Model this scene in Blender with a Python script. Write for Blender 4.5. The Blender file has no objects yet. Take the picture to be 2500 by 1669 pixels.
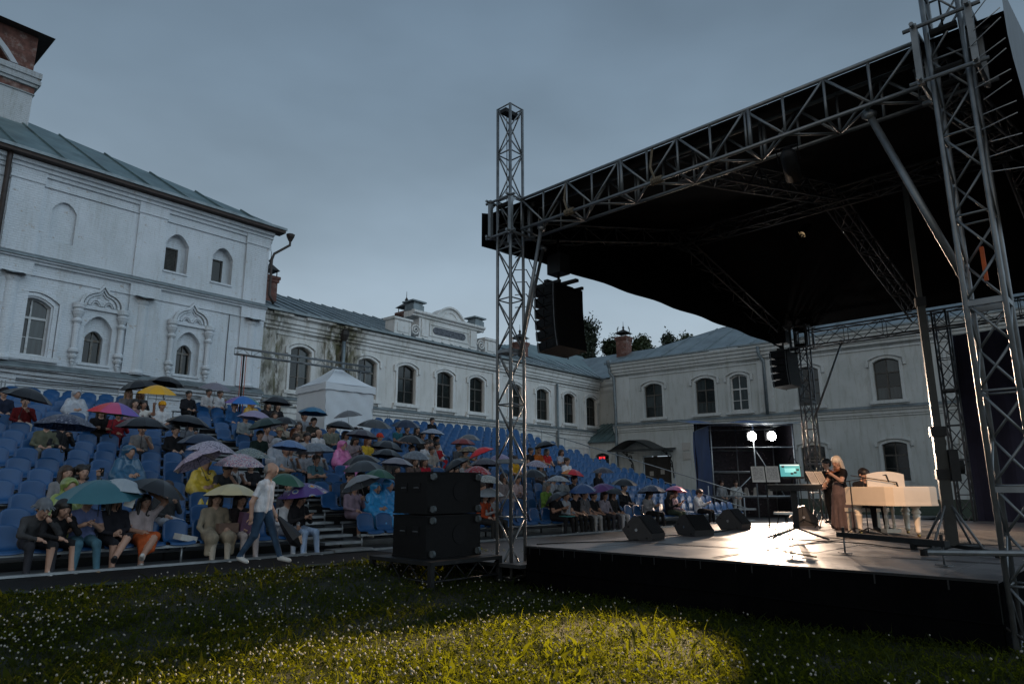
import bpy, math, random
import numpy as np
from mathutils import Vector, Matrix
R = math.radians
random.seed(7); rng = np.random.default_rng(7)
scene = bpy.context.scene
COL = scene.collection

# ---------------------------------------------------------------- camera
cam = bpy.data.cameras.new('camera'); cam.sensor_width = 36; cam.lens = 24.0
cam.clip_end = 600; cam.clip_start = .05
co = bpy.data.objects.new('camera', cam); COL.objects.link(co)
co.matrix_world = Matrix.Translation((0, 0, 1.22)) @ Matrix.Rotation(R(90 + 12.15), 4, 'X') @ Matrix.Rotation(R(-.17), 4, 'Z')
scene.camera = co

# ---------------------------------------------------------------- sky
w = bpy.data.worlds.new('World'); scene.world = w; w.use_nodes = True
nt = w.node_tree; nt.nodes.clear()
def N(nt, t, **k):
    n = nt.nodes.new(t)
    for a, b in k.items(): setattr(n, a, b)
    return n
out = N(nt, 'ShaderNodeOutputWorld')
sky = N(nt, 'ShaderNodeTexSky', sky_type='NISHITA', sun_disc=False)
sky.sun_elevation = R(24); sky.sun_rotation = R(200); sky.air_density = 2.0; sky.dust_density = 4.0
b1 = N(nt, 'ShaderNodeBackground'); b1.inputs[1].default_value = .012
nt.links.new(sky.outputs[0], b1.inputs[0])
tc = N(nt, 'ShaderNodeTexCoord'); sx = N(nt, 'ShaderNodeSeparateXYZ'); nt.links.new(tc.outputs['Generated'], sx.inputs[0])
rp = N(nt, 'ShaderNodeValToRGB'); cr = rp.color_ramp
SKY = [(0, (.40, .49, .58)), (.2, (.36, .45, .545)), (.34, (.25, .33, .415)), (.5, (.165, .23, .302)), (.64, (.125, .18, .245)), (1, (.115, .166, .228))]
cr.elements[0].position = 0; cr.elements[0].color = (*SKY[0][1], 1)
cr.elements[1].position = 1; cr.elements[1].color = (*SKY[-1][1], 1)
for p, c in SKY[1:-1]:
    e = cr.elements.new(p); e.color = (*c, 1)
nz = N(nt, 'ShaderNodeTexNoise'); nz.inputs['Scale'].default_value = 2.2; nz.inputs['Detail'].default_value = 4; nz.inputs['Roughness'].default_value = .5
mp = N(nt, 'ShaderNodeMapping'); mp.inputs['Scale'].default_value = (1, 1, 2.2)
nt.links.new(tc.outputs['Generated'], mp.inputs[0]); nt.links.new(mp.outputs[0], nz.inputs['Vector'])
mr = N(nt, 'ShaderNodeMapRange'); mr.inputs[1].default_value = .3; mr.inputs[2].default_value = .72; mr.inputs[3].default_value = .8; mr.inputs[4].default_value = 1.16
nt.links.new(nz.outputs[0], mr.inputs[0]); nt.links.new(sx.outputs[2], rp.inputs[0])
mx = N(nt, 'ShaderNodeMix', data_type='RGBA', blend_type='MULTIPLY'); mx.inputs[0].default_value = 1
nt.links.new(rp.outputs[0], mx.inputs[6]); nt.links.new(mr.outputs[0], mx.inputs[7])
b2 = N(nt, 'ShaderNodeBackground'); b2.inputs[1].default_value = 1.0
nt.links.new(mx.outputs[2], b2.inputs[0])
ad = N(nt, 'ShaderNodeAddShader'); nt.links.new(b1.outputs[0], ad.inputs[0]); nt.links.new(b2.outputs[0], ad.inputs[1])
nt.links.new(ad.outputs[0], out.inputs[0])
# weak, very soft daylight through the cloud, from behind the camera
sl = bpy.data.lights.new('sun', 'SUN'); sl.energy = .82; sl.angle = R(70); sl.color = (.70, .87, 1.0)
so = bpy.data.objects.new('sun', sl); COL.objects.link(so); so.rotation_euler = (R(60), 0, R(62))
vs = scene.view_settings; vs.view_transform = 'Standard'; vs.look = 'None'; vs.exposure = 0.0; vs.gamma = 1
scene.cycles.max_bounces = 6; scene.cycles.diffuse_bounces = 2; scene.cycles.glossy_bounces = 2; scene.cycles.transmission_bounces = 3; scene.cycles.transparent_max_bounces = 6

# ---------------------------------------------------------------- materials
_m = {}
def mat(name, col, rough=.6, metal=0., var=.12, scale=6., bump=0., bscale=60., spec=.5, emit=None, es=0., coat=0., stain_glint=None, trans=0., alpha=1., coord='Object', stretch=(1,1,1), rv=0.):
    if name in _m: return _m[name]
    m = bpy.data.materials.new(name); m.use_nodes = True; t = m.node_tree
    p = t.nodes['Principled BSDF']
    p.inputs['Roughness'].default_value = rough; p.inputs['Metallic'].default_value = metal
    p.inputs['Specular IOR Level'].default_value = spec; p.inputs['Coat Weight'].default_value = coat
    p.inputs['Transmission Weight'].default_value = trans; p.inputs['Alpha'].default_value = alpha
    tc = N(t, 'ShaderNodeTexCoord')
    if coord == 'World':
        g = N(t, 'ShaderNodeNewGeometry'); src = g.outputs['Position']
    else: src = tc.outputs[coord]
    mp = N(t, 'ShaderNodeMapping'); mp.inputs['Scale'].default_value = stretch; t.links.new(src, mp.inputs[0]); src = mp.outputs[0]
    if var > 0:
        n = N(t, 'ShaderNodeTexNoise'); n.inputs['Scale'].default_value = scale; n.inputs['Detail'].default_value = 5; n.inputs['Roughness'].default_value = .6
        t.links.new(src, n.inputs['Vector'])
        rp = N(t, 'ShaderNodeValToRGB'); rp.color_ramp.elements[0].position = .3; rp.color_ramp.elements[1].position = .7
        rp.color_ramp.elements[0].color = (*[max(0, c * (1 - var)) for c in col], 1); rp.color_ramp.elements[1].color = (*[min(1, c * (1 + var)) for c in col], 1)
        t.links.new(n.outputs[0], rp.inputs[0]); last = rp.outputs[0]
        if rv:
            mr = N(t, 'ShaderNodeMapRange'); mr.inputs[3].default_value = max(.02, rough - rv); mr.inputs[4].default_value = min(1, rough + rv)
            t.links.new(n.outputs[0], mr.inputs[0]); t.links.new(mr.outputs[0], p.inputs['Roughness'])
        if stain_glint:
            scol, sscale, lo, hi, amt = stain_glint
            n2 = N(t, 'ShaderNodeTexNoise'); n2.inputs['Scale'].default_value = sscale; n2.inputs['Detail'].default_value = 7; n2.inputs['Roughness'].default_value = .68
            t.links.new(src, n2.inputs['Vector'])
            r2 = N(t, 'ShaderNodeMapRange'); r2.inputs[1].default_value = lo; r2.inputs[2].default_value = hi; r2.inputs[3].default_value = 0; r2.inputs[4].default_value = amt
            t.links.new(n2.outputs[0], r2.inputs[0])
            mx = N(t, 'ShaderNodeMix', data_type='RGBA'); t.links.new(r2.outputs[0], mx.inputs[0]); t.links.new(last, mx.inputs[6]); mx.inputs[7].default_value = (*scol, 1)
            last = mx.outputs[2]
        t.links.new(last, p.inputs['Base Color'])
    else: p.inputs['Base Color'].default_value = (*col, 1)
    if bump:
        n = N(t, 'ShaderNodeTexNoise'); n.inputs['Scale'].default_value = bscale; n.inputs['Detail'].default_value = 4; t.links.new(src, n.inputs['Vector'])
        b = N(t, 'ShaderNodeBump'); b.inputs['Strength'].default_value = bump; b.inputs['Distance'].default_value = .02
        t.links.new(n.outputs[0], b.inputs['Height']); t.links.new(b.outputs[0], p.inputs['Normal'])
    if emit: p.inputs['Emission Color'].default_value = (*emit, 1); p.inputs['Emission Strength'].default_value = es
    _m[name] = m; return m

# ---------------------------------------------------------------- mesh builder
class G:
    def __init__(s): s.v = []; s.f = []; s.mi = []; s.cur = 0
    def add(s, vs, fs):
        b = len(s.v); s.v += [tuple(map(float, p)) for p in vs]
        for f in fs: s.f.append(tuple(b + i for i in f)); s.mi.append(s.cur)
        return s
    def box(s, x0, x1, y0, y1, z0, z1):
        return s.add([(x0,y0,z0),(x1,y0,z0),(x1,y1,z0),(x0,y1,z0),(x0,y0,z1),(x1,y0,z1),(x1,y1,z1),(x0,y1,z1)],
                     [(0,3,2,1),(4,5,6,7),(0,1,5,4),(1,2,6,5),(2,3,7,6),(3,0,4,7)])
    def cyl(s, p0, p1, r0, r1=None, n=8, cap=True):
        r1 = r0 if r1 is None else r1
        p0 = Vector(p0); p1 = Vector(p1); d = (p1 - p0).normalized()
        a = d.orthogonal().normalized(); b = d.cross(a)
        vs = []
        for p, r in ((p0, r0), (p1, r1)):
            for i in range(n):
                t = 2 * math.pi * i / n; q = p + (a * math.cos(t) + b * math.sin(t)) * r; vs.append(q)
        fs = [(i, (i + 1) % n, n + (i + 1) % n, n + i) for i in range(n)]
        if cap: fs += [tuple(reversed(range(n))), tuple(range(n, 2 * n))]
        return s.add(vs, fs)
    def tube(s, pts, r, n=6, cap=True):
        pts = [Vector(p) for p in pts]; rs = r if isinstance(r, (list, tuple)) else [r] * len(pts)
        d0 = (pts[1] - pts[0]).normalized(); a = d0.orthogonal().normalized(); vs = []
        for k, p in enumerate(pts):
            d = (pts[min(k + 1, len(pts) - 1)] - pts[max(k - 1, 0)]).normalized()
            a = (a - d * a.dot(d)).normalized(); b = d.cross(a)
            for i in range(n):
                t = 2 * math.pi * i / n; vs.append(p + (a * math.cos(t) + b * math.sin(t)) * rs[k])
        fs = []
        for k in range(len(pts) - 1):
            for i in range(n): fs.append((k*n+i, k*n+(i+1)%n, (k+1)*n+(i+1)%n, (k+1)*n+i))
        if cap: fs += [tuple(reversed(range(n))), tuple(range((len(pts)-1)*n, len(pts)*n))]
        return s.add(vs, fs)
    def lathe(s, prof, n=12, c=(0,0,0), a0=0., a1=2*math.pi):
        full = abs(a1 - a0 - 2 * math.pi) < 1e-6; m = n if full else n + 1
        vs = []
        for r, z in prof:
            for i in range(m):
                t = a0 + (a1 - a0) * i / n; vs.append((c[0] + r * math.cos(t), c[1] + r * math.sin(t), c[2] + z))
        fs = []
        for k in range(len(prof) - 1):
            for i in range(n):
                j = (i + 1) % m; fs.append((k*m+i, k*m+j, (k+1)*m+j, (k+1)*m+i))
        return s.add(vs, fs)
    def prism(s, poly, d0, d1, axis='y'):
        n = len(poly); vs = []
        for d in (d0, d1):
            for a, b in poly:
                vs.append({'y': (a, d, b), 'x': (d, a, b), 'z': (a, b, d)}[axis])
        return s.add(vs, [tuple(range(n)), tuple(reversed(range(n, 2 * n)))] + [(i, n + i, n + (i + 1) % n, (i + 1) % n) for i in range(n)])
    def grid(s, fn, nu, nv):
        vs = [fn(i / nu, j / nv) for j in range(nv + 1) for i in range(nu + 1)]
        return s.add(vs, [(j*(nu+1)+i, j*(nu+1)+i+1, (j+1)*(nu+1)+i+1, (j+1)*(nu+1)+i) for j in range(nv) for i in range(nu)])
    def mesh(s, name, mats, smooth=False):
        me = bpy.data.meshes.new(name); me.from_pydata(s.v, [], s.f)
        for m in (mats if isinstance(mats, (list, tuple)) else [mats]): me.materials.append(m)
        if isinstance(mats, (list, tuple)) and len(mats) > 1: me.polygons.foreach_set('material_index', s.mi)
        if smooth: me.polygons.foreach_set('use_smooth', [True] * len(me.polygons))
        me.validate(); me.update(); return me
    def obj(s, name, mats, parent=None, loc=None, rz=None, smooth=False, **k):
        return link(name, s.mesh(name, mats, smooth), parent, loc, rz, **k)
def link(name, me, parent=None, loc=None, rz=None, rot=None, label=None, cat=None, group=None, kind=None, sc=None):
    o = bpy.data.objects.new(name, me); COL.objects.link(o)
    if parent is not None: o.parent = parent
    if loc is not None: o.location = loc
    if rot is not None: o.rotation_euler = rot
    elif rz is not None: o.rotation_euler = (0, 0, rz)
    if sc is not None: o.scale = sc if isinstance(sc, tuple) else (sc, sc, sc)
    if label: o['label'] = label
    if cat: o['category'] = cat
    if group: o['group'] = group
    if kind: o['kind'] = kind
    return o
def thing(name, label, cat, loc=(0,0,0), rz=0., group=None):
    return link(name, None, None, loc, rz, label=label, cat=cat, group=group)
_rod = {}
def rod(parent, name, p0, p1, r, m, n=6, smooth=True):
    p0 = Vector(p0); p1 = Vector(p1); d = p1 - p0; L = d.length
    key = (round(L, 3), r, m.name, n)
    if key not in _rod: _rod[key] = G().cyl((0,0,0), (0,0,L), r, n=n).mesh('rod', m, smooth)
    o = link(name, _rod[key], parent, p0); o.rotation_euler = d.to_track_quat('Z', 'Y').to_euler(); return o

# frames: courtyard wings and the stage share these axes (world units are metres)
class Frame:
    def __init__(s, x, y, deg):
        s.o = Vector((x, y, 0)); s.a = R(deg); s.x = Vector((math.cos(s.a), math.sin(s.a), 0)); s.y = Vector((-math.sin(s.a), math.cos(s.a), 0))
    def w(s, x, y, z=0): return s.o + s.x * x + s.y * y + Vector((0, 0, z))
FS = Frame(-.026, 12.422, 46)       # stage: x along its front, -y towards its back
FM = Frame(6.504, 50.238, 49.6)     # long wing: x along facade, y into the building
FR = Frame(7.082, 47.822, -39.4)    # right wing
# ================================================================= BUILDINGS
def wallmat(name, base, brick, dirt, moss=None, bs=1.0, mossx=None):
    m = bpy.data.materials.new(name); m.use_nodes = True; t = m.node_tree; p = t.nodes['Principled BSDF']; p.inputs['Roughness'].default_value = .85
    tc = N(t, 'ShaderNodeTexCoord'); L = t.links.new
    def noise(sc, det=6, st=(1,1,1), rough=.62):
        mp = N(t, 'ShaderNodeMapping'); mp.inputs['Scale'].default_value = st; L(tc.outputs['Object'], mp.inputs[0])
        n = N(t, 'ShaderNodeTexNoise'); n.inputs['Scale'].default_value = sc; n.inputs['Detail'].default_value = det; n.inputs['Roughness'].default_value = rough; L(mp.outputs[0], n.inputs['Vector']); return n.outputs[0]
    def ramp(x, lo, hi, a=0., b=1.):
        r = N(t, 'ShaderNodeMapRange'); r.inputs[1].default_value = lo; r.inputs[2].default_value = hi; r.inputs[3].default_value = a; r.inputs[4].default_value = b; L(x, r.inputs[0]); return r.outputs[0]
    def mix(f, a, c):
        x = N(t, 'ShaderNodeMix', data_type='RGBA'); L(f, x.inputs[0])
        if isinstance(a, tuple): x.inputs[6].default_value = (*a, 1)
        else: L(a, x.inputs[6])
        x.inputs[7].default_value = (*c, 1); return x.outputs[2]
    c = mix(ramp(noise(.55, 7), .36, .66), base, tuple(v * q for v, q in zip(base, (.83, .84, .83))))
    c = mix(ramp(noise(2.4, 9, (1.9, 1, .22), .74), .5, .72, 0, dirt * 1.3), c, tuple(v * q for v, q in zip(base, (.5, .47, .4))))   # run-down streaks
    c = mix(ramp(noise(4.2, 8, (1, 1, 1.3), .72), .61, .67, 0, .85), c, tuple(v * q for v, q in zip(base, (.62, .5, .4))))   # flaked spots
    if moss:
        s = N(t, 'ShaderNodeSeparateXYZ'); L(tc.outputs['Object'], s.inputs[0])
        for x0, x1, amt in mossx:
            a = ramp(s.outputs[0], x0 - .5, x0 + .3); b = ramp(s.outputs[0], x1 - .3, x1 + .6, 1., 0.)
            mu = N(t, 'ShaderNodeMath', operation='MULTIPLY'); L(a, mu.inputs[0]); L(b, mu.inputs[1])
            for ns, lo, hi, col in ((1.5, .36, .52, (.25, .21, .15)), (2.6, .45, .56, (.085, .08, .03)), (3.4, .51, .6, (.03, .027, .02))):
                m2 = N(t, 'ShaderNodeMath', operation='MULTIPLY'); L(mu.outputs[0], m2.inputs[0]); L(ramp(noise(ns, 8, (1.4, 1, .5), .7), lo, hi, 0, amt), m2.inputs[1])
                c = mix(m2.outputs[0], c, col)
    L(c, p.inputs['Base Color'])
    bp = N(t, 'ShaderNodeBump'); bp.inputs['Strength'].default_value = .8; bp.inputs['Distance'].default_value = .025
    if brick:
        mp = N(t, 'ShaderNodeMapping'); mp.inputs['Rotation'].default_value = (R(90), 0, 0); L(tc.outputs['Object'], mp.inputs[0])
        bt = N(t, 'ShaderNodeTexBrick'); bt.inputs['Scale'].default_value = 1; bt.inputs['Brick Width'].default_value = .28; bt.inputs['Row Height'].default_value = .085; bt.inputs['Mortar Size'].default_value = .012; bt.inputs['Mortar Smooth'].default_value = .6
        bt.inputs['Color1'].default_value = (1,1,1,1); bt.inputs['Color2'].default_value = (.75,.75,.75,1); bt.inputs['Mortar'].default_value = (0,0,0,1)
        L(mp.outputs[0], bt.inputs['Vector']); ms = N(t, 'ShaderNodeMix', data_type='FLOAT'); ms.inputs[0].default_value = .45
        L(bt.outputs[0], ms.inputs[2]); L(noise(9, 5), ms.inputs[3]); L(ms.outputs[0], bp.inputs['Height'])
    else: L(noise(14, 6), bp.inputs['Height']); bp.inputs['Strength'].default_value = .18
    L(bp.outputs[0], p.inputs['Normal']); return m
WL = wallmat('whitewashed_brick', (.67, .71, .755), True, .3)
WM = wallmat('cream_plaster', (.70, .69, .67), False, .5, True, mossx=[(-27.3, -26.2, .95), (-23.9, -22.0, 1.0)])
WMT = wallmat('white_trim_plaster', (.74, .74, .73), False, .6, True, mossx=[(-27.3, -26.2, .6), (-24.0, -22.0, .8)])
WR = wallmat('grey_cream_plaster', (.50, .53, .53), False, .55)
WRT = wallmat('pale_trim_plaster', (.54, .57, .575), False, .5)
ROOF = mat('zinc_roof_metal', (.20, .245, .265), .5, .55, .28, 1.3, .06, 8, stain_glint=((.33, .37, .39), .9, .5, .72, .5), stretch=(1, .35, 1))
ROOF2 = mat('painted_green_roof_metal', (.12, .185, .195), .45, .4, .3, 1.5, .05, 8, stain_glint=((.24, .29, .29), 1.1, .5, .7, .5), stretch=(1, .35, 1))
FLASH = mat('flashing_metal', (.19, .225, .24), .5, .5, .3, 3)
EAVE = mat('brown_eave_board', (.045, .028, .022), .7, 0, .3, 4)
PIPE = mat('grey_drainpipe', (.15, .185, .205), .45, .4, .25, 4)
PIPEB = mat('brown_drainpipe', (.035, .025, .022), .5, .2, .3, 5)
GLASS = mat('old_window_glass', (.008, .012, .012), .1, 0, .5, 1.3, spec=.4, bump=.05, bscale=3)
GLASS2 = mat('curtained_window_glass', (.028, .038, .04), .12, 0, .6, 2.2, spec=.5, stretch=(6, 1, .3))
FRW = mat('white_window_wood', (.55, .56, .56), .6, 0, .2, 8, stain_glint=((.25, .2, .15), 5, .55, .7, .6))
FRG = mat('weathered_window_wood', (.17, .165, .15), .75, 0, .45, 7, stain_glint=((.12, .07, .035), 4, .5, .62, .7))
FRD = mat('dark_window_wood', (.075, .07, .062), .75, 0, .4, 7)
RBRICK = mat('bare_red_brick', (.125, .055, .042), .9, 0, .45, 3.5, .5, 22, stain_glint=((.36, .3, .27), 2.6, .52, .66, .5))
SOOT = mat('sooty_sheet_metal', (.03, .026, .024), .6, .2, .4, 6)
DARK = mat('dark_interior', (.008, .009, .01), .9, 0, 0)

def arch(x0, x1, zs, rise, n=10):
    return [(x0 + (x1 - x0) * i / n, zs + rise * (1 - ((2 * i / n) - 1) ** 2)) for i in range(n + 1)]
def wall(g, x0, x1, z0, z1, ops, y=0., dep=.3):
    """front face at y with openings (a,b,c,d,rise): spring line d, crown d+rise, reveals of depth dep"""
    xs = sorted({x0, x1, *[o[0] for o in ops], *[o[1] for o in ops]}); zs = sorted({z0, z1, *[o[2] for o in ops], *[o[3] + o[4] for o in ops]})
    for i in range(len(xs) - 1):
        for j in range(len(zs) - 1):
            cx = (xs[i] + xs[i+1]) / 2; cz = (zs[j] + zs[j+1]) / 2
            if any(o[0] < cx < o[1] and o[2] < cz < o[3] + o[4] for o in ops): continue
            g.add([(xs[i],y,zs[j]),(xs[i+1],y,zs[j]),(xs[i+1],y,zs[j+1]),(xs[i],y,zs[j+1])], [(0,1,2,3)])
    for a, b, c, d, r in ops:
        A = arch(a, b, d, r); top = d + r
        for k in range(len(A) - 1):
            (u0, w0), (u1, w1) = A[k], A[k+1]
            if r > 0: g.add([(u0,y,w0),(u1,y,w1),(u1,y,top),(u0,y,top)], [(0,1,2,3)])
            g.add([(u0,y,w0),(u0,y+dep,w0),(u1,y+dep,w1),(u1,y,w1)], [(0,1,2,3)])
        g.add([(a,y,c),(a,y,d),(a,y+dep,d),(a,y+dep,c)], [(0,1,2,3)]); g.add([(b,y,c),(b,y+dep,c),(b,y+dep,d),(b,y,d)], [(0,1,2,3)])
        g.add([(a,y,c),(a,y+dep,c),(b,y+dep,c),(b,y,c)], [(0,1,2,3)])
def band(g, pts, x0, x1, y=0.):
    """moulding: profile pts (out,z) extruded from x0 to x1, capped"""
    n = len(pts); vs = [(x, y - o, z) for x in (x0, x1) for o, z in pts]
    g.add(vs, [(i, i + 1, n + i + 1, n + i) for i in range(n - 1)] + [tuple(range(n)), tuple(reversed(range(n, 2 * n)))])
def archband(g, x0, x1, zs, rise, wd, y, out, n=10, legs=None):
    """architrave strip following an arch, optional straight legs down to z=legs"""
    def off(o):
        q = arch(x0 - o, x1 + o, zs, rise + o * .9, n)
        if legs is not None: q = [(x0 - o, legs)] + q + [(x1 + o, legs)]
        return q
    A, B = off(0), off(wd); m = len(A)
    vs = [(a, y - out, b) for a, b in A] + [(a, y - out, b) for a, b in B] + [(a, y, b) for a, b in A] + [(a, y, b) for a, b in B]
    fs = []
    for i in range(m - 1):
        fs += [(i, i+1, m+i+1, m+i), (m+i, m+i+1, 3*m+i+1, 3*m+i), (i+1, i, 2*m+i, 2*m+i+1)]
    fs += [(0, m, 3*m, 2*m), (m-1, 2*m+m-1, 4*m-1, 2*m-1)]
    g.add(vs, fs)
def window(par, a, b, c, d, r, y, fm, gm, transom=.62, lower=2, fw=.06, bars=True, name='window'):
    """frame with mullion and transom, one pane object per light"""
    g = G(); top = d + r; zt = c + (top - c) * transom; xm = (a + b) / 2
    A = arch(a, b, d, r); B = arch(a + fw, b - fw, d - fw * .3, max(r - fw * .5, 0)); m = len(A)
    y0, y1 = y, y + .07
    vs = [(u, yy, q) for yy in (y0, y1) for P in (A, B) for u, q in P]
    for i in range(m - 1):
        pass
    fs = []
    for i in range(m - 1): fs += [(i, i+1, m+i+1, m+i), (m+i, m+i+1, 3*m+i+1, 3*m+i)]
    g.add(vs, fs)
    g.box(a, a + fw, y0, y1, c, d); g.box(b - fw, b, y0, y1, c, d); g.box(a + fw, b - fw, y0, y1, c, c + fw)
    g.box(a + fw, b - fw, y0 - .012, y1, zt - .04, zt + .04)
    g.box(xm - .035, xm + .035, y0 - .006, y1, c + fw, zt - .04); g.box(xm - .022, xm + .022, y0, y1, zt + .04, d + r * .9 - .02)
    zl = c + (zt - c) * .48
    if bars:
        g.box(a + fw, xm - .035, y0 + .01, y1, zl - .014, zl + .014); g.box(xm + .035, b - fw, y0 + .01, y1, zl - .014, zl + .014)
        g.cur = 0
    w = g.obj(name, fm, par)
    yp = y + .045
    rects = [(a + fw, xm - .035, c + fw, zt - .04), (xm + .035, b - fw, c + fw, zt - .04)]
    if bars: rects = [q for (p, s, e, f) in rects for q in ((p, s, e, zl - .014), (p, s, zl + .014, f))]
    for p, s, e, f in rects:
        tl = random.uniform(-.006, .006)
        G().add([(p, yp, e), (s, yp + tl, e), (s, yp + tl, f), (p, yp, f)], [(0,1,2,3)]).obj('pane', random.choice(gm), w)
    for side in (0, 1):
        B2 = [q for q in arch(a + fw, b - fw, d - .01, r) if (q[0] <= xm + 1e-6 if side == 0 else q[0] >= xm - 1e-6)]
        poly = [(B2[0][0], zt + .04)] + B2 + [(B2[-1][0], zt + .04)]
        G().add([(u, yp, q) for u, q in poly], [tuple(range(len(poly)))]).obj('pane', random.choice(gm), w)
    return w
def pipe(par, pts, r, m, name='drainpipe'):
    g = G().tube(pts, r, 8)
    for p in pts[1:-1]: pass
    return g.obj(name, m, par, smooth=True)
def roof_slope(par, corners_lo, corners_hi, nx, m, name='roof_panel', courses=2):
    """standing seam slope: each tray is an object with a raised seam; lo/hi are eave and ridge lines"""
    a0, a1 = Vector(corners_lo[0]), Vector(corners_lo[1]); b0, b1 = Vector(corners_hi[0]), Vector(corners_hi[1])
    nrm = ((a1 - a0).cross(b0 - a0)).normalized()
    if nrm.z < 0: nrm = -nrm
    for i in range(nx):
        f0, f1 = i / nx, (i + 1) / nx
        p0, p1, q0, q1 = a0.lerp(a1, f0), a0.lerp(a1, f1), b0.lerp(b1, f0), b0.lerp(b1, f1)
        g = G(); jit = nrm * random.uniform(-.008, .008)
        N_ = courses
        for k in range(N_):
            s0, s1 = k / N_, (k + 1) / N_
            lo0, lo1, hi0, hi1 = p0.lerp(q0, s0), p1.lerp(q1, s0), p0.lerp(q0, s1), p1.lerp(q1, s1)
            up = nrm * .015
            g.add([lo0 + up + jit, lo1 + up + jit, hi1 + jit, hi0 + jit], [(0,1,2,3)])
            g.add([lo0 + up + jit, lo1 + up + jit, lo1 - up, lo0 - up], [(0,1,2,3)])
        e = (p1 - p0).normalized() * .022
        g.add([p0 - e, p0 + e, q0 + e, q0 - e, p0 - e + nrm*.06, p0 + e + nrm*.06, q0 + e + nrm*.06, q0 - e + nrm*.06], [(4,5,6,7),(0,4,7,3),(1,2,6,5),(0,1,5,4)])
        g.obj(name, m, par)
def chimney(label, F, x, y, z0, z1, w, crown=False, rz=0., name='chimney'):
    p = F.w(x, y); c = thing(name, label, 'chimney', (p.x, p.y, z0), F.a)
    h = z1 - z0; g = G(); g.box(-w/2, w/2, -w/2, w/2, 0, h); g.box(-w/2-.06, w/2+.06, -w/2-.06, w/2+.06, h-.28, h-.14); g.box(-w/2-.1, w/2+.1, -w/2-.1, w/2+.1, h-.14, h)
    g.obj('stack', RBRICK, c)
    for sx in (-1, 1):
        for sy in (-1, 1): rod(c, 'cap_leg', (sx*w*.42, sy*w*.42, h), (sx*w*.42, sy*w*.42, h + .3), .025, SOOT)
    k = w * .62
    cap = G().add([(-k,-k,h+.3),(k,-k,h+.3),(k,k,h+.3),(-k,k,h+.3),(-.08,-.08,h+.62),(.08,-.08,h+.62),(.08,.08,h+.62),(-.08,.08,h+.62)], [(0,1,5,4),(1,2,6,5),(2,3,7,6),(3,0,4,7),(4,5,6,7),(3,2,1,0)]).obj('cap', SOOT, c)
    G().lathe([(.0,0),(.1,.03),(.06,.12),(.11,.2),(.05,.3),(.02,.36),(.012,.7),(0,.72)], 8, (0,0,h+.6)).obj('finial', SOOT, cap)
    if crown:
        for i in range(6):
            t = i * math.pi / 3; G().tube([(k*.9*math.cos(t), k*.9*math.sin(t), h+.3), (k*1.05*math.cos(t), k*1.05*math.sin(t), h+.62), (k*.8*math.cos(t), k*.8*math.sin(t), h+.85)], .025, 5).obj('crown_spike', SOOT, c)
    return c

# ---------------------------------------------------------------- white building on the left
o = FM.w(0, 0)
LB = thing('white_building', 'tall whitewashed brick building with ornate window surrounds, at the left', 'building', (o.x, o.y, 0), FM.a)
LY = -.55
Lops = [(-31.82, -30.93, 9.7, 10.86, .42), (-29.92, -29.05, 9.68, 10.8, .42), (-36.44, -35.38, 5.7, 7.42, .24),
        (-34.3, -33.38, 5.66, 6.98, .42), (-31.02, -30.12, 5.66, 6.98, .4), (-35.78, -35.0, 9.8, 10.98, .34)]
g = G(); wall(g, -42, -27.5, 0, 12.5, Lops, LY, .5)
g.add([(-27.5, LY, 0), (-27.5, 10, 0), (-27.5, 10, 12.5), (-27.5, LY, 12.5)], [(0,1,2,3)])
for a, b, c, d, r in Lops:      # backs of the niches
    if (a, c) == (-35.78, 9.8): g.add([(a, LY + .12, c), (b, LY + .12, c), (b, LY + .12, d + r), (a, LY + .12, d + r)], [(0,1,2,3)])
    if c == 5.66:
        wa, wb = a + .12, b - .2; wall(g, a, b, c, d + r, [(wa, wb, 5.7, 6.62, .26)], LY + .22, .3)
    if c in (9.7, 9.68):
        wall(g, a, b, c, d + r, [(a + .02, b - .28, c + .06, 10.74, 0)], LY + .3, .2)
g.obj('wall', WL, LB)
for x0, x1 in ((-37.1, -36.12), (-32.94, -31.9), (-28.52, -27.47)):
    for z0, z1 in ((9.16, 11.72), (5.46, 8.4)):
        G().box(x0, x1, LY - .09, LY + .02, z0, z1).obj('pilaster', WL, LB)
    G().box(x0 - .03, x1 + .03, LY - .13, LY, 8.4, 8.86).obj('pilaster_cap', WL, LB)
    G().box(x0 - .03, x1 + .03, LY - .13, LY, 11.72, 12.3).obj('pilaster_cap', WL, LB)
    G().box(x0, x1, LY - .1, LY, 0, 5.2).obj('pilaster_foot', WL, LB)
for x in (-32.43, -28.0, -36.62):
    G().lathe([(.24, 5.5), (.24, 8.1), (.27, 8.16), (.27, 8.28)], 10, (x, LY + .06, 0), math.pi, 2 * math.pi).obj('half_column', WL, LB, smooth=False)
    G().lathe([(.26, 5.42), (.3, 5.5), (.26, 5.62)], 10, (x, LY + .06, 0), math.pi, 2 * math.pi).obj('column_base', WL, LB)
    G().add([(x - .34, LY, 8.42), (x + .34, LY, 8.42), (x + .4, LY - .42, 8.3), (x + .16, LY - .46, 8.34), (x - .1, LY - .44, 8.3), (x - .4, LY - .4, 8.36)], [(0,1,2,3,4,5)]).obj('column_flashing', FLASH, LB)
g = G(); band(g, [(0, 11.68), (.06, 11.68), (.06, 11.76), (.02, 11.78), (.02, 12.0), (.1, 12.02), (.1, 12.14), (.18, 12.16), (.18, 12.28), (.28, 12.3), (.28, 12.44), (0, 12.44)], -42, -27.35, LY); g.obj('cornice', WL, LB)
g = G(); band(g, [(0, 8.82), (.1, 8.84), (.1, 8.92), (.2, 8.94), (.2, 9.02), (.0, 9.1)], -42, -27.4, LY); g.obj('string_course', WL, LB)
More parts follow.
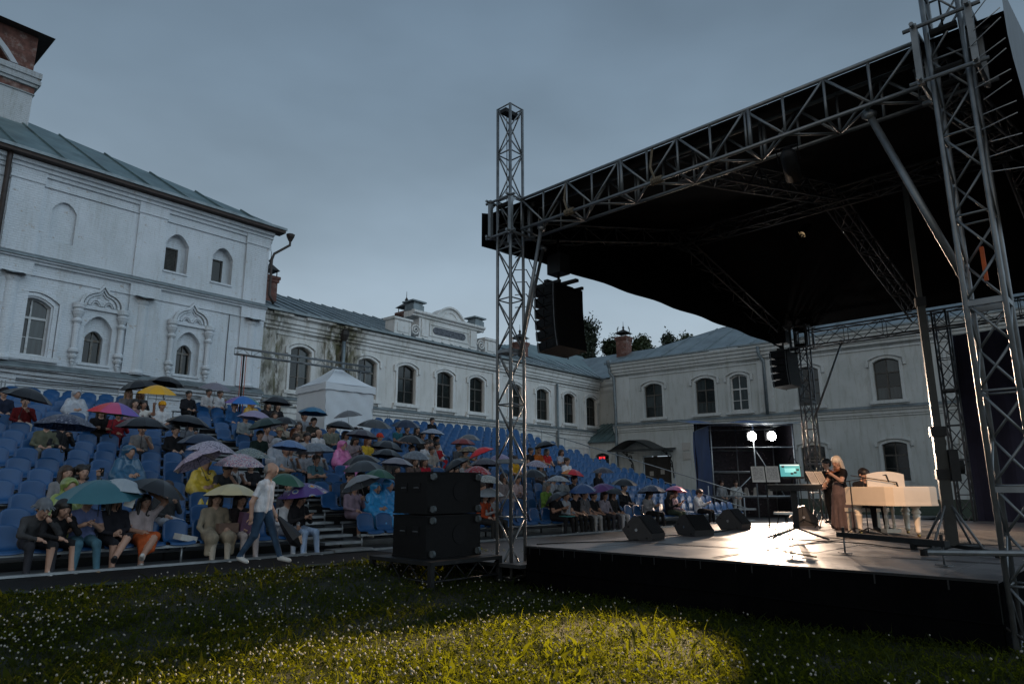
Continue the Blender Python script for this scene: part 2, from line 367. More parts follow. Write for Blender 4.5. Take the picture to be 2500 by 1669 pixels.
g = G(); band(g, [(.0, 9.03), (.27, 9.0), (.27, 9.035), (.02, 9.19), (0, 9.19)], -42, -27.36, LY); g.obj('string_course_flashing', FLASH, LB)
g = G(); band(g, [(0, 8.42), (.05, 8.42), (.05, 8.49), (0, 8.49)], -42, -27.4, LY); g.obj('moulding', WL, LB)
g = G(); band(g, [(0, 4.6), (.05, 4.62), (.05, 4.7), (.0, 4.72), (.0, 4.86), (.08, 4.88), (.08, 4.98), (.16, 5.0), (.16, 5.12), (.24, 5.14), (.24, 5.24), (0, 5.26)], -42, -27.36, LY); g.obj('base_course', WL, LB)
g = G(); band(g, [(0, 5.25), (.31, 5.2), (.31, 5.24), (.03, 5.43), (0, 5.43)], -42, -27.33, LY); g.obj('base_course_flashing', FLASH, LB)
# kokoshnik surrounds
def kokoshnik(xc):
    k = G()
    def ogee(s, lift=0):
        P = []
        for i in range(25):
            t = i / 24; a = math.pi * (1 - t); x = math.cos(a) * .74 * s; z = math.sin(a) ** .85 * .62 * s
            z += .26 * s * max(0, 1 - abs(x) / (.2 * s)) ** 1.2
            P.append((x, z))
        return P
    for s, out, z0 in ((1., .17, 7.72), (.8, .1, 7.74), (.62, .05, 7.76)):
        A = ogee(s); n = len(A); B = [(x * .86, z * .86) for x, z in A]
        vs = [(xc + x, LY - out, z0 + z) for x, z in A] + [(xc + x, LY - out, z0 + z) for x, z in B] + [(xc + x, LY + .01, z0 + z) for x, z in A] + [(xc + x, LY + .01, z0 + z) for x, z in B]
        k.add(vs, [q for i in range(n - 1) for q in ((i, i+1, n+i+1, n+i), (i+1, i, 2*n+i, 2*n+i+1), (n+i, n+i+1, 3*n+i+1, 3*n+i))])
    for sx in (-.22, .22):
        for rr in (.24, .15):
            A = arch(xc + sx - rr, xc + sx + rr, 7.76, rr * 1.1, 8); n = len(A)
            k.add([(u, LY - .08, q) for u, q in A] + [(xc + sx + (u - xc - sx) * .75, LY - .08, 7.76 + (q - 7.76) * .75) for u, q in A] + [(u, LY, q) for u, q in A], [q for i in range(n - 1) for q in ((i, i+1, n+i+1, n+i), (i+1, i, 2*n+i, 2*n+i+1))])
    band(k, [(0, 7.6), (.1, 7.6), (.1, 7.7), (.04, 7.74), (0, 7.74)], xc - .7, xc + .7, LY)
    o = k.obj('window_gable', WL, LB)
    for s in (-1, 1):
        x = xc + s * .73
        prof = [(0, 5.48), (.035, 5.5), (.06, 5.6), (.1, 5.66), (.06, 5.7), (.13, 5.78), (.15, 5.86), (.08, 5.9), (.17, 5.98), (.17, 6.06), (.1, 6.12), (.1, 6.98), (.09, 7.0), (.15, 7.08), (.16, 7.14), (.09, 7.2), (.16, 7.34), (.2, 7.46), (.14, 7.52), (.2, 7.58), (.21, 7.74), (0, 7.76)]
        G().lathe(prof, 12, (x, LY - .07, 0), math.pi * .95, 2.05 * math.pi).obj('colonnette', WL, LB, smooth=False)
    G().box(xc - .55, xc + .5, LY - .06, LY + .02, 5.56, 5.65).obj('window_sill', WL, LB)
kokoshnik(-33.83); kokoshnik(-30.55)
for a, b in ((-34.3, -33.38), (-31.02, -30.12)):
    window(LB, a + .12, b - .2, 5.7, 6.62, .26, LY + .4, FRG, [GLASS], .72, fw=.04, bars=False)
w_ = window(LB, -36.44, -35.38, 5.7, 7.42, .24, LY + .2, FRW, [GLASS2, GLASS], .66)
g = G(); archband(g, -36.5, -35.32, 7.46, .26, .13, LY, .06, legs=5.66); archband(g, -36.66, -35.16, 7.56, .3, .1, LY, .1, legs=5.66); g.obj('window_surround', WL, LB)
G().box(-36.75, -35.0, LY - .14, LY, 5.5, 5.66).obj('window_sill', WL, LB)
for i, (a, b, c) in enumerate(((-31.82, -30.93, 9.7), (-29.92, -29.05, 9.68))):
    g = G(); x0, x1, z0, z1 = a + .02, b - .28, c + .06, 10.74; yy = LY + .36
    g.box(x0, x0 + .05, yy, yy + .06, z0, z1); g.box(x1 - .05, x1, yy, yy + .06, z0, z1); g.box(x0, x1, yy, yy + .06, z1 - .05, z1); g.box(x0, x1, yy, yy + .06, z0, z0 + .05)
    w_ = g.obj('window', FRD, LB)
    if i == 0:
        for k in range(14):
            zz = z0 + .07 + k * (z1 - z0 - .14) / 14; G().add([(x0+.05, yy+.01, zz), (x1-.05, yy+.01, zz), (x1-.05, yy+.055, zz+.055), (x0+.05, yy+.055, zz+.055)], [(0,1,2,3)]).obj('louvre', FRD, w_)
    else: G().add([(x0, yy+.04, z0), (x1, yy+.04, z0), (x1, yy+.04, z1), (x0, yy+.04, z1)], [(0,1,2,3)]).obj('pane', GLASS, w_)
    G().box(a - .03, b + .03, LY - .05, LY + .3, c - .08, c).obj('window_sill', WL, LB)
# roof, hipped at the right corner
E0, E1 = (-43, LY - .55, 12.66), (-27.0, LY - .55, 12.66); t_ = 9.0
for i in range(11):
    xa, xb = -43 + i * (16 / 11), -43 + (i + 1) * (16 / 11)
    ha = min(t_, -27.0 - xa); hb = min(t_, -27.0 - xb)
    ytop = lambda h: (LY - .55 + h, 12.66 + h * .58)
    g = G()
    p0, p1 = Vector((xa, LY - .55, 12.66)), Vector((xb, LY - .55, 12.66)); q0 = Vector((xa, *ytop(ha))); q1 = Vector((xb, *ytop(hb)))
    g.add([p0, p1, q1, q0], [(0,1,2,3)]); n_ = Vector((0, -.5, .86)); e = Vector((.03, 0, 0))
    g.add([p0 - e, p0 + e, q0 + e, q0 - e, p0 - e + n_*.07, p0 + e + n_*.07, q0 + e + n_*.07, q0 - e + n_*.07], [(4,5,6,7),(0,4,7,3),(1,2,6,5),(0,1,5,4)])
    for f in (.33, .66):
        a, b = p0.lerp(q0, f), p1.lerp(q1, f); u = (q0 - p0).normalized() * .02 if (q0 - p0).length > .1 else Vector((0,0,.02))
        g.add([a - u + n_*.012, b - u + n_*.012, b + u + n_*.012, a + u + n_*.012], [(0,1,2,3)])
    g.obj('roof_panel', ROOF2, LB)
G().add([(-27.0, LY - .55, 12.66), (-36.0, LY - .55 + 9, 12.66 + 9 * .58), (-27.0, 17, 12.66), (-36, 8, 17.9)], [(0, 2, 3, 1)]).obj('roof_hip', ROOF2, LB)
g = G(); g.box(-43, -27.0, LY - .57, LY - .03, 12.46, 12.6); g.obj('eave', EAVE, LB)
G().box(-43, -26.96, LY - .62, LY - .55, 12.58, 12.69).obj('gutter', FLASH, LB)
pipe(LB, [(-26.72, LY - .5, 12.28), (-26.72, LY - .5, 12.0), (-27.3, LY - .22, 11.5), (-27.38, LY - .2, 11.2), (-27.38, LY - .2, 9.6), (-27.2, LY - .3, 9.2)], .058, PIPEB)
G().lathe([(.08, 0), (.17, .18), (.2, .3), (.16, .32)], 8, (-26.72, LY - .5, 12.2)).obj('pipe_hopper', PIPEB, LB)
pipe(LB, [(-37.28, LY - .35, 12.5), (-37.28, LY - .3, 12.2), (-37.25, LY - .18, 11.6), (-37.25, LY - .18, 0)], .085, PIPEB)
for k, zz in enumerate((8.2, 7.9, 7.55, 6.9)):
    pass
pipe(LB, [(-29.0, LY - .03, 8.5), (-29.02, LY - .03, 7.0), (-29.0, LY - .03, 5.6)], .014, PIPEB, 'wall_cable')
for k in range(3):
    z0 = 5.1 - k * .16; pipe(LB, [(-42, LY - .3, z0)] + [(-40 + i * 1.6, LY - .3 - .03 * (i % 2), z0 - .07 * math.sin(i * 1.9 + k)) for i in range(8)] + [(-27.6, LY - .3, z0 - .02)], .013, PIPEB, 'wall_cable')

# ---------------------------------------------------------------- red-brick belfry behind it
p = FM.w(-38.4, 8.6)
BT = thing('belfry_tower', 'red brick and white belfry tower rising behind the left roof', 'tower', (p.x, p.y, 0), FM.a)
g = G(); bw = 2.85
g.box(-bw, bw, -bw, bw, 12, 18.08); g.obj('shaft', wallmat('flaking_whitewash', (.52, .54, .56), True, .8), BT)
g = G()
wall(g, -bw + .1, bw - .1, 19.1, 20.9, [(-1.9, 1.9, 19.1, 19.25, 1.3)], -bw + .1, .5)
g.add([(bw-.1, -bw+.1, 19.1), (bw-.1, bw, 19.1), (bw-.1, bw, 20.9), (bw-.1, -bw+.1, 20.9)], [(0,1,2,3)])
g.box(-1.9, 1.9, -bw + .5, -bw + .6, 19.1, 20.7)
g.obj('bell_stage', RBRICK, BT)
g = G()
for (o_, z0, z1) in ((.06, 18.08, 18.12), (.02, 18.12, 18.42), (.12, 18.42, 18.56), (.2, 18.56, 18.72), (.14, 18.72, 18.86), (.2, 18.86, 19.12)): g.box(-bw - o_, bw + o_, -bw - o_, bw + o_, z0, z1)
g.obj('belfry_cornice', wallmat('sooty_whitewash', (.42, .44, .46), True, .9), BT)
G().box(-bw - .025, bw + .025, -bw - .025, bw + .025, 18.13, 18.41).obj('red_frieze', RBRICK, BT)
g = G(); archband(g, -1.9, 1.9, 19.25, 1.3, .26, -bw + .1, .14); archband(g, -1.5, 1.5, 19.2, 1.0, .16, -bw + .5, .2); g.obj('arch_moulding', wallmat('grey_whitewash', (.45, .47, .5), False, .7), BT)
g = G(); g.add([(-bw-.42,-bw-.42,20.9),(bw+.42,-bw-.42,20.9),(bw+.42,bw+.42,20.9),(-bw-.42,bw+.42,20.9),(0,0,22.4)], [(0,1,4),(1,2,4),(2,3,4),(3,0,4),(3,2,1,0)]); g.obj('belfry_roof', SOOT, BT)

# ---------------------------------------------------------------- long middle wing
MB = thing('long_wing', 'long two-storey cream wing with arched windows and a white attic pediment', 'building', (o.x, o.y, 0), FM.a)
Mx = [(-25.68, -24.62), (-21.9, -20.75), (-19.33, -18.1), (-16.5, -15.29), (-13.88, -12.66), (-10.35, -9.12), (-7.58, -6.3), (-4.56, -3.3), (-1.86, -.55)]
g = G(); wall(g, -27.6, .05, 0, 9.1, [(a, b, 5.66, 7.5, .2) for a, b in Mx], 0, .28); g.obj('wall', WM, MB)
for i, (a, b) in enumerate(Mx):
    wn = window(MB, a, b, 5.66, 7.5, .2, .16, FRG if i in (0, 1) else FRD, [GLASS, GLASS, GLASS2], .66)
    g = G(); archband(g, a - .02, b + .02, 7.52, .2, .13, 0, .05, legs=5.62); archband(g, a - .17, b + .17, 7.62, .22, .13, 0, .1, legs=7.3); g.obj('hood_mould', WMT, wn)
    G().box(a - .3, b + .3, -.14, .0, 5.46, 5.62).obj('sill', WMT, wn)
    G().box(a - .34, a - .12, -.1, 0, 5.3, 5.46).obj('sill_bracket', WMT, wn); G().box(b + .12, b + .34, -.1, 0, 5.3, 5.46).obj('sill_bracket', WMT, wn)
for x0, x1 in ((-27.4, -26.5), (-11.9, -11.0), (-23.9, -23.3), (-22.6, -22.25)):
    G().box(x0, x1, -.08, 0, 5.3, 8.12).obj('pilaster', WMT, MB)
g = G(); band(g, [(0, 8.1), (.05, 8.12), (.05, 8.2), (.0, 8.22), (0, 8.3), (.1, 8.34), (.1, 8.44), (.18, 8.48), (.18, 8.6), (.26, 8.66), (.26, 8.84), (.36, 8.9), (.36, 9.02), (0, 9.04)], -27.5, -.3, 0); g.obj('cornice', WMT, MB)
g = G(); band(g, [(0, 4.86), (.1, 4.9), (.1, 5.02), (.18, 5.06), (.18, 5.2), (0, 5.22)], -27.5, 0, 0); g.obj('string_course', WMT, MB)
g = G(); band(g, [(0, 5.22), (.26, 5.16), (.26, 5.2), (.02, 5.34), (0, 5.34)], -27.5, 0, 0); g.obj('string_course_flashing', FLASH, MB)
for zz in (1.2, 1.9, 2.6, 3.3, 4.0, 4.6):
    G().box(-27.5, 0, -.035, 0, zz, zz + .09).obj('rustication_band', WMT, MB)
ML = [(-27.4, -.5, 9.16), (-8.6, -.5, 9.16)]; MH = [(-27.4, 5, 11.5), (-8.6, 5, 11.5)]
roof_slope(MB, ML, MH, 26, ROOF)
roof_slope(MB, [(-8.6, -.5, 9.16), (.2, -.5, 9.16)], [(-8.6, 5.0, 11.5), (4.6, 6.2, 12.5)], 10, ROOF)
G().add([(-4.4, .2, 9.52), (1.2, .6, 9.7), (7.0, 6.3, 12.72), (-1.2, 6.3, 12.66), (-7.6, 3.4, 10.98)], [(0,1,2,3,4)]).obj('valley_roof', ROOF2, MB)
G().add([(-27.4, 5, 11.5), (4.6, 5, 11.5), (4.6, 11, 9), (-27.4, 11, 9)], [(0,1,2,3)]).obj('roof_back', ROOF, MB)
g = G(); g.box(-27.45, -.2, -.56, -.36, 9.06, 9.17); g.obj('gutter', FLASH, MB)
g = G()
for x0, x1 in ((-26.9, -25.9), (-25.2, -23.6), (-23.1, -22.2)): g.box(x0, x1, -.46, -.02, 8.92, 9.04)
g.obj('broken_eave_board', WMT, MB)
pipe(MB, [(-22.95, -.2, 8.5), (-22.95, -.2, 6.9), (-22.9, -.2, 3.0)], .1, PIPE); G().lathe([(.11, 0), (.24, .3), (.24, .5), (.0, .72)], 8, (-22.95, -.2, 8.3)).obj('pipe_hopper', SOOT, MB)
pipe(MB, [(-5.5, -.16, 8.2), (-5.5, -.16, 2)], .08, PIPE)
pipe(MB, [(-11.5, -.3, 9.0), (-11.5, -.12, 8.2), (-11.5, -.12, 2)], .06, PIPE)
# attic pediment
p = FM.w(-15.85, -.2)
AT = G()
AT.box(-18.2, -13.6, -.3, .35, 9.3, 10.42); AT.box(-18.45, -13.35, -.36, .4, 9.1, 9.3)
band(AT, [(0, 10.4), (.1, 10.44), (.1, 10.52), (.24, 10.6), (.24, 10.72), (0, 10.78)], -18.75, -13.1, -.3)
AT.box(-18.7, -13.15, -.3, .4, 10.42, 10.74)
A = arch(-17.0, -14.75, 10.74, .62, 14); AT.prism(A + [(-14.75, 10.74)], -.34, .35)
at = AT.obj('attic', WMT, MB)
g = G(); archband(g, -16.9, -14.85, 10.76, .56, .12, -.34, .12, 14); archband(g, -16.4, -15.35, 10.78, .3, .06, -.34, .05, 10); g.obj('arched_moulding', WMT, at)
for x in (-18.35, -13.5):
    g = G(); g.box(x - .38, x + .38, -.42, .3, 10.74, 11.05); g.box(x - .32, x + .32, -.36, .25, 11.05, 11.2); g.box(x - .5, x + .5, -.5, .4, 11.2, 11.28); g.add([(x-.5,-.5,11.28),(x+.5,-.5,11.28),(x+.5,.4,11.28),(x-.5,.4,11.28),(x,-.05,11.42)], [(0,1,4),(1,2,4),(2,3,4),(3,0,4)]); g.obj('urn_block', FLASH, at)
for x0, x1 in ((-20.0, -18.85), (-13.0, -11.95)):
    g = G(); g.box(x0, x1, -.4, .35, 9.1, 10.0); g.box(x0 - .08, x1 + .08, -.48, .42, 10.0, 10.12); g.box(x0 + .2, x1 - .2, -.44, -.4, 9.35, 9.85); pz = g.obj('pedestal', WMT, MB)
    G().add([(x0-.1,-.5,10.12),(x1+.1,-.5,10.12),(x1+.1,.44,10.12),(x0-.1,.44,10.12),((x0+x1)/2,0,10.25)], [(0,1,4),(1,2,4),(2,3,4),(3,0,4)]).obj('pedestal_cap', FLASH, pz)
for s, x in ((1, -18.5), (-1, -13.3)):
    pts = [(x + s * (.32 * math.cos(a) * (1 - a / 14)), -.36, 9.62 + .32 * math.sin(a) * (1 - a / 14)) for a in [i * .45 for i in range(28)]]
    G().tube(pts, .045, 5).obj('scroll', WMT, at)
for x0, x1 in ((-18.05, -17.55), (-14.2, -13.7)): G().box(x0, x1, -.36, -.3, 9.4, 10.34).obj('attic_pilaster', WMT, at)
g = G(); g.box(-17.45, -14.3, -.345, -.3, 9.5, 9.58); g.box(-17.45, -14.3, -.345, -.3, 10.14, 10.2); g.box(-17.45, -17.38, -.345, -.3, 9.58, 10.14); g.box(-14.37, -14.3, -.345, -.3, 9.58, 10.14); g.obj('panel_frame', WMT, at)
poly = [(-17.1, 9.72), (-16.98, 9.66), (-14.78, 9.66), (-14.66, 9.72), (-14.58, 9.86), (-14.66, 10.0), (-14.78, 10.06), (-16.98, 10.06), (-17.1, 10.0), (-17.18, 9.86)]
G().prism(poly, -.33, -.3).obj('dark_relief_panel', mat('dark_relief', (.11, .12, .14), .9, 0, .7, 9, .9, 14), at)
chimney('brick chimney with a pointed metal cap beside the attic pediment', FM, -17.0, 2.2, 9.6, 11.3, .75)
chimney('ruined brick chimney in the angle beside the tall white building', FM, -26.1, 1.6, 9.4, 11.2, .55)
chimney('brick chimney with metal cap behind the front truss mast', FM, -6.6, 2.2, 9.6, 11.2, .8)

# ---------------------------------------------------------------- right wing
o2 = FR.w(0, 0)
RB = thing('right_wing', 'two-storey pale wing with hipped roof standing behind the stage', 'building', (o2.x, o2.y, 0), FR.a)
Rx = [(2.5, 3.82), (6.2, 7.48), (8.52, 9.63), (12.55, 13.78), (16.68, 17.94), (20.4, 21.7), (24.2, 25.5)]
Rl = [(12.45, 13.75), (16.68, 17.86), (20.4, 21.6), (24.2, 25.4)]
g = G(); wall(g, .2, 32, -.3, 9.6, [(a, b, 5.9, 7.96, .2) for a, b in Rx] + [(a, b, 1.6, 3.5, .12) for a, b in Rl] + [(2.15, 4.2, .1, 3.35, 0)], 0, .3)
g.add([(.2, 0, 0), (.2, 5, 0), (.2, 5, 9.6), (.2, 0, 9.6)], [(0,3,2,1)])
g.obj('wall', WR, RB)
for i, (a, b) in enumerate(Rx):
    wn = window(RB, a, b, 5.9, 7.96, .2, .14, FRW if i == 2 else FRD, [GLASS2, GLASS] if i != 2 else [GLASS2], .6 if i == 2 else .66, fw=.09 if i == 2 else .06)
    g = G(); archband(g, a - .02, b + .02, 7.98, .2, .16, 0, .06, legs=5.86); archband(g, a - .22, b + .22, 8.12, .22, .14, 0, .12, legs=7.75); g.obj('hood_mould', WRT, wn)
    G().box(a - .32, b + .32, -.16, 0, 5.7, 5.86).obj('sill', WRT, wn)
for a, b in Rl:
    wn = window(RB, a, b, 1.6, 3.5, .12, .14, FRD, [GLASS], .66)
    g = G(); archband(g, a - .02, b + .02, 3.5, .14, .14, 0, .06, legs=1.5); archband(g, a - .2, b + .2, 3.64, .16, .14, 0, .12, legs=3.4); g.obj('hood_mould', WRT, wn)
for x0, x1 in ((.18, 1.4), (10.3, 11.2)):
    G().box(x0, x1, -.09, .0, 5.7, 8.85).obj('pilaster', WRT, RB)
g = G(); band(g, [(0, 8.7), (.06, 8.72), (.06, 8.82), (0, 8.84), (0, 8.98), (.1, 9.02), (.1, 9.16), (.2, 9.2), (.2, 9.36), (.3, 9.42), (.3, 9.58), (.4, 9.64), (.4, 9.78), (0, 9.8)], -.15, 32, 0); g.obj('cornice', WRT, RB)
g = G(); band(g, [(0, 4.98), (.06, 5.02), (.06, 5.1), (.12, 5.14), (.12, 5.28), (.2, 5.34), (.2, 5.48), (0, 5.5)], 0.05, 32, 0); g.obj('string_course', WRT, RB)
g = G(); band(g, [(0, 5.5), (.28, 5.44), (.28, 5.48), (.02, 5.62), (0, 5.62)], 0.05, 32, 0); g.obj('string_course_flashing', FLASH, RB)
for i in range(22):
    xa, xb = -.34 + i * 1.5, -.34 + (i + 1) * 1.5; ha, hb = min(6.35, xa + .34), min(6.35, xb + .34); sl_ = (12.76 - 9.91) / 6.35
    p0, p1 = Vector((xa, -.4, 9.9)), Vector((xb, -.4, 9.9)); q0 = Vector((xa, -.4 + ha, 9.9 + ha * sl_)); q1 = Vector((xb, -.4 + hb, 9.9 + hb * sl_))
    g = G(); n_ = Vector((0, -.41, .91)); e = Vector((.025, 0, 0)); jt = n_ * random.uniform(-.01, .01)
    g.add([p0 + jt, p1 + jt, q1 + jt, q0 + jt], [(0,1,2,3)])
    g.add([p0 - e, p0 + e, q0 + e, q0 - e, p0 - e + n_*.07, p0 + e + n_*.07, q0 + e + n_*.07, q0 - e + n_*.07], [(4,5,6,7),(0,4,7,3),(1,2,6,5),(0,1,5,4)])
    f = .35 + .3 * (i % 2); a_, b_ = p0.lerp(q0, f), p1.lerp(q1, f); u = Vector((0, .02, .009)); g.add([a_ - u + n_*.02, b_ - u + n_*.02, b_ + u + n_*.02, a_ + u + n_*.02], [(0,1,2,3)])
    g.obj('roof_panel', ROOF, RB)
G().add([(-.34, -.4, 9.9), (6.01, 5.95, 12.76), (6.01, 6.5, 12.7), (-.34, 12, 9.9)], [(0,1,2,3)]).obj('roof_hip', ROOF, RB)
G().add([(6.0, 5.95, 12.75), (32.7, 5.95, 12.75), (32.7, 12, 10), (6, 12, 10)], [(0,1,2,3)]).obj('roof_back', ROOF, RB)
G().add([(-9, 6.4, 11.95), (3.2, 6.4, 12.05), (.3, 1.05, 9.14), (-2.4, 1.05, 9.14)], [(0,1,2,3)]).obj('crossing_roof', ROOF, RB)
G().box(-.36, 32, -.46, -.36, 9.8, 9.9).obj('gutter', FLASH, RB)
# recessed link with the corner window
g = G(); wall(g, -2.1, .2, 0, 9.1, [(-.75, .05, 5.9, 7.6, .15)], 1.5, .3); g.obj('link_wall', WR, RB)
window(RB, -.75, .05, 5.9, 7.6, .15, 1.62, FRD, [GLASS], .66, fw=.05)
g = G(); band(g, [(0, 8.1), (.1, 8.3), (.1, 8.5), (.26, 8.7), (.26, 8.9), (.36, 9.05), (0, 9.1)], -2.1, .2, 1.5); g.obj('link_cornice', WRT, RB)
pipe(RB, [(.0, -.35, 9.75), (-.02, -.3, 9.2), (.25, -.2, 8.9), (.28, -.16, 6.2), (.25, -.16, 2.2), (.25, -.16, .6)], .1, PIPE)
G().lathe([(.1, 0), (.16, .15), (.22, .4), (.18, .55)], 8, (-.02, -.35, 9.55)).obj('pipe_hopper', PIPE, RB)
pipe(RB, [(10.55, -.4, 9.7), (10.55, -.3, 9.2), (10.75, -.16, 8.8), (10.75, -.16, 5.6)], .1, PIPE)
g = G()
for zz in (1.85, 1.25):
    g.box(2.15, 4.2, .1, .16, .1, 3.35)
    break
dr = G().box(2.2, 4.15, .12, .2, .1, 3.3).obj('door', mat('dark_brown_door', (.02, .014, .01), .6, 0, .4, 5), RB)
for a in (2.35, 3.25):
    for z0, z1 in ((.4, 1.5), (1.7, 3.0)): G().box(a, a + .75, .09, .12, z0, z1).obj('door_panel', mat('door_panel_wood', (.016, .011, .008), .6, 0, .4, 5), dr)
for x, z in ((2.6, 2.05), (3.4, 2.15)): G().box(x, x + .28, .08, .088, z, z + .3).obj('notice', mat('notice_paper', (.3, .29, .27), .8, 0, .2, 12), dr)
for z0, z1 in ((3.62, 4.12), (3.05, 3.5)): G().box(5.08, 5.62, -.05, 0, z0, z1).obj('plaque', mat('stone_plaque', (.4, .39, .37), .6, 0, .2, 20), RB)
# wavy door canopy with wrought-iron brackets
cn = G().grid(lambda u, v: (.45 + 4.2 * u, -1.7 + 1.7 * v, 3.72 + .62 * math.sin(math.pi * min(1, max(0, (u * 1.25 - .02)))) ** 1.3 + .12 * v), 24, 4)
cn.grid(lambda u, v: (.45 + 4.2 * u, -1.7 + 1.7 * v, 3.66 + .62 * math.sin(math.pi * min(1, max(0, (u * 1.25 - .02)))) ** 1.3 + .12 * v), 24, 4)
cn.box(.45, 4.65, -1.72, -1.66, 3.6, 3.74)
cn = cn.obj('door_canopy', mat('dark_canopy_metal', (.03, .033, .034), .5, .4, .3, 4), RB)
IRON = mat('black_wrought_iron', (.012, .012, .013), .5, .5, .2, 8)
for x in (1.5, 4.4):
    g = G(); g.tube([(x, -.05, 1.9), (x, -.2, 2.9), (x, -.9, 3.4), (x, -1.6, 3.62)], .035, 5); g.tube([(x, -.05, 3.6), (x, -1.6, 3.6)], .03, 5)
    for cy, cz, rr in ((-.5, 3.2, .24), (-.95, 3.42, .14), (-.3, 2.7, .16)):
        g.tube([(x, cy + rr * (1 - a / 16) * math.cos(a), cz + rr * (1 - a / 16) * math.sin(a)) for a in [i * .6 for i in range(20)]], .022, 4)
    g.obj('iron_bracket', IRON, cn)
# low annex in the corner
AN = thing('corner_annex', 'low annex with sloping metal roof in the courtyard corner', 'annex', (o2.x, o2.y, 0), FR.a)
g = G(); wall(g, -4.6, .15, -.2, 4.45, [(-3.2, -2.3, 2.6, 3.5, .15), (-1.52, -.42, 2.6, 3.5, .15)], -.02, .25); g.add([(-4.6, -.02, 0), (-4.6, -.02, 4.45), (-4.6, 3, 4.45), (-4.6, 3, 0)], [(0,1,2,3)]); g.obj('wall', WR, AN)
roof_slope(AN, [(-4.75, -.3, 4.42), (.18, -.3, 4.42)], [(-2.2, 1.6, 5.9), (.18, 1.6, 5.9)], 8, ROOF2)
for a, b in ((-3.2, -2.3), (-1.52, -.42)):
    wn = window(AN, a, b, 2.6, 3.5, .15, .1, FRD, [GLASS], .6, fw=.05); g = G(); archband(g, a, b, 3.5, .17, .16, -.02, .06, legs=2.5); g.obj('surround', WRT, wn)
LEDR = mat('red_led', (.4, .01, .01), .5, 0, 0, emit=(1, .04, .05), es=2.2)
CK = thing('led_clock', 'small red LED clock display glowing in the annex window', 'clock', FR.w(-.98, -.06, 3.34), FR.a)
G().box(-.3, .3, -.03, .03, -.12, .12).obj('case', mat('black_plastic', (.012, .012, .013), .4, 0, 0), CK)
for x in (-.2, -.08, .08, .2):
    g = G(); g.box(x - .035, x + .035, -.036, -.03, .05, .075); g.box(x - .035, x + .035, -.036, -.03, -.075, -.05); g.box(x - .035, x + .035, -.036, -.03, -.012, .012); g.box(x + .02, x + .04, -.037, -.031, -.06, .06); g.obj('digit', LEDR, CK)
chimney('brick chimney topped by a crown-shaped iron cap, behind the courtyard corner', FR, -2.4, 6.0, 10.6, 13.2, .9, True)
# ================================================================= STAGE
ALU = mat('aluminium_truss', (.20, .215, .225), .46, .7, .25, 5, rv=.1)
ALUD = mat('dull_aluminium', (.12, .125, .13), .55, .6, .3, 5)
STEEL = mat('painted_steel_black', (.014, .015, .016), .55, 0, .3, 6, spec=.22)
GALV = mat('galvanised_tube', (.30, .32, .33), .45, .7, .25, 6)
TARP = mat('black_roof_tarpaulin', (.0045, .0045, .005), .9, 0, .3, 1.2, .15, 3, spec=.06)
TARPO = mat('grey_tarpaulin_outside', (.10, .115, .13), .65, 0, .25, 2, .2, 4, stretch=(1, 1, .3))
DRAPE = mat('dark_violet_drape', (.028, .026, .05), .9, 0, .25, 1.5, .2, 5)
SKIRT = mat('black_stage_skirt', (.003, .003, .0035), 1., 0, .3, 2, spec=.02)
BLACKP = mat('black_speaker_paint', (.006, .006, .0065), .62, 0, .25, 14, .15, 120, spec=.16)
GRILLE = mat('black_steel_grille', (.008, .008, .009), .6, 0, .3, 60, .25, 300, spec=.15)
RUBBER = mat('black_rubber', (.012, .012, .012), .8, 0, .2, 8, spec=.2)
CHROME = mat('chrome', (.5, .52, .54), .2, 1, .1, 5)
def at(F, x, y, z=0): p = F.w(x, y, z); return (p.x, p.y, p.z)
def truss(par, p0, p1, up, wd, h, bay, r, rb, m, mb=None, faces='FBTU', splice=0):
    p0 = Vector(p0); p1 = Vector(p1); d = (p1 - p0); L = d.length; d.normalize(); up = Vector(up); up = (up - d * up.dot(d)).normalized(); sd = d.cross(up).normalized(); mb = mb or m
    P = lambda s, t, k: p0 + d * s + sd * (t * wd / 2) + up * (k * h / 2)
    for t in (-1, 1):
        for k in (-1, 1): rod(par, 'chord', P(0, t, k), P(L, t, k), r, m, 8)
    n = max(1, round(L / bay)); b = L / n
    F = {'F': ((-1, -1), (-1, 1)), 'B': ((1, -1), (1, 1)), 'T': ((-1, 1), (1, 1)), 'U': ((-1, -1), (1, -1))}
    for f in faces:
        A, B = F[f]
        for i in range(n + 1):
            if i < n:
                a, c = (A, B) if (i + (f in 'BT')) % 2 == 0 else (B, A); rod(par, 'brace', P(i * b, *a), P((i + 1) * b, *c), rb, mb, 6)
            if (i % 2 == 0) or f in 'FB' and splice: rod(par, 'brace', P(i * b, *A), P(i * b, *B), rb, mb, 6)
            if splice and i % splice == 0 and 0 < i < n and f in 'FB': rod(par, 'splice_plate', P(i * b + .06, *A), P(i * b + .06, *B), rb * 1.5, mb, 6)

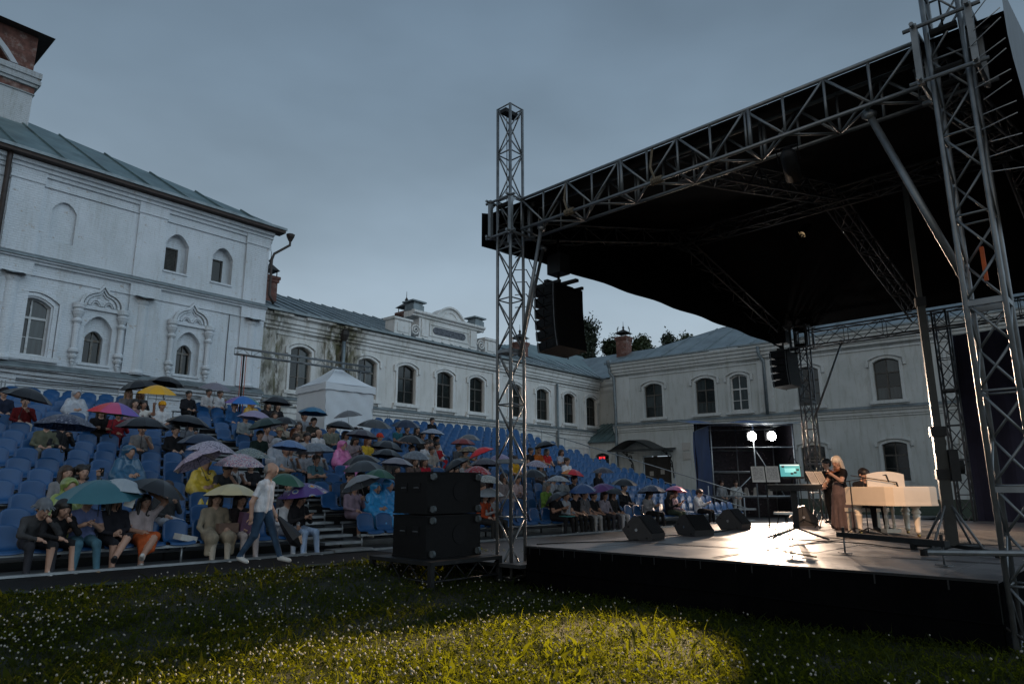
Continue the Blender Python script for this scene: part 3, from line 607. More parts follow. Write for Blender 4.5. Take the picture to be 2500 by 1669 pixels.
def tower(label, u, v, z0, z1, wd, m, foot=True, name='truss_tower', bay=.5):
    t = thing(name, label, 'truss tower', at(FS, u, v, 0), FS.a)
    truss(t, (0, 0, z0 + .05), (0, 0, z1), (0, 1, 0), wd, wd, bay, .029, .0145, m)
    if foot: G().box(-wd * .8, wd * .8, -wd * .8, wd * .8, z0, z0 + .04).obj('base_plate', STEEL, t)
    for zz in (z0 + 2.0, z0 + 4.0):
        g = G()
        for s in (-1, 1): g.box(-wd/2 - .02, wd/2 + .02, s * wd/2 - .02, s * wd/2 + .02, zz - .03, zz + .03); g.box(s * wd/2 - .02, s * wd/2 + .02, -wd/2 + .02, wd/2 - .02, zz - .03, zz + .03)
        g.obj('splice_frame', m, t)
    return t
def sleeve(t, zc, wd):
    g = G(); h = .36; o = wd / 2 + .09
    for z in (zc - h, zc + h):
        for s in (-1, 1): g.cyl((-o - .12, s * o, z), (o + .12, s * o, z), .026, n=8); g.cyl((s * o, -o - .12, z), (s * o, o + .12, z), .026, n=8)
    for sx in (-1, 1):
        for sy in (-1, 1): g.box(sx * o - .035, sx * o + .035, sy * o - .035, sy * o + .035, zc - h - .04, zc + h + .04)
    s_ = g.obj('sleeve_block', ALU, t)
    for sx in (-1, 1):
        for sy in (-1, 1): G().add([(sx*o, sy*o, zc + h), (sx*o*.4, sy*(o+.012), zc + h), (sx*o, sy*(o+.012), zc + h*.45)], [(0,1,2)]).obj('gusset', ALU, s_)
        for z in (zc - h + .1, zc + h - .1): G().cyl((sx * (o - .1), -o * .5, z), (sx * (o - .1), o * .5, z), .05, n=8).obj('roller', RUBBER, s_)
    return s_
t1 = tower('tall square truss tower at the near stage corner beside the subwoofers', 0, 0, -.3, 8.66, .345, ALU); sleeve(t1, 6.3, .36)
for x in (-.06, .05): rod(t1, 'hoist_chain', (x, .03, 6.6), (x, .03, 8.6), .008, STEEL, 4)
G().box(-.2, .2, -.08, .08, 8.52, 8.6).obj('head_block', STEEL, t1)
t2 = tower('square truss tower at the right edge, cut by the frame', 0, -7.37, -.8, 9.2, .36, ALU); sleeve(t2, 6.3, .38)
rod(t2, 'hoist_chain', (.02, .03, 6.6), (.02, .03, 9.0), .012, STEEL, 5)
G().box(.1, .13, -.02, .02, 3.5, 3.9).obj('orange_strap', mat('orange_webbing', (.5, .09, .015), .7, 0, .2, 9), t2)
G().cyl((-.4, -.7, .62), (-.4, .8, .55), .03, n=8).obj('outrigger_tube', GALV, t2)
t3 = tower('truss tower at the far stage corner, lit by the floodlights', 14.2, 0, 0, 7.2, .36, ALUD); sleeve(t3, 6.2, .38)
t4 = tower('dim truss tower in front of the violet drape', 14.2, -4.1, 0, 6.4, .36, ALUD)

def span(label, p0, p1, up, wd, h, bay, m, splice=0, mb=None, name='roof_truss', r=.026, rb=.012, faces='FBTU'):
    t = thing(name, label, 'truss', at(FS, 0, 0, 0), FS.a); truss(t, p0, p1, up, wd, h, bay, r, rb, m, mb, faces=faces, splice=splice); return t
st = span('bright aluminium side truss along the near edge of the stage roof', (.2, -.34, 6.31), (.2, -7.05, 6.31), (0,0,1), .5, .6, .56, ALU, 4, r=.03, rb=.02, faces='FBU')
rop = mat('dirty_rope', (.16, .13, .09), .9, 0, .3, 20)
for v_, zz in ((-3.3, 6.02), (-1.5, 6.02)):
    g = G()
    for k in range(6): g.tube([(-.05 + .05 * math.cos(a) + .01, v_ + k * .035 - .09, zz + .05 * math.sin(a)) for a in [i * math.pi / 4 for i in range(9)]], .014, 5)
    g.tube([(-.06, v_ + .02, zz), (-.06, v_ + .1, zz + .25), (-.04, v_ + .06, zz + .58)], .02, 5); g.obj('rope_lashing', rop, st)
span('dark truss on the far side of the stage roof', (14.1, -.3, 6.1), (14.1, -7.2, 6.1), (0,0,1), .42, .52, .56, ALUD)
for v_, nm in ((.55, 'front'), (-3.6, 'middle'), (-7.1, 'back')):
    for (a, b), sd in ((((.4, v_, 6.3), (7.1, v_, 8.0)), 'near'), (((7.1, v_, 8.0), (13.9, v_, 6.3)), 'far')):
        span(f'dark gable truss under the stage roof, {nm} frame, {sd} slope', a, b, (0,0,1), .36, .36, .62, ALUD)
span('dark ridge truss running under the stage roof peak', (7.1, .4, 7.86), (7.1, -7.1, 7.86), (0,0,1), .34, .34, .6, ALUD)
rf = thing('stage_roof', 'black tarpaulin stage roof with a pitched underside', 'stage roof', at(FS, 0, 0, 0), FS.a)
for a, b in (((.0, 6.6), (7.1, 8.34)), ((7.1, 8.34), (14.4, 6.58))):
    G().grid(lambda s, q: (a[0] + (b[0] - a[0]) * s, .7 - 8.65 * q, a[1] + (b[1] - a[1]) * s - .05 * math.sin(math.pi * s) * abs(math.sin(q * 3 * math.pi + .4)) + .0), 18, 18).obj('roof_sheet', TARP, rf, smooth=True)
n_ = 28; g = G()
prof = lambda u: 6.6 + 1.72 * min(u + .12, 14.4 - u) / 7.2
g.grid(lambda s, q: (-.1 + 14.5 * s, .7 + .04 * math.sin(s * 40) * (1 - q), 5.92 + .12 * math.sin(math.pi * s) ** .5 + (prof(-.1 + 14.5 * s) - 5.9 - .12 * math.sin(math.pi * s) ** .5) * q), 40, 3); g.obj('front_valance', TARP, rf)
g = G(); g.grid(lambda s, q: (-.35 + 15 * s, -7.98 - .08 * math.sin(s * 25 + q * 5) * (1 - q), 4.2 + (6.72 + 1.64 * max(0, 1 - abs(s - .5) * 2) - 4.2) * q), 50, 8); g.obj('back_skirt', TARPO, rf)
for k in range(12): rod(rf, 'tie_cord', (-.3, -7.6 - .03 * (k % 3), 4.6 + k * .17), (-.42 - .12 * (k % 2), -7.95, 4.5 + k * .19), .006, mat('white_cord', (.4, .4, .4), .8, 0, 0), 4)
dr_ = G().grid(lambda s, q: (14.75 + .05 * math.sin(s * 60), -4.2 - 6.0 * s, .1 + 5.6 * q), 60, 2).obj('side_drape', DRAPE, None, at(FS, 0, 0, 0), FS.a, label='dark violet drape hanging behind the far end of the stage', cat='drape')
def strut(label, p0, p1, r=.04): 
    o = G().cyl(p0, p1, r, n=10); o.cyl(Vector(p0) - Vector((0, .05, .04)), Vector(p0) + Vector((0, .05, .04)), r * 1.6, n=8)
    return o.obj('diagonal_strut', ALU, None, at(FS, 0, 0, 0), FS.a, smooth=True, label=label, cat='strut')
strut('steel diagonal strut from the side truss down to the right tower', (.1, -6.4, 5.95), (.06, -7.17, 3.55), .045)
strut('steel diagonal strut between near tower and side truss, outer one', (.05, -.75, 5.95), (.04, -.2, 3.6), .036)
strut('steel diagonal strut between near tower and roof, inner one', (.9, -.05, 5.95), (.22, -.02, 3.65), .034)
strut('thin diagonal strut on the far truss tower', (14.1, -1.3, 5.85), (14.15, -.15, 3.4), .034)

def added_lamp(label, u, v, z, tgt, energy, size, blend, L_=.28, color=(1.0, .72, .40)):  # added lamps for the grass pool and the piano; true sources unseen
    p = FS.w(u, v, z); t = thing('added_lamp', label, 'stage lamp', p, 0.); dv = (Vector(tgt) - p).normalized(); q = dv.to_track_quat('-Z', 'Y').to_euler(); t.rotation_euler = q
    G().lathe([(0, .2), (.06, .2), (.11, .12), (.115, -L_), (.105, -L_), (.1, .1)], 16).obj('barrel', STEEL, t, smooth=True)
    G().lathe([(0, .1), (.1, .1)], 16).obj('lens', mat('added_warm_lens', (1, .8, .5), .5, 0, 0, emit=(1., .7, .38), es=20), t); G().tube([(-.14, 0, 0), (-.14, 0, .24), (.14, 0, .24), (.14, 0, 0)], .012, 5).obj('yoke', STEEL, t)
    ld = bpy.data.lights.new('added_lamp_beam', 'SPOT'); ld.energy = energy; ld.color = color; ld.spot_size = R(size); ld.spot_blend = blend; ld.shadow_soft_size = .05
    lo = bpy.data.objects.new('added_lamp_beam', ld); COL.objects.link(lo); lo.parent = t; lo.location = (0, 0, -L_ - .005)
added_lamp('added black lamp under the roof ridge, casting the warm pool on the grass', 7.1, -3.0, 7.3, (-.3, 6.55, -.4), 27000, 19.5, .35, .6)
added_lamp('added black lamp under the side truss, lighting the piano', .2, -5.3, 5.72, (7.6, 14.6, .9), 2900, 34, .5, color=(1.0, .6, .36))
# deck: every platform panel an object
deck = thing('stage_deck', 'low stage deck of grey panels, wet and shining under the floodlights', 'stage', at(FS, 0, 0, 0), FS.a)
def floormat():
    m = bpy.data.materials.new('wet_stage_vinyl'); m.use_nodes = True; t = m.node_tree; p = t.nodes['Principled BSDF']
    g = N(t, 'ShaderNodeNewGeometry'); L = t.links.new
    n = N(t, 'ShaderNodeTexNoise'); n.inputs['Scale'].default_value = .9; n.inputs['Detail'].default_value = 7; n.inputs['Roughness'].default_value = .65; L(g.outputs['Position'], n.inputs['Vector'])
    r = N(t, 'ShaderNodeValToRGB'); r.color_ramp.elements[0].position = .35; r.color_ramp.elements[1].position = .68; r.color_ramp.elements[0].color = (.10, .095, .10, 1); r.color_ramp.elements[1].color = (.19, .175, .175, 1); L(n.outputs[0], r.inputs[0]); L(r.outputs[0], p.inputs['Base Color'])
    q = N(t, 'ShaderNodeMapRange'); q.inputs[1].default_value = .35; q.inputs[2].default_value = .7; q.inputs[3].default_value = .28; q.inputs[4].default_value = .55; L(n.outputs[0], q.inputs[0]); L(q.outputs[0], p.inputs['Roughness'])
    n2 = N(t, 'ShaderNodeTexNoise'); n2.inputs['Scale'].default_value = 35; n2.inputs['Detail'].default_value = 3; L(g.outputs['Position'], n2.inputs['Vector'])
    b = N(t, 'ShaderNodeBump'); b.inputs['Strength'].default_value = .12; b.inputs['Distance'].default_value = .01; L(n2.outputs[0], b.inputs['Height']); L(b.outputs[0], p.inputs['Normal']); p.inputs['Specular IOR Level'].default_value = .45
    return m
FLOOR = floormat()
pm = {}
for i in range(8):
    for j in range(7):
        if i == 0 and j == 6: continue
        z = random.uniform(-.004, .004); u0 = -.25 + i * 1.85; v0 = -.62 - j * 1.0
        if 'p' not in pm: pm['p'] = G().box(.004, 1.846, -.996, -.004, -.05, 0).mesh('deck_panel', FLOOR)
        link('deck_panel', pm['p'], deck, (u0, v0, .30 + z))
G().box(-.246, 1.596, -7.12, -6.626, .25, .3).obj('deck_panel', FLOOR, deck)
for i in range(9):
    for j in range(8): 
        if (i < 3 or j > 5 or j == 0) and not (i == 0 and j > 6): rod(deck, 'deck_leg', (-.2 + min(i * 1.85, 14.7), -.7 - j * .98, -.6), (-.2 + min(i * 1.85, 14.7), -.7 - j * .98, .25), .024, STEEL)
G().box(-.27, -.25, -7.13, -.6, .17, .296).obj('edge_beam', STEEL, deck); G().box(-.27, 14.6, -.6, -.58, .15, .296).obj('edge_beam', STEEL, deck)
for a, b in (((-.285, -.65, -.08), (-.285, -7.1, -.12)),): rod(deck, 'ledger_tube', a, b, .010, SKIRT)
for j in range(7): rod(deck, 'leg_brace', (-.16, -.7 - j * .98, .2), (-.2, -1.68 - j * .98, -.45), .018, STEEL)
g = G(); g.grid(lambda s, q: (-.275 + .006 * math.sin(s * 170), -.62 - 6.5 * s, -.62 + .89 * q), 90, 1); g.grid(lambda s, q: (-.275 + 1.9 * s, -7.13, -.62 + .89 * q), 20, 1); g.grid(lambda s, q: (-.1 + 14.6 * s, -.62 + .02 * math.sin(s * 90), -.6 + .84 * q), 60, 1); g.obj('skirt', SKIRT, deck)
rug = mat('dark_stage_carpet', (.045, .035, .03), .9, 0, .3, 3, .2, 80)
G().box(4.9, 9.4, -7.3, -3.4, .304, .312).obj('stage_carpet', rug, None, at(FS, 0, 0, 0), FS.a, label='dark carpet under the white piano', cat='carpet')

# ---------------------------------------------------------------- line arrays, subwoofers, monitors
def line_array(label, u, v, ztop, n, rz=0.):
    a = thing('line_array', label, 'loudspeaker array', at(FS, u, v, ztop), FS.a + rz)
    y = 0.; z = -.12; ang = 0.
    g = G(); g.box(-.42, .42, -.05, .05, -.06, 0); g.box(-.05, .05, -.5, .35, -.06, .0); g.box(-.4, -.34, -.35, .3, -.12, -.06); g.box(.34, .4, -.35, .3, -.12, -.06); g.obj('fly_frame', STEEL, a)
    rod(a, 'hoist_chain', (0, 0, 0), (0, 0, 1.2), .03, STEEL); G().box(-.16, .16, -.18, .18, .2, .62).obj('chain_hoist', STEEL, a)
    for k in range(n):
        c = G(); w2, w1, d, h = .45, .34, .56, .225
        c.prism([(-.28, -h), (.30, -h * .86), (.30, -.02), (-.28, 0)], -w2, w2, 'x')
        o = c.obj('speaker_cabinet', BLACKP, a, (0, y, z)); o.rotation_euler = (ang, 0, 0)
        for s in (-1, 1):
            g = G(); g.box(s * w2 - .012 * (s < 0) , s * w2 + .012 * (s > 0), -.2, -.02, -h + .05, -.05); g.box(s * w2 - .012 * (s < 0), s * w2 + .012 * (s > 0), .04, .2, -h + .05, -.05); g.obj('side_handle', GRILLE, o)
            g = G(); g.box(s * (w2 + .014) - .008, s * (w2 + .014) + .008, -.25, -.23, -h, 0); g.box(s * (w2 + .014) - .008, s * (w2 + .014) + .008, .24, .27, -h, 0); g.obj('rigging_bar', ALUD, o)
        G().box(-w2 + .03, w2 - .03, .301, .315, -h * .84, -.03).obj('grille', GRILLE, o)
        z -= (h + .005) * math.cos(ang); y += (h + .005) * math.sin(ang) * 1; ang -= R(.7 + k * .62)
    return a
line_array('black line array hanging beside the near truss tower', 1.72, .25, 5.45, 6)
line_array('black line array hanging beside the far truss tower', 13.3, .3, 5.7, 5)
cab_ = G()
for k, (z0, z1) in enumerate(((6.0, 5.0), (5.0, 4.4), (4.4, 4.3))):
    pass
for k in range(5):
    z0 = 4.3 + .25 * k; cab_.tube([(.18, .05, z0 + .3), (.5, .05, z0 + .38 + .1 * (k == 4)), (.85, .12, z0 + .1), (1.3, .2, z0 - .02)], .011, 4)
cab_.obj('cable_loom', RUBBER, None, at(FS, 0, 0, 0), FS.a, label='black cables looping from the near tower to the line array', cat='cable')
tb = thing('speaker_platform', 'low black square platform carrying the subwoofers on the grass', 'platform', at(FS, -1.1, .72, -.3), FS.a)
G().box(-.78, .78, -.82, .82, .36, .42).obj('top', STEEL, tb)
for sx in (-1, 1):
    for sy in (-1, 1): G().box(sx*.74-.04, sx*.74+.04, sy*.78-.04, sy*.78+.04, 0, .36).obj('leg', STEEL, tb)
for s in (-1, 1):
    rod(tb, 'rail', (-.74, s*.78, .12), (.74, s*.78, .12), .018, STEEL); rod(tb, 'rail', (s*.74, -.78, .12), (s*.74, .78, .12), .018, STEEL)
    for k in range(6):
        a = -.74 + k * .2467; rod(tb, 'brace', (a, s*.78, .12 if k % 2 else .36), (a + .2467, s*.78, .36 if k % 2 else .12), .012, STEEL); rod(tb, 'brace', (s*.74, a, .12 if k % 2 else .36), (s*.74, a + .26, .36 if k % 2 else .12), .012, STEEL)
for k, nm in ((0, 'lower of the two black subwoofers stacked on the grass'), (1, 'upper of the two black subwoofers stacked on the grass')):
    sb = thing('subwoofer', nm, 'subwoofer', at(FS, -1.08, .72, .125 + k * .70), FS.a, 'stacked subwoofers')
    g = G(); g.box(-.6, .6, -.44, .44, .0, .68); g.box(-.61, .61, -.45, .45, .0, .03); g.box(-.61, .61, -.45, .45, .65, .68); g.obj('cabinet', BLACKP, sb)
    for s in (-.26, .08):
        g = G(); g.box(-.612, -.6, s, s + .16, .36, .5); h_ = g.obj('handle_cup', GRILLE, sb); G().cyl((-.62, s + .02, .42), (-.62, s + .14, .42), .012, n=6).obj('handle_bar', ALUD, h_)
    for x, y_ in ((-.5, -.45), (.5, -.45)):
        for zz in (.08, .6):
            w_ = G().cyl((x - .045, y_ - .07, zz), (x - .0, y_ - .07, zz), .055, n=14).obj('castor', mat('grey_castor_wheel', (.09, .11, .12), .35, .3, .2, 5), sb); G().box(x - .06, x + .015, y_ - .04, y_, zz - .04, zz + .04).obj('castor_bracket', CHROME, w_)
    G().cyl((-.5+.62, -.452, .36), (-.5+.62, -.446, .36), .16, n=20).obj('rear_port', GRILLE, sb)
    G().box(-.52, .52, .442, .455, .06, .62).obj('grille', GRILLE, sb)
def monitor(label, u, v, rz, s=1.):
    m_ = thing('stage_monitor', label, 'stage monitor', at(FS, u, v, .305), FS.a + rz)
    prof = [(-.3, 0), (.2, 0), (.34, .2), (.1, .46), (-.02, .48), (-.32, .12)]
    prof = [(a * s, b * s) for a, b in prof]
    for x in (-1, 1): pass
    G().prism(prof, -.32 * s, .32 * s, 'x').obj('cabinet', mat('black_monitor_paint', (.02, .019, .02), .5, 0, .25, 20, .2, 160), m_)
    g = G(); a0, a1 = Vector((0, -.31 * s, .14 * s)), Vector((0, -.03 * s, .47 * s)); nr = Vector((0, -.77, .63)) * .012
    g.add([Vector((-.29*s, 0, 0)) + a0 + nr, Vector((.29*s, 0, 0)) + a0 + nr, Vector((.29*s, 0, 0)) + a1 + nr, Vector((-.29*s, 0, 0)) + a1 + nr, Vector((-.29*s, 0, 0)) + a0, Vector((.29*s, 0, 0)) + a0, Vector((.29*s, 0, 0)) + a1, Vector((-.29*s, 0, 0)) + a1], [(0,1,2,3),(0,4,5,1),(1,5,6,2),(2,6,7,3),(3,7,4,0)]); g.obj('grille', GRILLE, m_)
    for x in (-1, 1):
        G().cyl((x * .321 * s, .02 * s, .2 * s), (x * .328 * s, .02 * s, .2 * s), .03 * s, n=12).obj('pole_socket', CHROME, m_)
        for yy, zz in ((-.2, .05), (.22, .06), (.2, .26)): G().cyl((x * .321 * s, yy * s, zz * s), (x * .33 * s, yy * s, zz * s), .018, n=8).obj('foot', RUBBER, m_)
monitor('nearest black wedge monitor at the stage front', 2.2, -1.3, R(8), .9)
monitor('second black wedge monitor along the stage front', 3.85, -1.4, R(-14), .85)
monitor('third wedge monitor along the stage front', 6.35, -1.0, R(6), .95)
monitor('farthest wedge monitor behind the keyboard stand', 9.2, -1.5, R(25), 1.0)

# ---------------------------------------------------------------- floodlight booth beyond the stand
BLUE = mat('blue_tarpaulin', (.02, .055, .17), .55, 0, .25, 1.5, .25, 3)
BOOTHIN = mat('dark_booth_mesh_glints', (.035, .03, .038), .7, 0, .5, 9, stain_glint=((.3, .26, .26), 7, .62, .66, .8))  # pale specks paint the sparkle of lit drops into the sheet colour
bo = thing('floodlight_booth', 'blue tarpaulin scaffold booth carrying two floodlights beside the stand', 'booth', (8.6, 29.8, -.1), R(-2))
W_, D_, H_ = 3.5, 2.6, 4.05
for x in (0, W_ * .52, W_):
    for y in (0, D_): rod(bo, 'scaffold_post', (x, y, 0), (x, y, H_ + (.35 if y else 0)), .03, GALV)
for zz in (1.0, 2.02, 3.05, 4.0):
    rod(bo, 'scaffold_rail', (0, 0, zz), (W_, 0, zz), .026, GALV); rod(bo, 'scaffold_rail', (0, 0, zz), (0, D_, zz), .026, GALV); rod(bo, 'scaffold_rail', (0, D_, zz), (W_, D_, zz), .026, GALV)
rod(bo, 'scaffold_brace', (W_ * .52, .05, 2.0), (.3, .05, .6), .024, GALV); rod(bo, 'scaffold_brace', (W_ * .52, .05, 3.05), (W_ * .85, .05, 1.0), .024, GALV)
rod(bo, 'scaffold_brace', (.05, 0, .1), (.5, -.5, 0), .024, GALV)
G().grid(lambda s, q: (-.06 - .03 * math.sin(q * 9 + s * 7), -.02 + (D_ + .5) * s, .02 + 3.95 * q), 14, 14).obj('side_sheet', BLUE, bo, smooth=True)
G().grid(lambda s, q: (-.1 + (W_ + .2) * s, D_ + .06 + .03 * math.sin(s * 20), .0 + 4.3 * q), 20, 4).obj('back_sheet', BOOTHIN, bo)
G().grid(lambda s, q: (W_ + .06, (D_ + .1) * s, 4.1 * q), 4, 4).obj('end_sheet', BOOTHIN, bo)
G().grid(lambda s, q: (-.7 + (W_ + 1.0) * s, -.35 + (D_ + .8) * q, 4.02 + .42 * q + .06 * math.sin(s * 11) * q), 20, 6).obj('roof_sheet', BLUE, bo)
rod(bo, 'roof_tube', (-.75, -.36, 4.05), (W_ + .4, -.36, 4.05), .035, GALV); rod(bo, 'roof_tube', (-.72, -.3, 4.05), (-.72, D_ + .4, 4.46), .03, GALV)
G().box(.25, W_ - .1, .5, 1.3, .92, .98).obj('counter', ALUD, bo); G().box(.2, W_ * .5, .1, .3, .42, .5).obj('bench_board', GALV, bo)
LAMPC = (1.0, .74, .54)
for i, lx in enumerate((1.74, 2.58)):
    wp = bo.matrix_basis @ Vector((lx, -.12, 3.5)); c_, s_ = math.cos(R(-2)), math.sin(R(-2))
    wp = Vector((8.6 + lx * c_ + .12 * s_, 29.8 + lx * s_ - .12 * c_, 3.42))
    fl = thing('floodlight', ('left' if i == 0 else 'right') + ' of the two white floodlights glaring on the booth', 'floodlight', wp, R(12), 'floodlights on the booth')
    G().box(-.22, .22, .03, .2, -.18, .18).obj('housing', STEEL, fl); G().tube([(-.25, .1, 0), (-.25, .1, .3), (.25, .1, .3), (.25, .1, 0)], .015, 5).obj('yoke', STEEL, fl)
    G().lathe([(0, -.004), (.19, -.004), (.19, .0)], 20, (0, 0, 0)).obj('lens', mat('glowing_lamp_lens', (1, 1, 1), .5, 0, 0, emit=(1.0, .97, .94), es=120), fl).rotation_euler = (R(90), 0, 0)
    ld = bpy.data.lights.new('flood_beam', 'SPOT'); ld.energy = 9500; ld.color = LAMPC; ld.spot_size = R(46); ld.spot_blend = .5; ld.shadow_soft_size = .12
    lo = bpy.data.objects.new('flood_beam', ld); COL.objects.link(lo); lo.parent = fl; lo.location = (0, -.06, 0)
    tgt = Vector((1.5, 8.0, -2.6)) if i == 0 else Vector((4.6, 9.5, -3.2))
    dv = tgt - wp; q = dv.to_track_quat('-Z', 'Y').to_euler(); lo.rotation_euler = (Matrix.Rotation(-R(12), 4, 'Z') @ q.to_matrix().to_4x4()).to_euler()
# ================================================================= STAND (bleachers)
SEATB = mat('blue_seat_plastic', (.009, .066, .185), .42, 0, .14, 4, .05, 90, rv=.08)
DECKP = mat('grey_stand_plywood', (.09, .095, .10), .7, 0, .25, 3)
stand = thing('seating_stand', 'long stepped grandstand of blue seats filling the courtyard', 'grandstand', at(FS, 0, 0, 0), FS.a)
NR, V0, RUN, RISE, SZ0 = 16, 4.0, .76, .235, .33
rowv = lambda n: V0 + RUN * n
rowz = lambda n: SZ0 + RISE * n
UL, UR = -9.4, 17.3
AIS = (-1.3, -.42)
for n in range(NR):
    v, z = rowv(n), rowz(n) - .40
    for a, b in ((UL, AIS[0] - .02), (AIS[1] + .02, UR - .0)):
        if n: G().box(a, b, v - .08, v + RUN - .08, z - .035, z).obj('tread', DECKP, stand)
        G().box(a, b, v + .02, v + .09, rowz(n) - .075, rowz(n) - .03).obj('bench_rail', GALV, stand)
        k = int((b - a) / 2.2)
        for i in range(k + 1):
            x = a + .05 + (b - a - .1) * i / max(k, 1); rod(stand, 'bench_post', (x, v + .06, z), (x, v + .06, rowz(n) - .06), .02, GALV); 
            if n % 3 == 1: rod(stand, 'support_post', (x, v + .1, -.05), (x, v + .1, z - .02), .024, STEEL)
    if n: G().box(UL, UR, v + RUN - .1, v + RUN - .085, z, z + RISE - .04).obj('riser', mat('dark_riser', (.03, .032, .035), .8, 0, .3, 3), stand)
for k in range(2 * NR - 1):
    v, z = V0 - .45 + k * RUN / 2, (k + 1) * RISE / 2 - .06
    if k < 27: G().box(AIS[0], AIS[1], v, v + RUN / 2 + .03, z - .05, z).obj('aisle_step', mat('worn_step_plate', (.17, .175, .175), .6, .2, .3, 5), stand); G().box(AIS[0], AIS[1], v - .008, v - .001, z - .045, z + .004).obj('step_nosing', GALV, stand)
G().box(UL + 1.0, UR, V0 - .42, V0 - .3, .0, .035).obj('front_rail', GALV, stand)
G().box(UL, UR, V0 - .3, V0 + .6, -.03, -.005).obj('front_tread', DECKP, stand)
# rails: right end (descending) with mid rail, back rail, left rail
for h_ in (1.0, .45):
    rod(stand, 'handrail', (UR + .06, V0 - .1, h_), (UR + .06, rowv(NR - 1) + .6, rowz(NR - 1) - .4 + h_), .022, GALV)
for k in range(0, NR, 2): rod(stand, 'rail_post', (UR + .06, rowv(k), rowz(k) - .5), (UR + .06, rowv(k), rowz(k) + .53), .022, GALV)
for k in range(14):
    x = UL + .4 + k * 1.98
    for dx in (0, .09): rod(stand, 'rail_post', (x + dx, rowv(NR - 1) + .66, rowz(NR - 1) - .4), (x + dx, rowv(NR - 1) + .66, rowz(NR - 1) + .55), .02, GALV)
rod(stand, 'handrail', (UL, rowv(NR - 1) + .66, rowz(NR - 1) + .5), (UR, rowv(NR - 1) + .66, rowz(NR - 1) + .5), .018, GALV)
G().box(-7.25, -7.19, V0 - .35, V0 - .29, 0, .72).obj('rail_post', GALV, stand)
g = G(); g.add([(-7.25, V0 - .38, .7), (-7.19, V0 - .38, .7), (-7.19, V0 + 1.6, 1.95), (-7.25, V0 + 1.6, 1.95), (-7.25, V0 - .38, .76), (-7.19, V0 - .38, .76), (-7.19, V0 + 1.6, 2.01), (-7.25, V0 + 1.6, 2.01)], [(0,3,2,1),(4,5,6,7),(0,1,5,4),(1,2,6,5),(2,3,7,6),(3,0,4,7)]); g.obj('handrail', GALV, stand)
rod(stand, 'rail_brace', (-7.22, V0 + .55, .05), (-7.22, V0 - .3, .55), .024, GALV)
# seat shell
def seatmesh(res=1):
    g = G(); nu, nv = (8, 10) if res else (4, 5)
    prof = [(-.22, -.035), (-.2, .0), (-.1, .012), (.04, .0), (.13, .012), (.175, .05), (.195, .13), (.21, .24), (.225, .34), (.23, .385)]
    if not res: prof = [(-.22, -.03), (-.1, .012), (.13, .012), (.195, .13), (.23, .385)]
    L = len(prof)
    def P(s, k, off=0.):
        y, z = prof[k]; wd = .215; x = (s - .5) * 2
        if k > L * .6: wd = .215 - .0 * k; 
        top = max(0, (k - L + 3) / 2.) if res else max(0, k - L + 2) * 1.
        xx = x * wd; zz = z - (.09 * abs(x) ** 3.2) * top * (1 if k >= L - 2 else .35) + .02 * x * x * (k < L * .55)
        yy = y + (.028 * (1 - x * x) if k >= L * .5 else 0)
        return (xx, yy + off * (.9 if k >= L * .5 else 0), zz - off * (1 if k < L * .5 else 0))
    vs = []; fs = []
    for off in (0, .012):
        for k in range(L):
            for i in range(nu + 1): vs.append(P(i / nu, k, off))
    M = (nu + 1) * L
    for k in range(L - 1):
        for i in range(nu):
            a = k * (nu + 1) + i
            fs.append((a, a + 1, a + nu + 2, a + nu + 1)); fs.append((M + a, M + a + nu + 1, M + a + nu + 2, M + a + 1))
    for i in range(nu):
        a = i; fs.append((a, M + a, M + a + 1, a + 1)); a = (L - 1) * (nu + 1) + i; fs.append((a, a + 1, M + a + 1, M + a))
    for k in range(L - 1):
        for i in (0, nu):
            a = k * (nu + 1) + i; b_ = a + nu + 1; fs.append((a, b_, M + b_, M + a))
    g.add(vs, fs); 
    return g
SM = seatmesh().mesh('seat', SEATB, True)
CAMP = Vector((0, 0, 1.22))
seats = []
PITCH = .5
for n in range(NR):
    x = UL + .35 + (.25 if n % 2 else 0)
    while x < UR - .3:
        if not (AIS[0] - .28 < x < AIS[1] + .28) and not (n >= 12 and 2.9 < x < 6.3): seats.append((n, x))
        x += PITCH
def inview(p):
    y = p.y * math.cos(R(12.15)) + (p.z - 1.22) * math.sin(R(12.15)); return y > 1 and -1.02 < p.x / y / .7498 < 1.02
cand = []
for n, x in seats:
    p = FS.w(x, rowv(n) + .2, rowz(n))
    if inview(p): cand.append(((p - CAMP).length, n, x))
ORD = ['first', 'second', 'third', 'fourth', 'fifth', 'sixth', 'seventh', 'eighth', 'ninth', 'tenth', 'eleventh', 'twelfth', 'thirteenth', 'fourteenth', 'fifteenth', 'sixteenth']
cand.sort(); near = cand[:300]; far = cand[300:]
for d, n, x in near:
    link('stand_seat', SM, None, at(FS, x + random.uniform(-.012, .012), rowv(n) + .2, rowz(n)), FS.a + random.uniform(-.02, .02), label='blue plastic seat in the %s row from the front, %s of the stair' % (ORD[n], 'left' if x < AIS[0] else 'right'), cat='seat', group='blue seats of the %s row, %s block' % (ORD[n], 'left' if x < AIS[0] else 'right'))
lo_ = seatmesh(0); g = G()
for d, n, x in far: g.add([(a + x, b + rowv(n) + .2, c + rowz(n)) for a, b, c in lo_.v], lo_.f)
g.obj('distant_seats', SEATB, None, at(FS, 0, 0, 0), FS.a, smooth=True, label='blue plastic seats filling the far rows of the grandstand', cat='seats', kind='stuff')

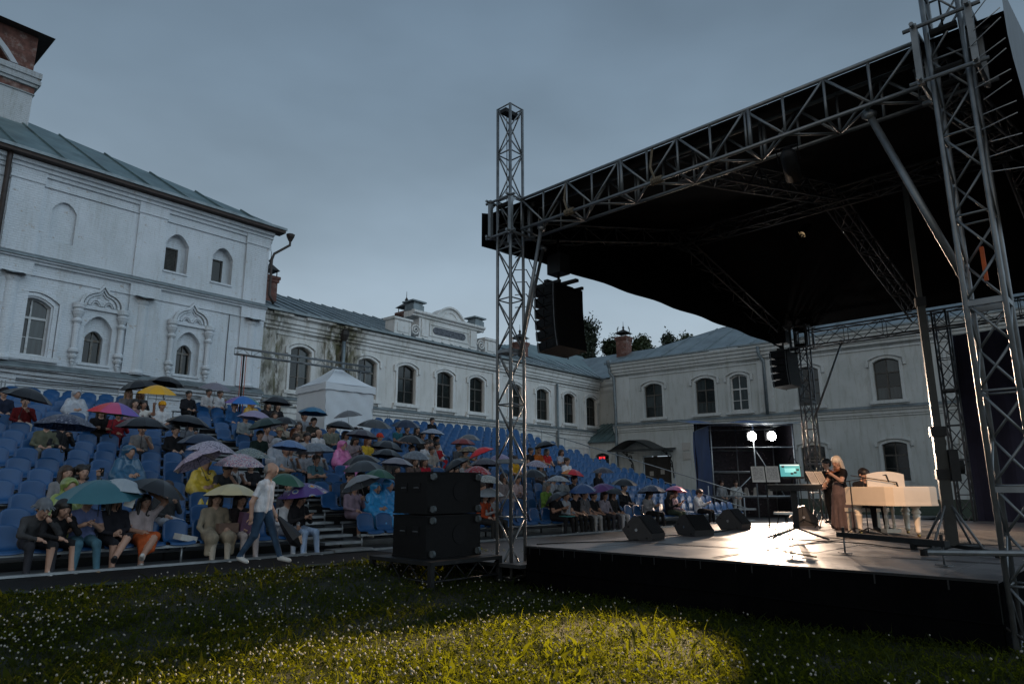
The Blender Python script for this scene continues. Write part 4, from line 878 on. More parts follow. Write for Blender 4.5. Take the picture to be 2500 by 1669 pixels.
# ---------------------------------------------------------------- ground, mat, courtyard floor
def ground_z(x, y):
    s = Vector((x, y, 0)) - FS.o; u, v = s.dot(FS.x), s.dot(FS.y)
    t = min(1, max(0, (2.1 - v) / 3.2)); t = t * t * (3 - 2 * t)
    z = -.05 - .36 * t
    if u < -9: z -= 0
    return z + .02 * math.sin(x * 1.3) * math.sin(y * .9)
SOIL = mat('dark_turf_soil', (.010, .013, .005), .95, 0, .4, 3, .4, 30, coord='World', stain_glint=((.035, .028, .018), 1.2, .5, .65, .6))
g = G()
def gp(s, q):
    x = -300 + 600 * s; y = -300 + 600 * q; return x, y
xs = sorted(set([-300, -120, -60, -30] + [-20 + .5 * i for i in range(81)] + [30, 60, 120, 300])); ys = sorted(set([-300, -100, -30, -10, -4] + [-2 + .5 * i for i in range(65)] + [35, 45, 60, 100, 300]))
vs = [(x, y, (ground_z(x, y) if -20 <= x <= 20 and -2 <= y <= 30 else -.06) ) for y in ys for x in xs]
nx_ = len(xs)
g.add(vs, [(j*nx_+i, j*nx_+i+1, (j+1)*nx_+i+1, (j+1)*nx_+i) for j in range(len(ys) - 1) for i in range(nx_ - 1)])
g.obj('ground', SOIL, kind='structure', smooth=True)
ASPH = mat('wet_dark_asphalt', (.045, .047, .05), .38, 0, .3, 2, .3, 60, coord='World', rv=.14)
G().box(-.4, 30, -.6, 30, -.06, .0).obj('courtyard_paving', ASPH, None, at(FS, 0, 0, 0), FS.a, kind='structure')
MATB = mat('black_walkway_mat', (.009, .0095, .010), .7, 0, .35, 4, .25, 120, coord='World', spec=.15)
G().box(-16, -.42, 2.05, 5.5, -.055, -.008).obj('path', MATB, None, at(FS, 0, 0, 0), FS.a, kind='structure')
g = G(); g.grid(lambda s, q: (-16 + 15.6 * s, 2.0 + .09 * q, -.03 + .03 * math.sin(q * 3.1) + .012 * math.sin(s * 90)), 60, 3); g.obj('mat_hem', mat('green_black_mat_hem', (.02, .028, .022), .7, 0, .3, 5), None, at(FS, 0, 0, 0), FS.a, label='raised hem along the edge of the black walkway mat', cat='mat')
GR = Vector((0, 0, 0))
G().box(-7.9, -6.9, 2.5, 3.9, -.006, .05).obj('folded_mat', mat('folded_rubber_mat', (.015, .015, .016), .5, 0, .3, 4), None, at(FS, 0, 0, 0), FS.a, label='black rubber ramp with pale edge at the left end of the walkway', cat='ramp')
# grass bank against the right wing
g = G(); g.grid(lambda s, q: (4.5 + 28 * s, -5.5 + 5.4 * q, -.1 + .75 * q ** .7), 40, 8); g.obj('grass_bank', mat('dark_bank_grass', (.018, .028, .012), .95, 0, .5, 6, .6, 25, coord='World'), None, at(FR, 0, 0, 0), FR.a, kind='structure')
# ---------------------------------------------------------------- tent and lighting truss on the upper rows
TENT = mat('white_tent_fabric', (.66, .70, .74), .7, 0, .06, 1.2, .25, 2.2)
tz = rowz(13) - .4
te = thing('pop_up_tent', 'small white pop-up tent standing on the upper rows', 'tent', at(FS, 4.35, 13.75, tz), FS.a)
TW = 2.1; TH = 2.15
def sheet(f): 
    return G().grid(f, 16, 12)
sheet(lambda s, q: (TW * s, .03 * math.sin(s * 13 + q * 4) * (1 - q) + .02 * math.sin((s + q) * 17), TH * q)).obj('side_wall', TENT, te, smooth=True)
sheet(lambda s, q: (.03 * math.sin(s * 11 + q * 5) * (1 - q), TW * s, TH * q)).obj('side_wall', TENT, te, smooth=True)
sheet(lambda s, q: (TW, TW * s, TH * q)).obj('side_wall', TENT, te); sheet(lambda s, q: (TW * s, TW, TH * q)).obj('side_wall', TENT, te)
g = G(); c = TW / 2
for a, b in (((-.05, -.05), (TW + .05, -.05)), ((TW + .05, -.05), (TW + .05, TW + .05)), ((TW + .05, TW + .05), (-.05, TW + .05)), ((-.05, TW + .05), (-.05, -.05))):
    g.grid(lambda s, q: ((a[0] + (b[0] - a[0]) * s) * (1 - q) + c * q, (a[1] + (b[1] - a[1]) * s) * (1 - q) + c * q, TH + .0 + .85 * q ** 1.25 - .09 * math.sin(math.pi * s) * (1 - q) * (q + .3)), 12, 8)
g.obj('roof', TENT, te, smooth=True)
g = G()
for a, b in (((-.06, -.06), (TW + .06, -.06)), ((-.06, TW + .06), (-.06, -.06)), ((TW + .06, -.06), (TW + .06, TW + .06))):
    g.grid(lambda s, q: (a[0] + (b[0] - a[0]) * s, a[1] + (b[1] - a[1]) * s, TH + .01 - .3 * (1 - q) + .03 * abs(math.sin(s * 4 * math.pi)) * (1 - q) - .06 * math.sin(math.pi * s) * q), 16, 2)
g.obj('valance', TENT, te)
for x, y in ((0, 0), (TW, 0), (0, TW), (TW, TW)): rod(te, 'tent_pole', (x + .03 - .06 * (x > 0), y + .03 - .06 * (y > 0), 0), (x + .03 - .06 * (x > 0), y + .03 - .06 * (y > 0), TH), .018, GALV)
lt = thing('lighting_truss', 'thin aluminium truss beam on two poles above the tent', 'truss', at(FS, 0, 0, 0), FS.a)
truss(lt, (1.05, 14.2, 5.9), (6.55, 14.2, 5.9), (0,0,1), .2, .22, .3, .022, .009, ALU, faces='FU')
ORC = mat('orange_cable', (.42, .07, .02), .6, 0, .1, 5)
for x, m_ in ((1.35, STEEL), (6.1, GALV)): rod(lt, 'pole', (x, 14.2, 3.0), (x, 14.2, 5.8), .03, m_)
for dx in (-.09, .08): rod(lt, 'cable', (1.35 + dx, 14.17, 3.3), (1.35 + dx * .9, 14.17, 5.8), .012, ORC, 5)
# ================================================================= PEOPLE
def sdf_mesh(bones, res, lo, hi, k=.025, cuts=()):
    """bones: (ax,ay,az,bx,by,bz,ra,rb,label); smooth union of round cones meshed with surface nets"""
    xs = [np.arange(lo[i], hi[i] + res, res) for i in range(3)]
    X, Y, Z = np.meshgrid(*xs, indexing='ij'); F = np.full(X.shape, 9.); D = np.full(X.shape, 9.); Lb = np.zeros(X.shape, np.int8)
    for ax, ay, az, bx, by, bz, ra, rb, lab in bones:
        dx, dy, dz = bx - ax, by - ay, bz - az; l2 = dx*dx + dy*dy + dz*dz + 1e-9
        t = np.clip(((X - ax)*dx + (Y - ay)*dy + (Z - az)*dz) / l2, 0, 1)
        d = np.sqrt((X - ax - t*dx)**2 + (Y - ay - t*dy)**2 + (Z - az - t*dz)**2) - (ra + (rb - ra) * t)
        h = np.clip(.5 + .5 * (F - d) / k, 0, 1); F = F * (1 - h) + d * h - k * h * (1 - h)
        m = d < D; D[m] = d[m]; Lb[m] = lab
    for cx, cy, cz, rx, ry, rz in cuts:
        e = (np.sqrt(((X - cx)/rx)**2 + ((Y - cy)/ry)**2 + ((Z - cz)/rz)**2) - 1) * min(rx, ry, rz); F = np.maximum(F, -e)
    return nets(F, Lb, xs, res)
def nets(F, Lb, xs, res):
    S = F < 0; n = F.shape
    acc = np.zeros((n[0]-1, n[1]-1, n[2]-1, 3)); cnt = np.zeros((n[0]-1, n[1]-1, n[2]-1))
    c = [(i, j, k) for i in (0, 1) for j in (0, 1) for k in (0, 1)]
    sl = lambda o: tuple(slice(o[i], n[i] - 1 + o[i]) for i in range(3))
    for a in c:
        for ax in range(3):
            if a[ax]: continue
            b = list(a); b[ax] = 1; fa, fb = F[sl(a)], F[sl(b)]; cr = (fa < 0) != (fb < 0)
            t = np.where(cr, fa / np.where(fa - fb == 0, 1, fa - fb), 0)
            for q in range(3): acc[..., q] += np.where(cr, a[q] + (t if q == ax else 0), 0)
            cnt += cr
    ok = cnt > 0; idx = -np.ones(ok.shape, int); idx[ok] = np.arange(ok.sum())
    P = acc[ok] / cnt[ok][:, None]; ii = np.argwhere(ok); V = np.array([xs[q][0] for q in range(3)]) + (ii + P) * res
    lab = Lb[tuple(np.clip(ii + 1, 0, np.array(n) - 1).T)] if True else None
    faces = []; fl = []
    for ax in range(3):
        o1, o2 = [(1, 2), (2, 0), (0, 1)][ax]
        a = [slice(None)] * 3; b = [slice(None)] * 3; a[ax] = slice(0, n[ax] - 1); b[ax] = slice(1, n[ax])
        cr = S[tuple(a)] != S[tuple(b)]; q = np.argwhere(cr)
        q = q[(q[:, o1] > 0) & (q[:, o2] > 0) & (q[:, o1] < n[o1] - 1) & (q[:, o2] < n[o2] - 1)]
        if len(q) == 0: continue
        def I(d1, d2):
            r = q.copy(); r[:, o1] += d1; r[:, o2] += d2; return idx[r[:, 0], r[:, 1], r[:, 2]]
        f = np.stack([I(-1, -1), I(0, -1), I(0, 0), I(-1, 0)], 1)
        ins = S[tuple(a)][tuple(q.T)]; f[~ins] = f[~ins][:, ::-1]
        q2 = q.copy(); q2[:, ax] += 1; la = Lb[tuple(q.T)]; lb = Lb[tuple(q2.T)]; fl.append(np.where(ins, la, lb)); faces.append(f)
    return V, np.concatenate(faces), np.concatenate(fl)
def np_mesh(name, V, F, labels, nslots, extra=None):
    me = bpy.data.meshes.new(name); V = V.tolist(); F = F.tolist(); labels = list(labels)
    if extra:
        b = len(V); V += extra.v; F += [[b + i for i in f] for f in extra.f]; labels += extra.mi
    me.from_pydata(V, [], F)
    for i in range(nslots): me.materials.append(None)
    me.polygons.foreach_set('material_index', [int(x) for x in labels]); me.polygons.foreach_set('use_smooth', [True] * len(F)); me.update(); return me
SKIN, TOP, SLV, THI, SHI, SHO = range(6)
def fingers(g, w, d, up, s=1., curl=.5):
    """five finger chains rooted in the palm at w, pointing d, palm normal -up"""
    w = Vector(w); d = Vector(d).normalized(); up = (Vector(up) - d * Vector(up).dot(d)).normalized(); sd = d.cross(up); g.cur = SKIN
    for k, (o, L) in enumerate(((-.028, .062), (-.010, .072), (.010, .068), (.027, .052))):
        a = w + d * .035 + sd * o; b = a + d * L * .5 - up * .006; c = b + (d * math.cos(curl * 1.6) - up * math.sin(curl * 1.6)) * L * .5
        g.tube([a, b, c], [.0095, .0085, .007], 5)
    a = w + sd * -.03; b = a + d * .03 - sd * .03 - up * .01; c = b + d * .028 - sd * .004 - up * .014; g.tube([a, b, c], [.0115, .010, .008], 5)
def head_bones(h, f, s=1.):
    """h centre of skull, f facing unit vector (horizontal-ish)"""
    h = Vector(h); f = Vector(f).normalized(); r = f.cross(Vector((0, 0, 1))).normalized(); u = r.cross(f)
    P = lambda a, b, c: h + f * a + r * b + u * c
    B = []
    def bn(p, q, ra, rb, l=SKIN): B.append((*p, *q, ra * s, rb * s, l))
    bn(P(-.03, 0, .035), P(.025, 0, .03), .088, .083); bn(P(.04, 0, -.04), P(.052, 0, -.085), .056, .036)
    bn(P(.0, 0, -.05), P(.03, 0, -.075), .06, .05)
    bn(P(.098, 0, .0), P(.118, 0, -.032), .011, .017); bn(P(.088, -.03, .022), P(.088, .03, .022), .018, .018)
    bn(P(-.005, -.087, -.01), P(-.012, -.094, -.03), .018, .013); bn(P(-.005, .087, -.01), P(-.012, .094, -.03), .018, .013)
    bn(P(.093, -.017, -.066), P(.093, .017, -.066), .011, .011)
    bn(P(.06, -.045, -.02), P(.06, -.045, -.03), .03, .028); bn(P(.06, .045, -.02), P(.06, .045, -.03), .03, .028)
    E = [tuple(P(.104, sx * .033, .002)) + (.017, .017, .011) for sx in (-1, 1)]
    return B, E
def pose(name, pelvis, chest, neck, head, face, arms, legs, res=.02, fat=1., extra=(), k=.025, sk=None, curl=.5, shoulder=.175):
    """arms/legs: [left,right] joints. All in a frame where the person faces -y and the seat top is z=0"""
    B = []; pv, ch, nk, hd = map(Vector, (pelvis, chest, neck, head))
    def bn(p, q, ra, rb, l): B.append((*p, *q, ra, rb, l))
    mid = pv.lerp(ch, .5)
    for sx in (-1, 1):
        bn(pv + Vector((sx*.075, 0, .0)), mid + Vector((sx*.065*fat, -.005, 0)), .115*fat, .108*fat, TOP); bn(mid + Vector((sx*.065*fat, -.005, 0)), ch + Vector((sx*.08, 0, 0)), .108*fat, .112, TOP)
    bn(ch + Vector((-.13, 0, .04)), ch + Vector((.13, 0, .04)), .085, .085, TOP)
    sh = {}
    for i, sx in enumerate((1, -1)):
        s0 = ch.lerp(nk, .55) + Vector((sx * shoulder, 0, -.0)); sh[i] = s0; bn(ch.lerp(nk, .8), s0, .062, .062, TOP)
        el, ha = Vector(arms[i][0]), Vector(arms[i][1]); bn(s0, s0.lerp(el, .62), .057, .05, TOP); bn(s0.lerp(el, .62), el, .049, .045, SLV); bn(el, ha, .044, .03, SLV); pd = (ha - el).normalized(); bn(ha, ha + pd * .045, .032, .03, SKIN)
    bn(ch.lerp(nk, .9), nk.lerp(hd, .55), .062, .052, SKIN)
    for i, sx in enumerate((1, -1)):
        kn, an, to = map(Vector, legs[i]); hp = pv + Vector((sx * .085, -.01, -.01)); bn(hp, kn, .098*fat, .066, THI); bn(kn, an, .062, .044, SHI); bn(an + (to - an) * .02 + Vector((0, 0, -.03)), to, .045, .036, SHO)
    hb, E = head_bones(hd, face); B += hb; B += list(extra)
    A = np.array([b[:3] for b in B] + [b[3:6] for b in B]); lo = A.min(0) - .2; hi = A.max(0) + .2
    V, F, L = sdf_mesh(B, res, lo, hi, k)
    g = G()
    for i in (0, 1):
        el, ha = Vector(arms[i][0]), Vector(arms[i][1]); d = (ha - el).normalized(); fingers(g, ha + d * .03, d, arms[i][2] if len(arms[i]) > 2 else (0, 0, 1), curl=curl)
    f = Vector(face).normalized(); r = f.cross(Vector((0, 0, 1))).normalized(); u = r.cross(f)
    g.cur = 6
    for sx in (-1, 1):     # eyes and brows, mouth
        c = hd + f * .1 + r * (sx * .033); g.lathe([(0, -.009), (.009, -.005), (.012, 0), (.009, .005), (0, .009)], 6, c)
        g.tube([hd + f * .107 + r * (sx * .018) + u * .024, hd + f * .1 + r * (sx * .05) + u * .026], .0055, 4)
    g.tube([hd + f * .099 - r * .022 - u * .066, hd + f * .106 - u * .066, hd + f * .099 + r * .022 - u * .066], .005, 4)
    me = np_mesh('body_' + name, V, F, L, 7, g)
    return dict(me=me, head=hd, face=f, name=name)
HP = {}
def hair_mesh(kind):
    """hair or headgear in head space: facing -y, z up, centre of skull at origin"""
    B = []; cuts = [(0, -.135, -.05, .082, .085, .088)]
    def bn(a, b, ra, rb): B.append((*a, *b, ra, rb, 0))
    if kind in ('short', 'long', 'bun', 'bob', 'curly'):
        bn((0, .035, .042), (0, -.02, .042), .1, .094); bn((0, .06, -.02), (0, .05, .03), .075, .09)
    if kind == 'long':
        for x in (-.075, -.04, 0, .04, .075): bn((x, .05, -.0), (x * 1.15, .085 - abs(x) * .3, -.3), .045, .035)
        for s in (-1, 1): bn((s*.085, .0, .0), (s*.1, .0, -.22), .03, .025)
    if kind == 'bob':
        for x in (-.08, -.04, 0, .04, .08): bn((x, .05, .0), (x * 1.1, .06, -.13), .05, .04)
        for s in (-1, 1): bn((s*.088, -.005, .0), (s*.092, .0, -.1), .032, .03)
    if kind == 'bun': bn((0, .11, .09), (0, .12, .1), .048, .05)
    if kind == 'curly':
        r_ = np.random.default_rng(3)
        for i in range(26):
            t = r_.uniform(0, 6.28); z = r_.uniform(-.12, .12); rr = .1; p = (rr*math.cos(t), .03 + rr*math.sin(t)*.8 if rr*math.sin(t) > -.03 else .03 - .02, z); bn(p, p, .045, .045)
    if kind == 'balding':
        bn((0, .05, -.01), (0, .05, .01), .088, .088); cuts = [(0, -.1, -.02, .1, .14, .14), (0, .0, .12, .1, .12, .09)]
    if kind in ('cap', 'bucket'):
        bn((0, .02, .05), (0, -.015, .05), .101, .097); cuts = [(0, -.02, -.09, .2, .2, .105)]
        if kind == 'cap':
            for x in (-.045, 0, .045): bn((x, -.08, .032), (x * .8, -.17 + abs(x) * .5, .018), .014, .010)
        else:
            for i in range(14): t = i * 6.283 / 14; bn((.105*math.cos(t), .01 + .115*math.sin(t), .03), (.15*math.cos(t), .01 + .16*math.sin(t), .0), .014, .010)
            cuts = [(0, .0, -.1, .1, .1, .1)]
    if kind == 'hood':
        bn((0, .04, .03), (0, -.03, .04), .125, .112); bn((0, .06, -.1), (0, .05, 0), .1, .11); bn((0, .05, -.18), (0, .05, -.1), .11, .1)
        cuts = [(0, -.16, -.035, .085, .13, .125), (0, -.02, -.02, .088, .11, .12)]
    A = np.array([b[:3] for b in B] + [b[3:6] for b in B]); V, F, L = sdf_mesh(B, .0125, A.min(0) - .14, A.max(0) + .14, .02, cuts)
    return np_mesh('hair_' + kind, V, F, L * 0, 1)
for k_ in ('short', 'long', 'bun', 'bob', 'curly', 'balding', 'cap', 'bucket', 'hood'): HP[k_] = hair_mesh(k_)
def legs_sit(kx=.12, ky=-.44, drop=-.40, sp=.0, az=0.): return [((kx, ky, .06), (kx + sp, ky - .03 + az, drop + .09), (kx + sp + .01, ky - .17 + az, drop + .035)), ((-kx, ky, .06), (-kx - sp, ky - .0 + az, drop + .09), (-kx - sp - .01, ky - .14 + az, drop + .035))]
def crossed(s=1, drop=-.40): return [((.10*s, -.43, .14), (-.13*s, -.62, -.17), (-.17*s, -.76, -.14)), ((-.09*s, -.42, .05), (-.08*s, -.40, drop + .09), (-.08*s, -.55, drop + .035))][::s]
ST = dict(pelvis=(0, .03, .10), chest=(0, .05, .40), neck=(0, .03, .545), head=(0, .0, .70), face=(0, -1, 0))
PO = {}
PO['lap'] = pose('lap', **ST, arms=[((.24, -.04, .24), (.09, -.27, .17)), ((-.24, -.04, .24), (-.09, -.25, .18))], legs=legs_sit())
PO['phone'] = pose('phone', **{**ST, 'head': (.01, -.045, .69), 'face': (.1, -1, -.35)}, arms=[((.22, -.1, .25), (.05, -.33, .36), (0, 1, .5)), ((-.22, -.09, .25), (-.05, -.33, .34), (0, 1, .5))], legs=legs_sit(sp=.03))
PO['umbr'] = pose('umbr', **ST, arms=[((.25, -.03, .25), (.06, -.25, .44), (.5, 1, 0)), ((-.24, -.04, .24), (-.08, -.28, .18))], legs=legs_sit(), curl=1.1)
PO['cross'] = pose('cross', **{**ST, 'face': (.35, -1, .05)}, arms=[((.23, -.05, .24), (.02, -.27, .22)), ((-.24, -.04, .24), (-.04, -.29, .18))], legs=crossed(1))
PO['folded'] = pose('folded', **{**ST, 'face': (-.25, -1, 0)}, arms=[((.25, -.06, .25), (-.07, -.17, .3)), ((-.25, -.06, .25), (.08, -.19, .27))], legs=legs_sit(sp=-.02))
PO['lean'] = pose('lean', pelvis=(0, .03, .10), chest=(0, -.12, .36), neck=(0, -.2, .475), head=(0, -.29, .6), face=(.1, -1, -.3), arms=[((.25, -.3, .22), (.07, -.38, .42), (0, 1, 0)), ((-.25, -.28, .22), (-.06, -.46, .16))], legs=legs_sit(kx=.15))
PO['handhead'] = pose('handhead', **{**ST, 'face': (-.2, -1, -.05)}, arms=[((.34, .0, .72), (.1, .03, .84), (0, 0, -1)), ((-.24, -.04, .24), (-.08, -.27, .17))], legs=crossed(1))
PO['raise'] = pose('raise', **{**ST, 'face': (.3, -1, .12)}, arms=[((.26, -.2, .42), (.2, -.36, .66), (0, 1, 0)), ((-.24, -.08, .24), (-.08, -.27, .2))], legs=legs_sit(), curl=.9)
cl = []
for sx in (-1, 1): cl += [(sx*.15, .02, .5, sx*.24, -.06, .2, .09, .12, TOP), (sx*.2, -.02, .25, sx*.17, -.38, .06, .13, .12, TOP), (sx*.17, -.4, .06, sx*.17, -.46, -.14, .11, .115, TOP)]
cl += [(0, .08, .45, 0, .14, .1, .13, .17, TOP), (0, -.02, .3, 0, -.34, .1, .14, .13, TOP), (0, -.42, .05, 0, -.46, -.12, .1, .11, TOP), (0, .05, .55, 0, .03, .6, .09, .08, TOP)]
PO['poncho'] = pose('poncho', **{**ST, 'face': (.25, -1, -.1)}, arms=[((.23, -.06, .25), (.06, -.36, .24)), ((-.23, -.06, .25), (-.06, -.37, .22))], legs=legs_sit(), extra=cl, k=.04)
sk_ = [(0, -.05, .1, 0, -.40, .09, .12, .09, THI), (-.1, -.2, .08, -.1, -.42, .04, .1, .08, THI), (.08, -.2, .1, .1, -.42, .12, .1, .08, THI), (0, -.42, .06, -.03, -.5, -.1, .08, .06, THI), (.08, -.42, .1, .04, -.52, -.08, .07, .045, THI), (-.1, -.42, .03, -.1, -.47, -.16, .075, .05, THI)]
PO['skirt'] = pose('skirt', **{**ST, 'face': (.2, -1, -.02)}, arms=[((.34, .0, .70), (.1, .03, .84), (0, 0, -1)), ((-.24, -.04, .24), (-.06, -.3, .2))], legs=crossed(1), extra=sk_, res=.016)
PO['coat'] = pose('coat', **{**ST, 'face': (-.1, -1, -.1)}, arms=[((.25, -.03, .24), (.13, -.3, .19)), ((-.26, -.03, .22), (-.2, -.2, .08))], legs=legs_sit(), extra=[(sx*.1, -.05, .1, sx*.15, -.42, .04, .13, .12, TOP) for sx in (-1, 1)] + [(sx*.16, -.42, .02, sx*.2, -.4, -.2, .09, .05, TOP) for sx in (-1, 1)], res=.016)
# standing figures: z=0 at the ground
PO['walk'] = pose('walk', pelvis=(0, 0, .92), chest=(0, -.03, 1.22), neck=(0, -.06, 1.40), head=(0, -.12, 1.56), face=(0, -1, -.45), arms=[((.26, .02, 1.02), (.24, -.12, .80)), ((-.26, .06, 1.02), (-.25, .06, .78))], legs=[((.1, -.18, .50), (.1, -.32, .13), (.1, -.5, .06)), ((-.1, .06, .48), (-.1, .30, .14), (-.1, .16, .05))], res=.016, fat=1.08)
PO['stand'] = pose('stand', pelvis=(0, 0, .92), chest=(0, .0, 1.22), neck=(0, -.01, 1.38), head=(0, -.03, 1.545), face=(0, -1, -.1), arms=[((.25, .0, 1.0), (.12, -.2, .92)), ((-.25, .0, 1.0), (-.1, -.22, .94))], legs=[((.1, -.02, .5), (.1, .02, .1), (.12, -.12, .04)), ((-.1, -.02, .5), (-.1, .02, .1), (-.12, -.12, .04))], res=.018)
# violinist in a long gown, arms holding the violin
gw = [(0, 0, .92, 0, .0, .6, .16, .2, THI)] + [(.13*math.cos(a), .12*math.sin(a), .75, .25*math.cos(a), .02 + .23*math.sin(a), .05, .07, .05, THI) for a in [i*math.pi/6 for i in range(12)]] + [(0, 0, .7, 0, .02, .06, .17, .22, THI)]
PO['violin'] = pose('violin', pelvis=(0, 0, .92), chest=(0, .02, 1.2), neck=(0, .0, 1.35), head=(.02, -.05, 1.50), face=(.3, -1, -.45), arms=[((.24, -.16, 1.06), (.2, -.40, 1.22), (0, 0, -1)), ((-.27, -.12, 1.05), (-.1, -.34, .98), (0, 0, 1))], legs=[((.09, -.02, .5), (.09, .02, .1), (.1, -.1, .04)), ((-.09, -.02, .5), (-.09, .02, .1), (-.1, -.1, .04))], extra=gw, res=.014, fat=.82, shoulder=.155, curl=1.0)
PO['piano'] = pose('piano', pelvis=(0, .03, .10), chest=(0, -.02, .40), neck=(0, -.06, .545), head=(0, -.11, .69), face=(0, -1, -.3), arms=[((.27, -.15, .24), (.2, -.42, .22)), ((-.27, -.15, .24), (-.2, -.42, .22))], legs=legs_sit(drop=-.46), res=.018, curl=.7)
SKINS = [mat(f'skin_tone_{i}', c, .55, 0, .08, 12) for i, c in enumerate(((.42, .25, .18), (.36, .205, .145), (.46, .29, .215), (.30, .16, .105)))]
HAIRC = {k: mat('hair_' + k, c, .5, 0, .35, 18, .3, 60, stretch=(1, 1, .2)) for k, c in dict(black=(.010, .008, .007), brown=(.035, .018, .010), blonde=(.30, .19, .09), grey=(.20, .19, .18), ginger=(.16, .05, .015), white=(.5, .44, .36)).items()}
EYE = mat('eyes_and_lips', (.05, .02, .018), .4, 0, 0)
_cm = {}
def cloth(c):
    if c not in _cm: _cm[c] = mat('cloth_%02d' % len(_cm), c, .9, 0, .3, 7, 1.0, 15, stretch=(1, 1, .55), spec=.12)
    return _cm[c]
def rain(c):
    k = ('r', c)
    if k not in _cm: _cm[k] = mat('raincoat_film_%02d' % len(_cm), c, .28, 0, .3, 7, .6, 14, spec=.6, coat=.3)
    return _cm[k]
SHOEM = [mat('white_trainers', (.5, .5, .48), .6, 0, .15, 12), mat('black_shoes', (.014, .014, .015), .45, 0, .2, 12), mat('tan_shoes', (.25, .17, .1), .6, 0, .2, 12)]
def person(label, loc, rz, po, top=(.1,.1,.1), bot=(.02,.022,.03), sleeve=True, bare=False, shoe=1, skin=0, hair='short', hc='black', film=False, sc=1., slv=None, group=None, hat=None, turn=0.):
    P = PO[po]; o = thing('person', label, 'person', loc, rz, group)
    tm = rain(top) if film else cloth(top); bm = cloth(bot) if not (film and po == 'poncho' and False) else tm
    b = link('body', P['me'], o, sc=sc)
    ms = [SKINS[skin], tm, tm if sleeve else SKINS[skin], bm, SKINS[skin] if bare else bm, SHOEM[shoe], EYE]
    if slv: ms[2] = cloth(slv)
    for i, m in enumerate(ms): b.material_slots[i].link = 'OBJECT'; b.material_slots[i].material = m
    f = P['face']
    for hk, hm in ((hair, None), (hat[0] if hat else None, hat[1] if hat else None)):
        if not hk: continue
        m = hm or (tm if hk == 'hood' else HAIRC[hc])
        h = link({'cap': 'cap', 'bucket': 'hat', 'hood': 'hood'}.get(hk, 'hair'), HP[hk], o, P['head'] * sc, sc=sc * (1.06 if hm else 1.))
        h.rotation_euler = (math.asin(max(-1, min(1, -f.z))) * 1.0, 0, math.atan2(f.x, -f.y)); h.material_slots[0].link = 'OBJECT'; h.material_slots[0].material = m
    return o
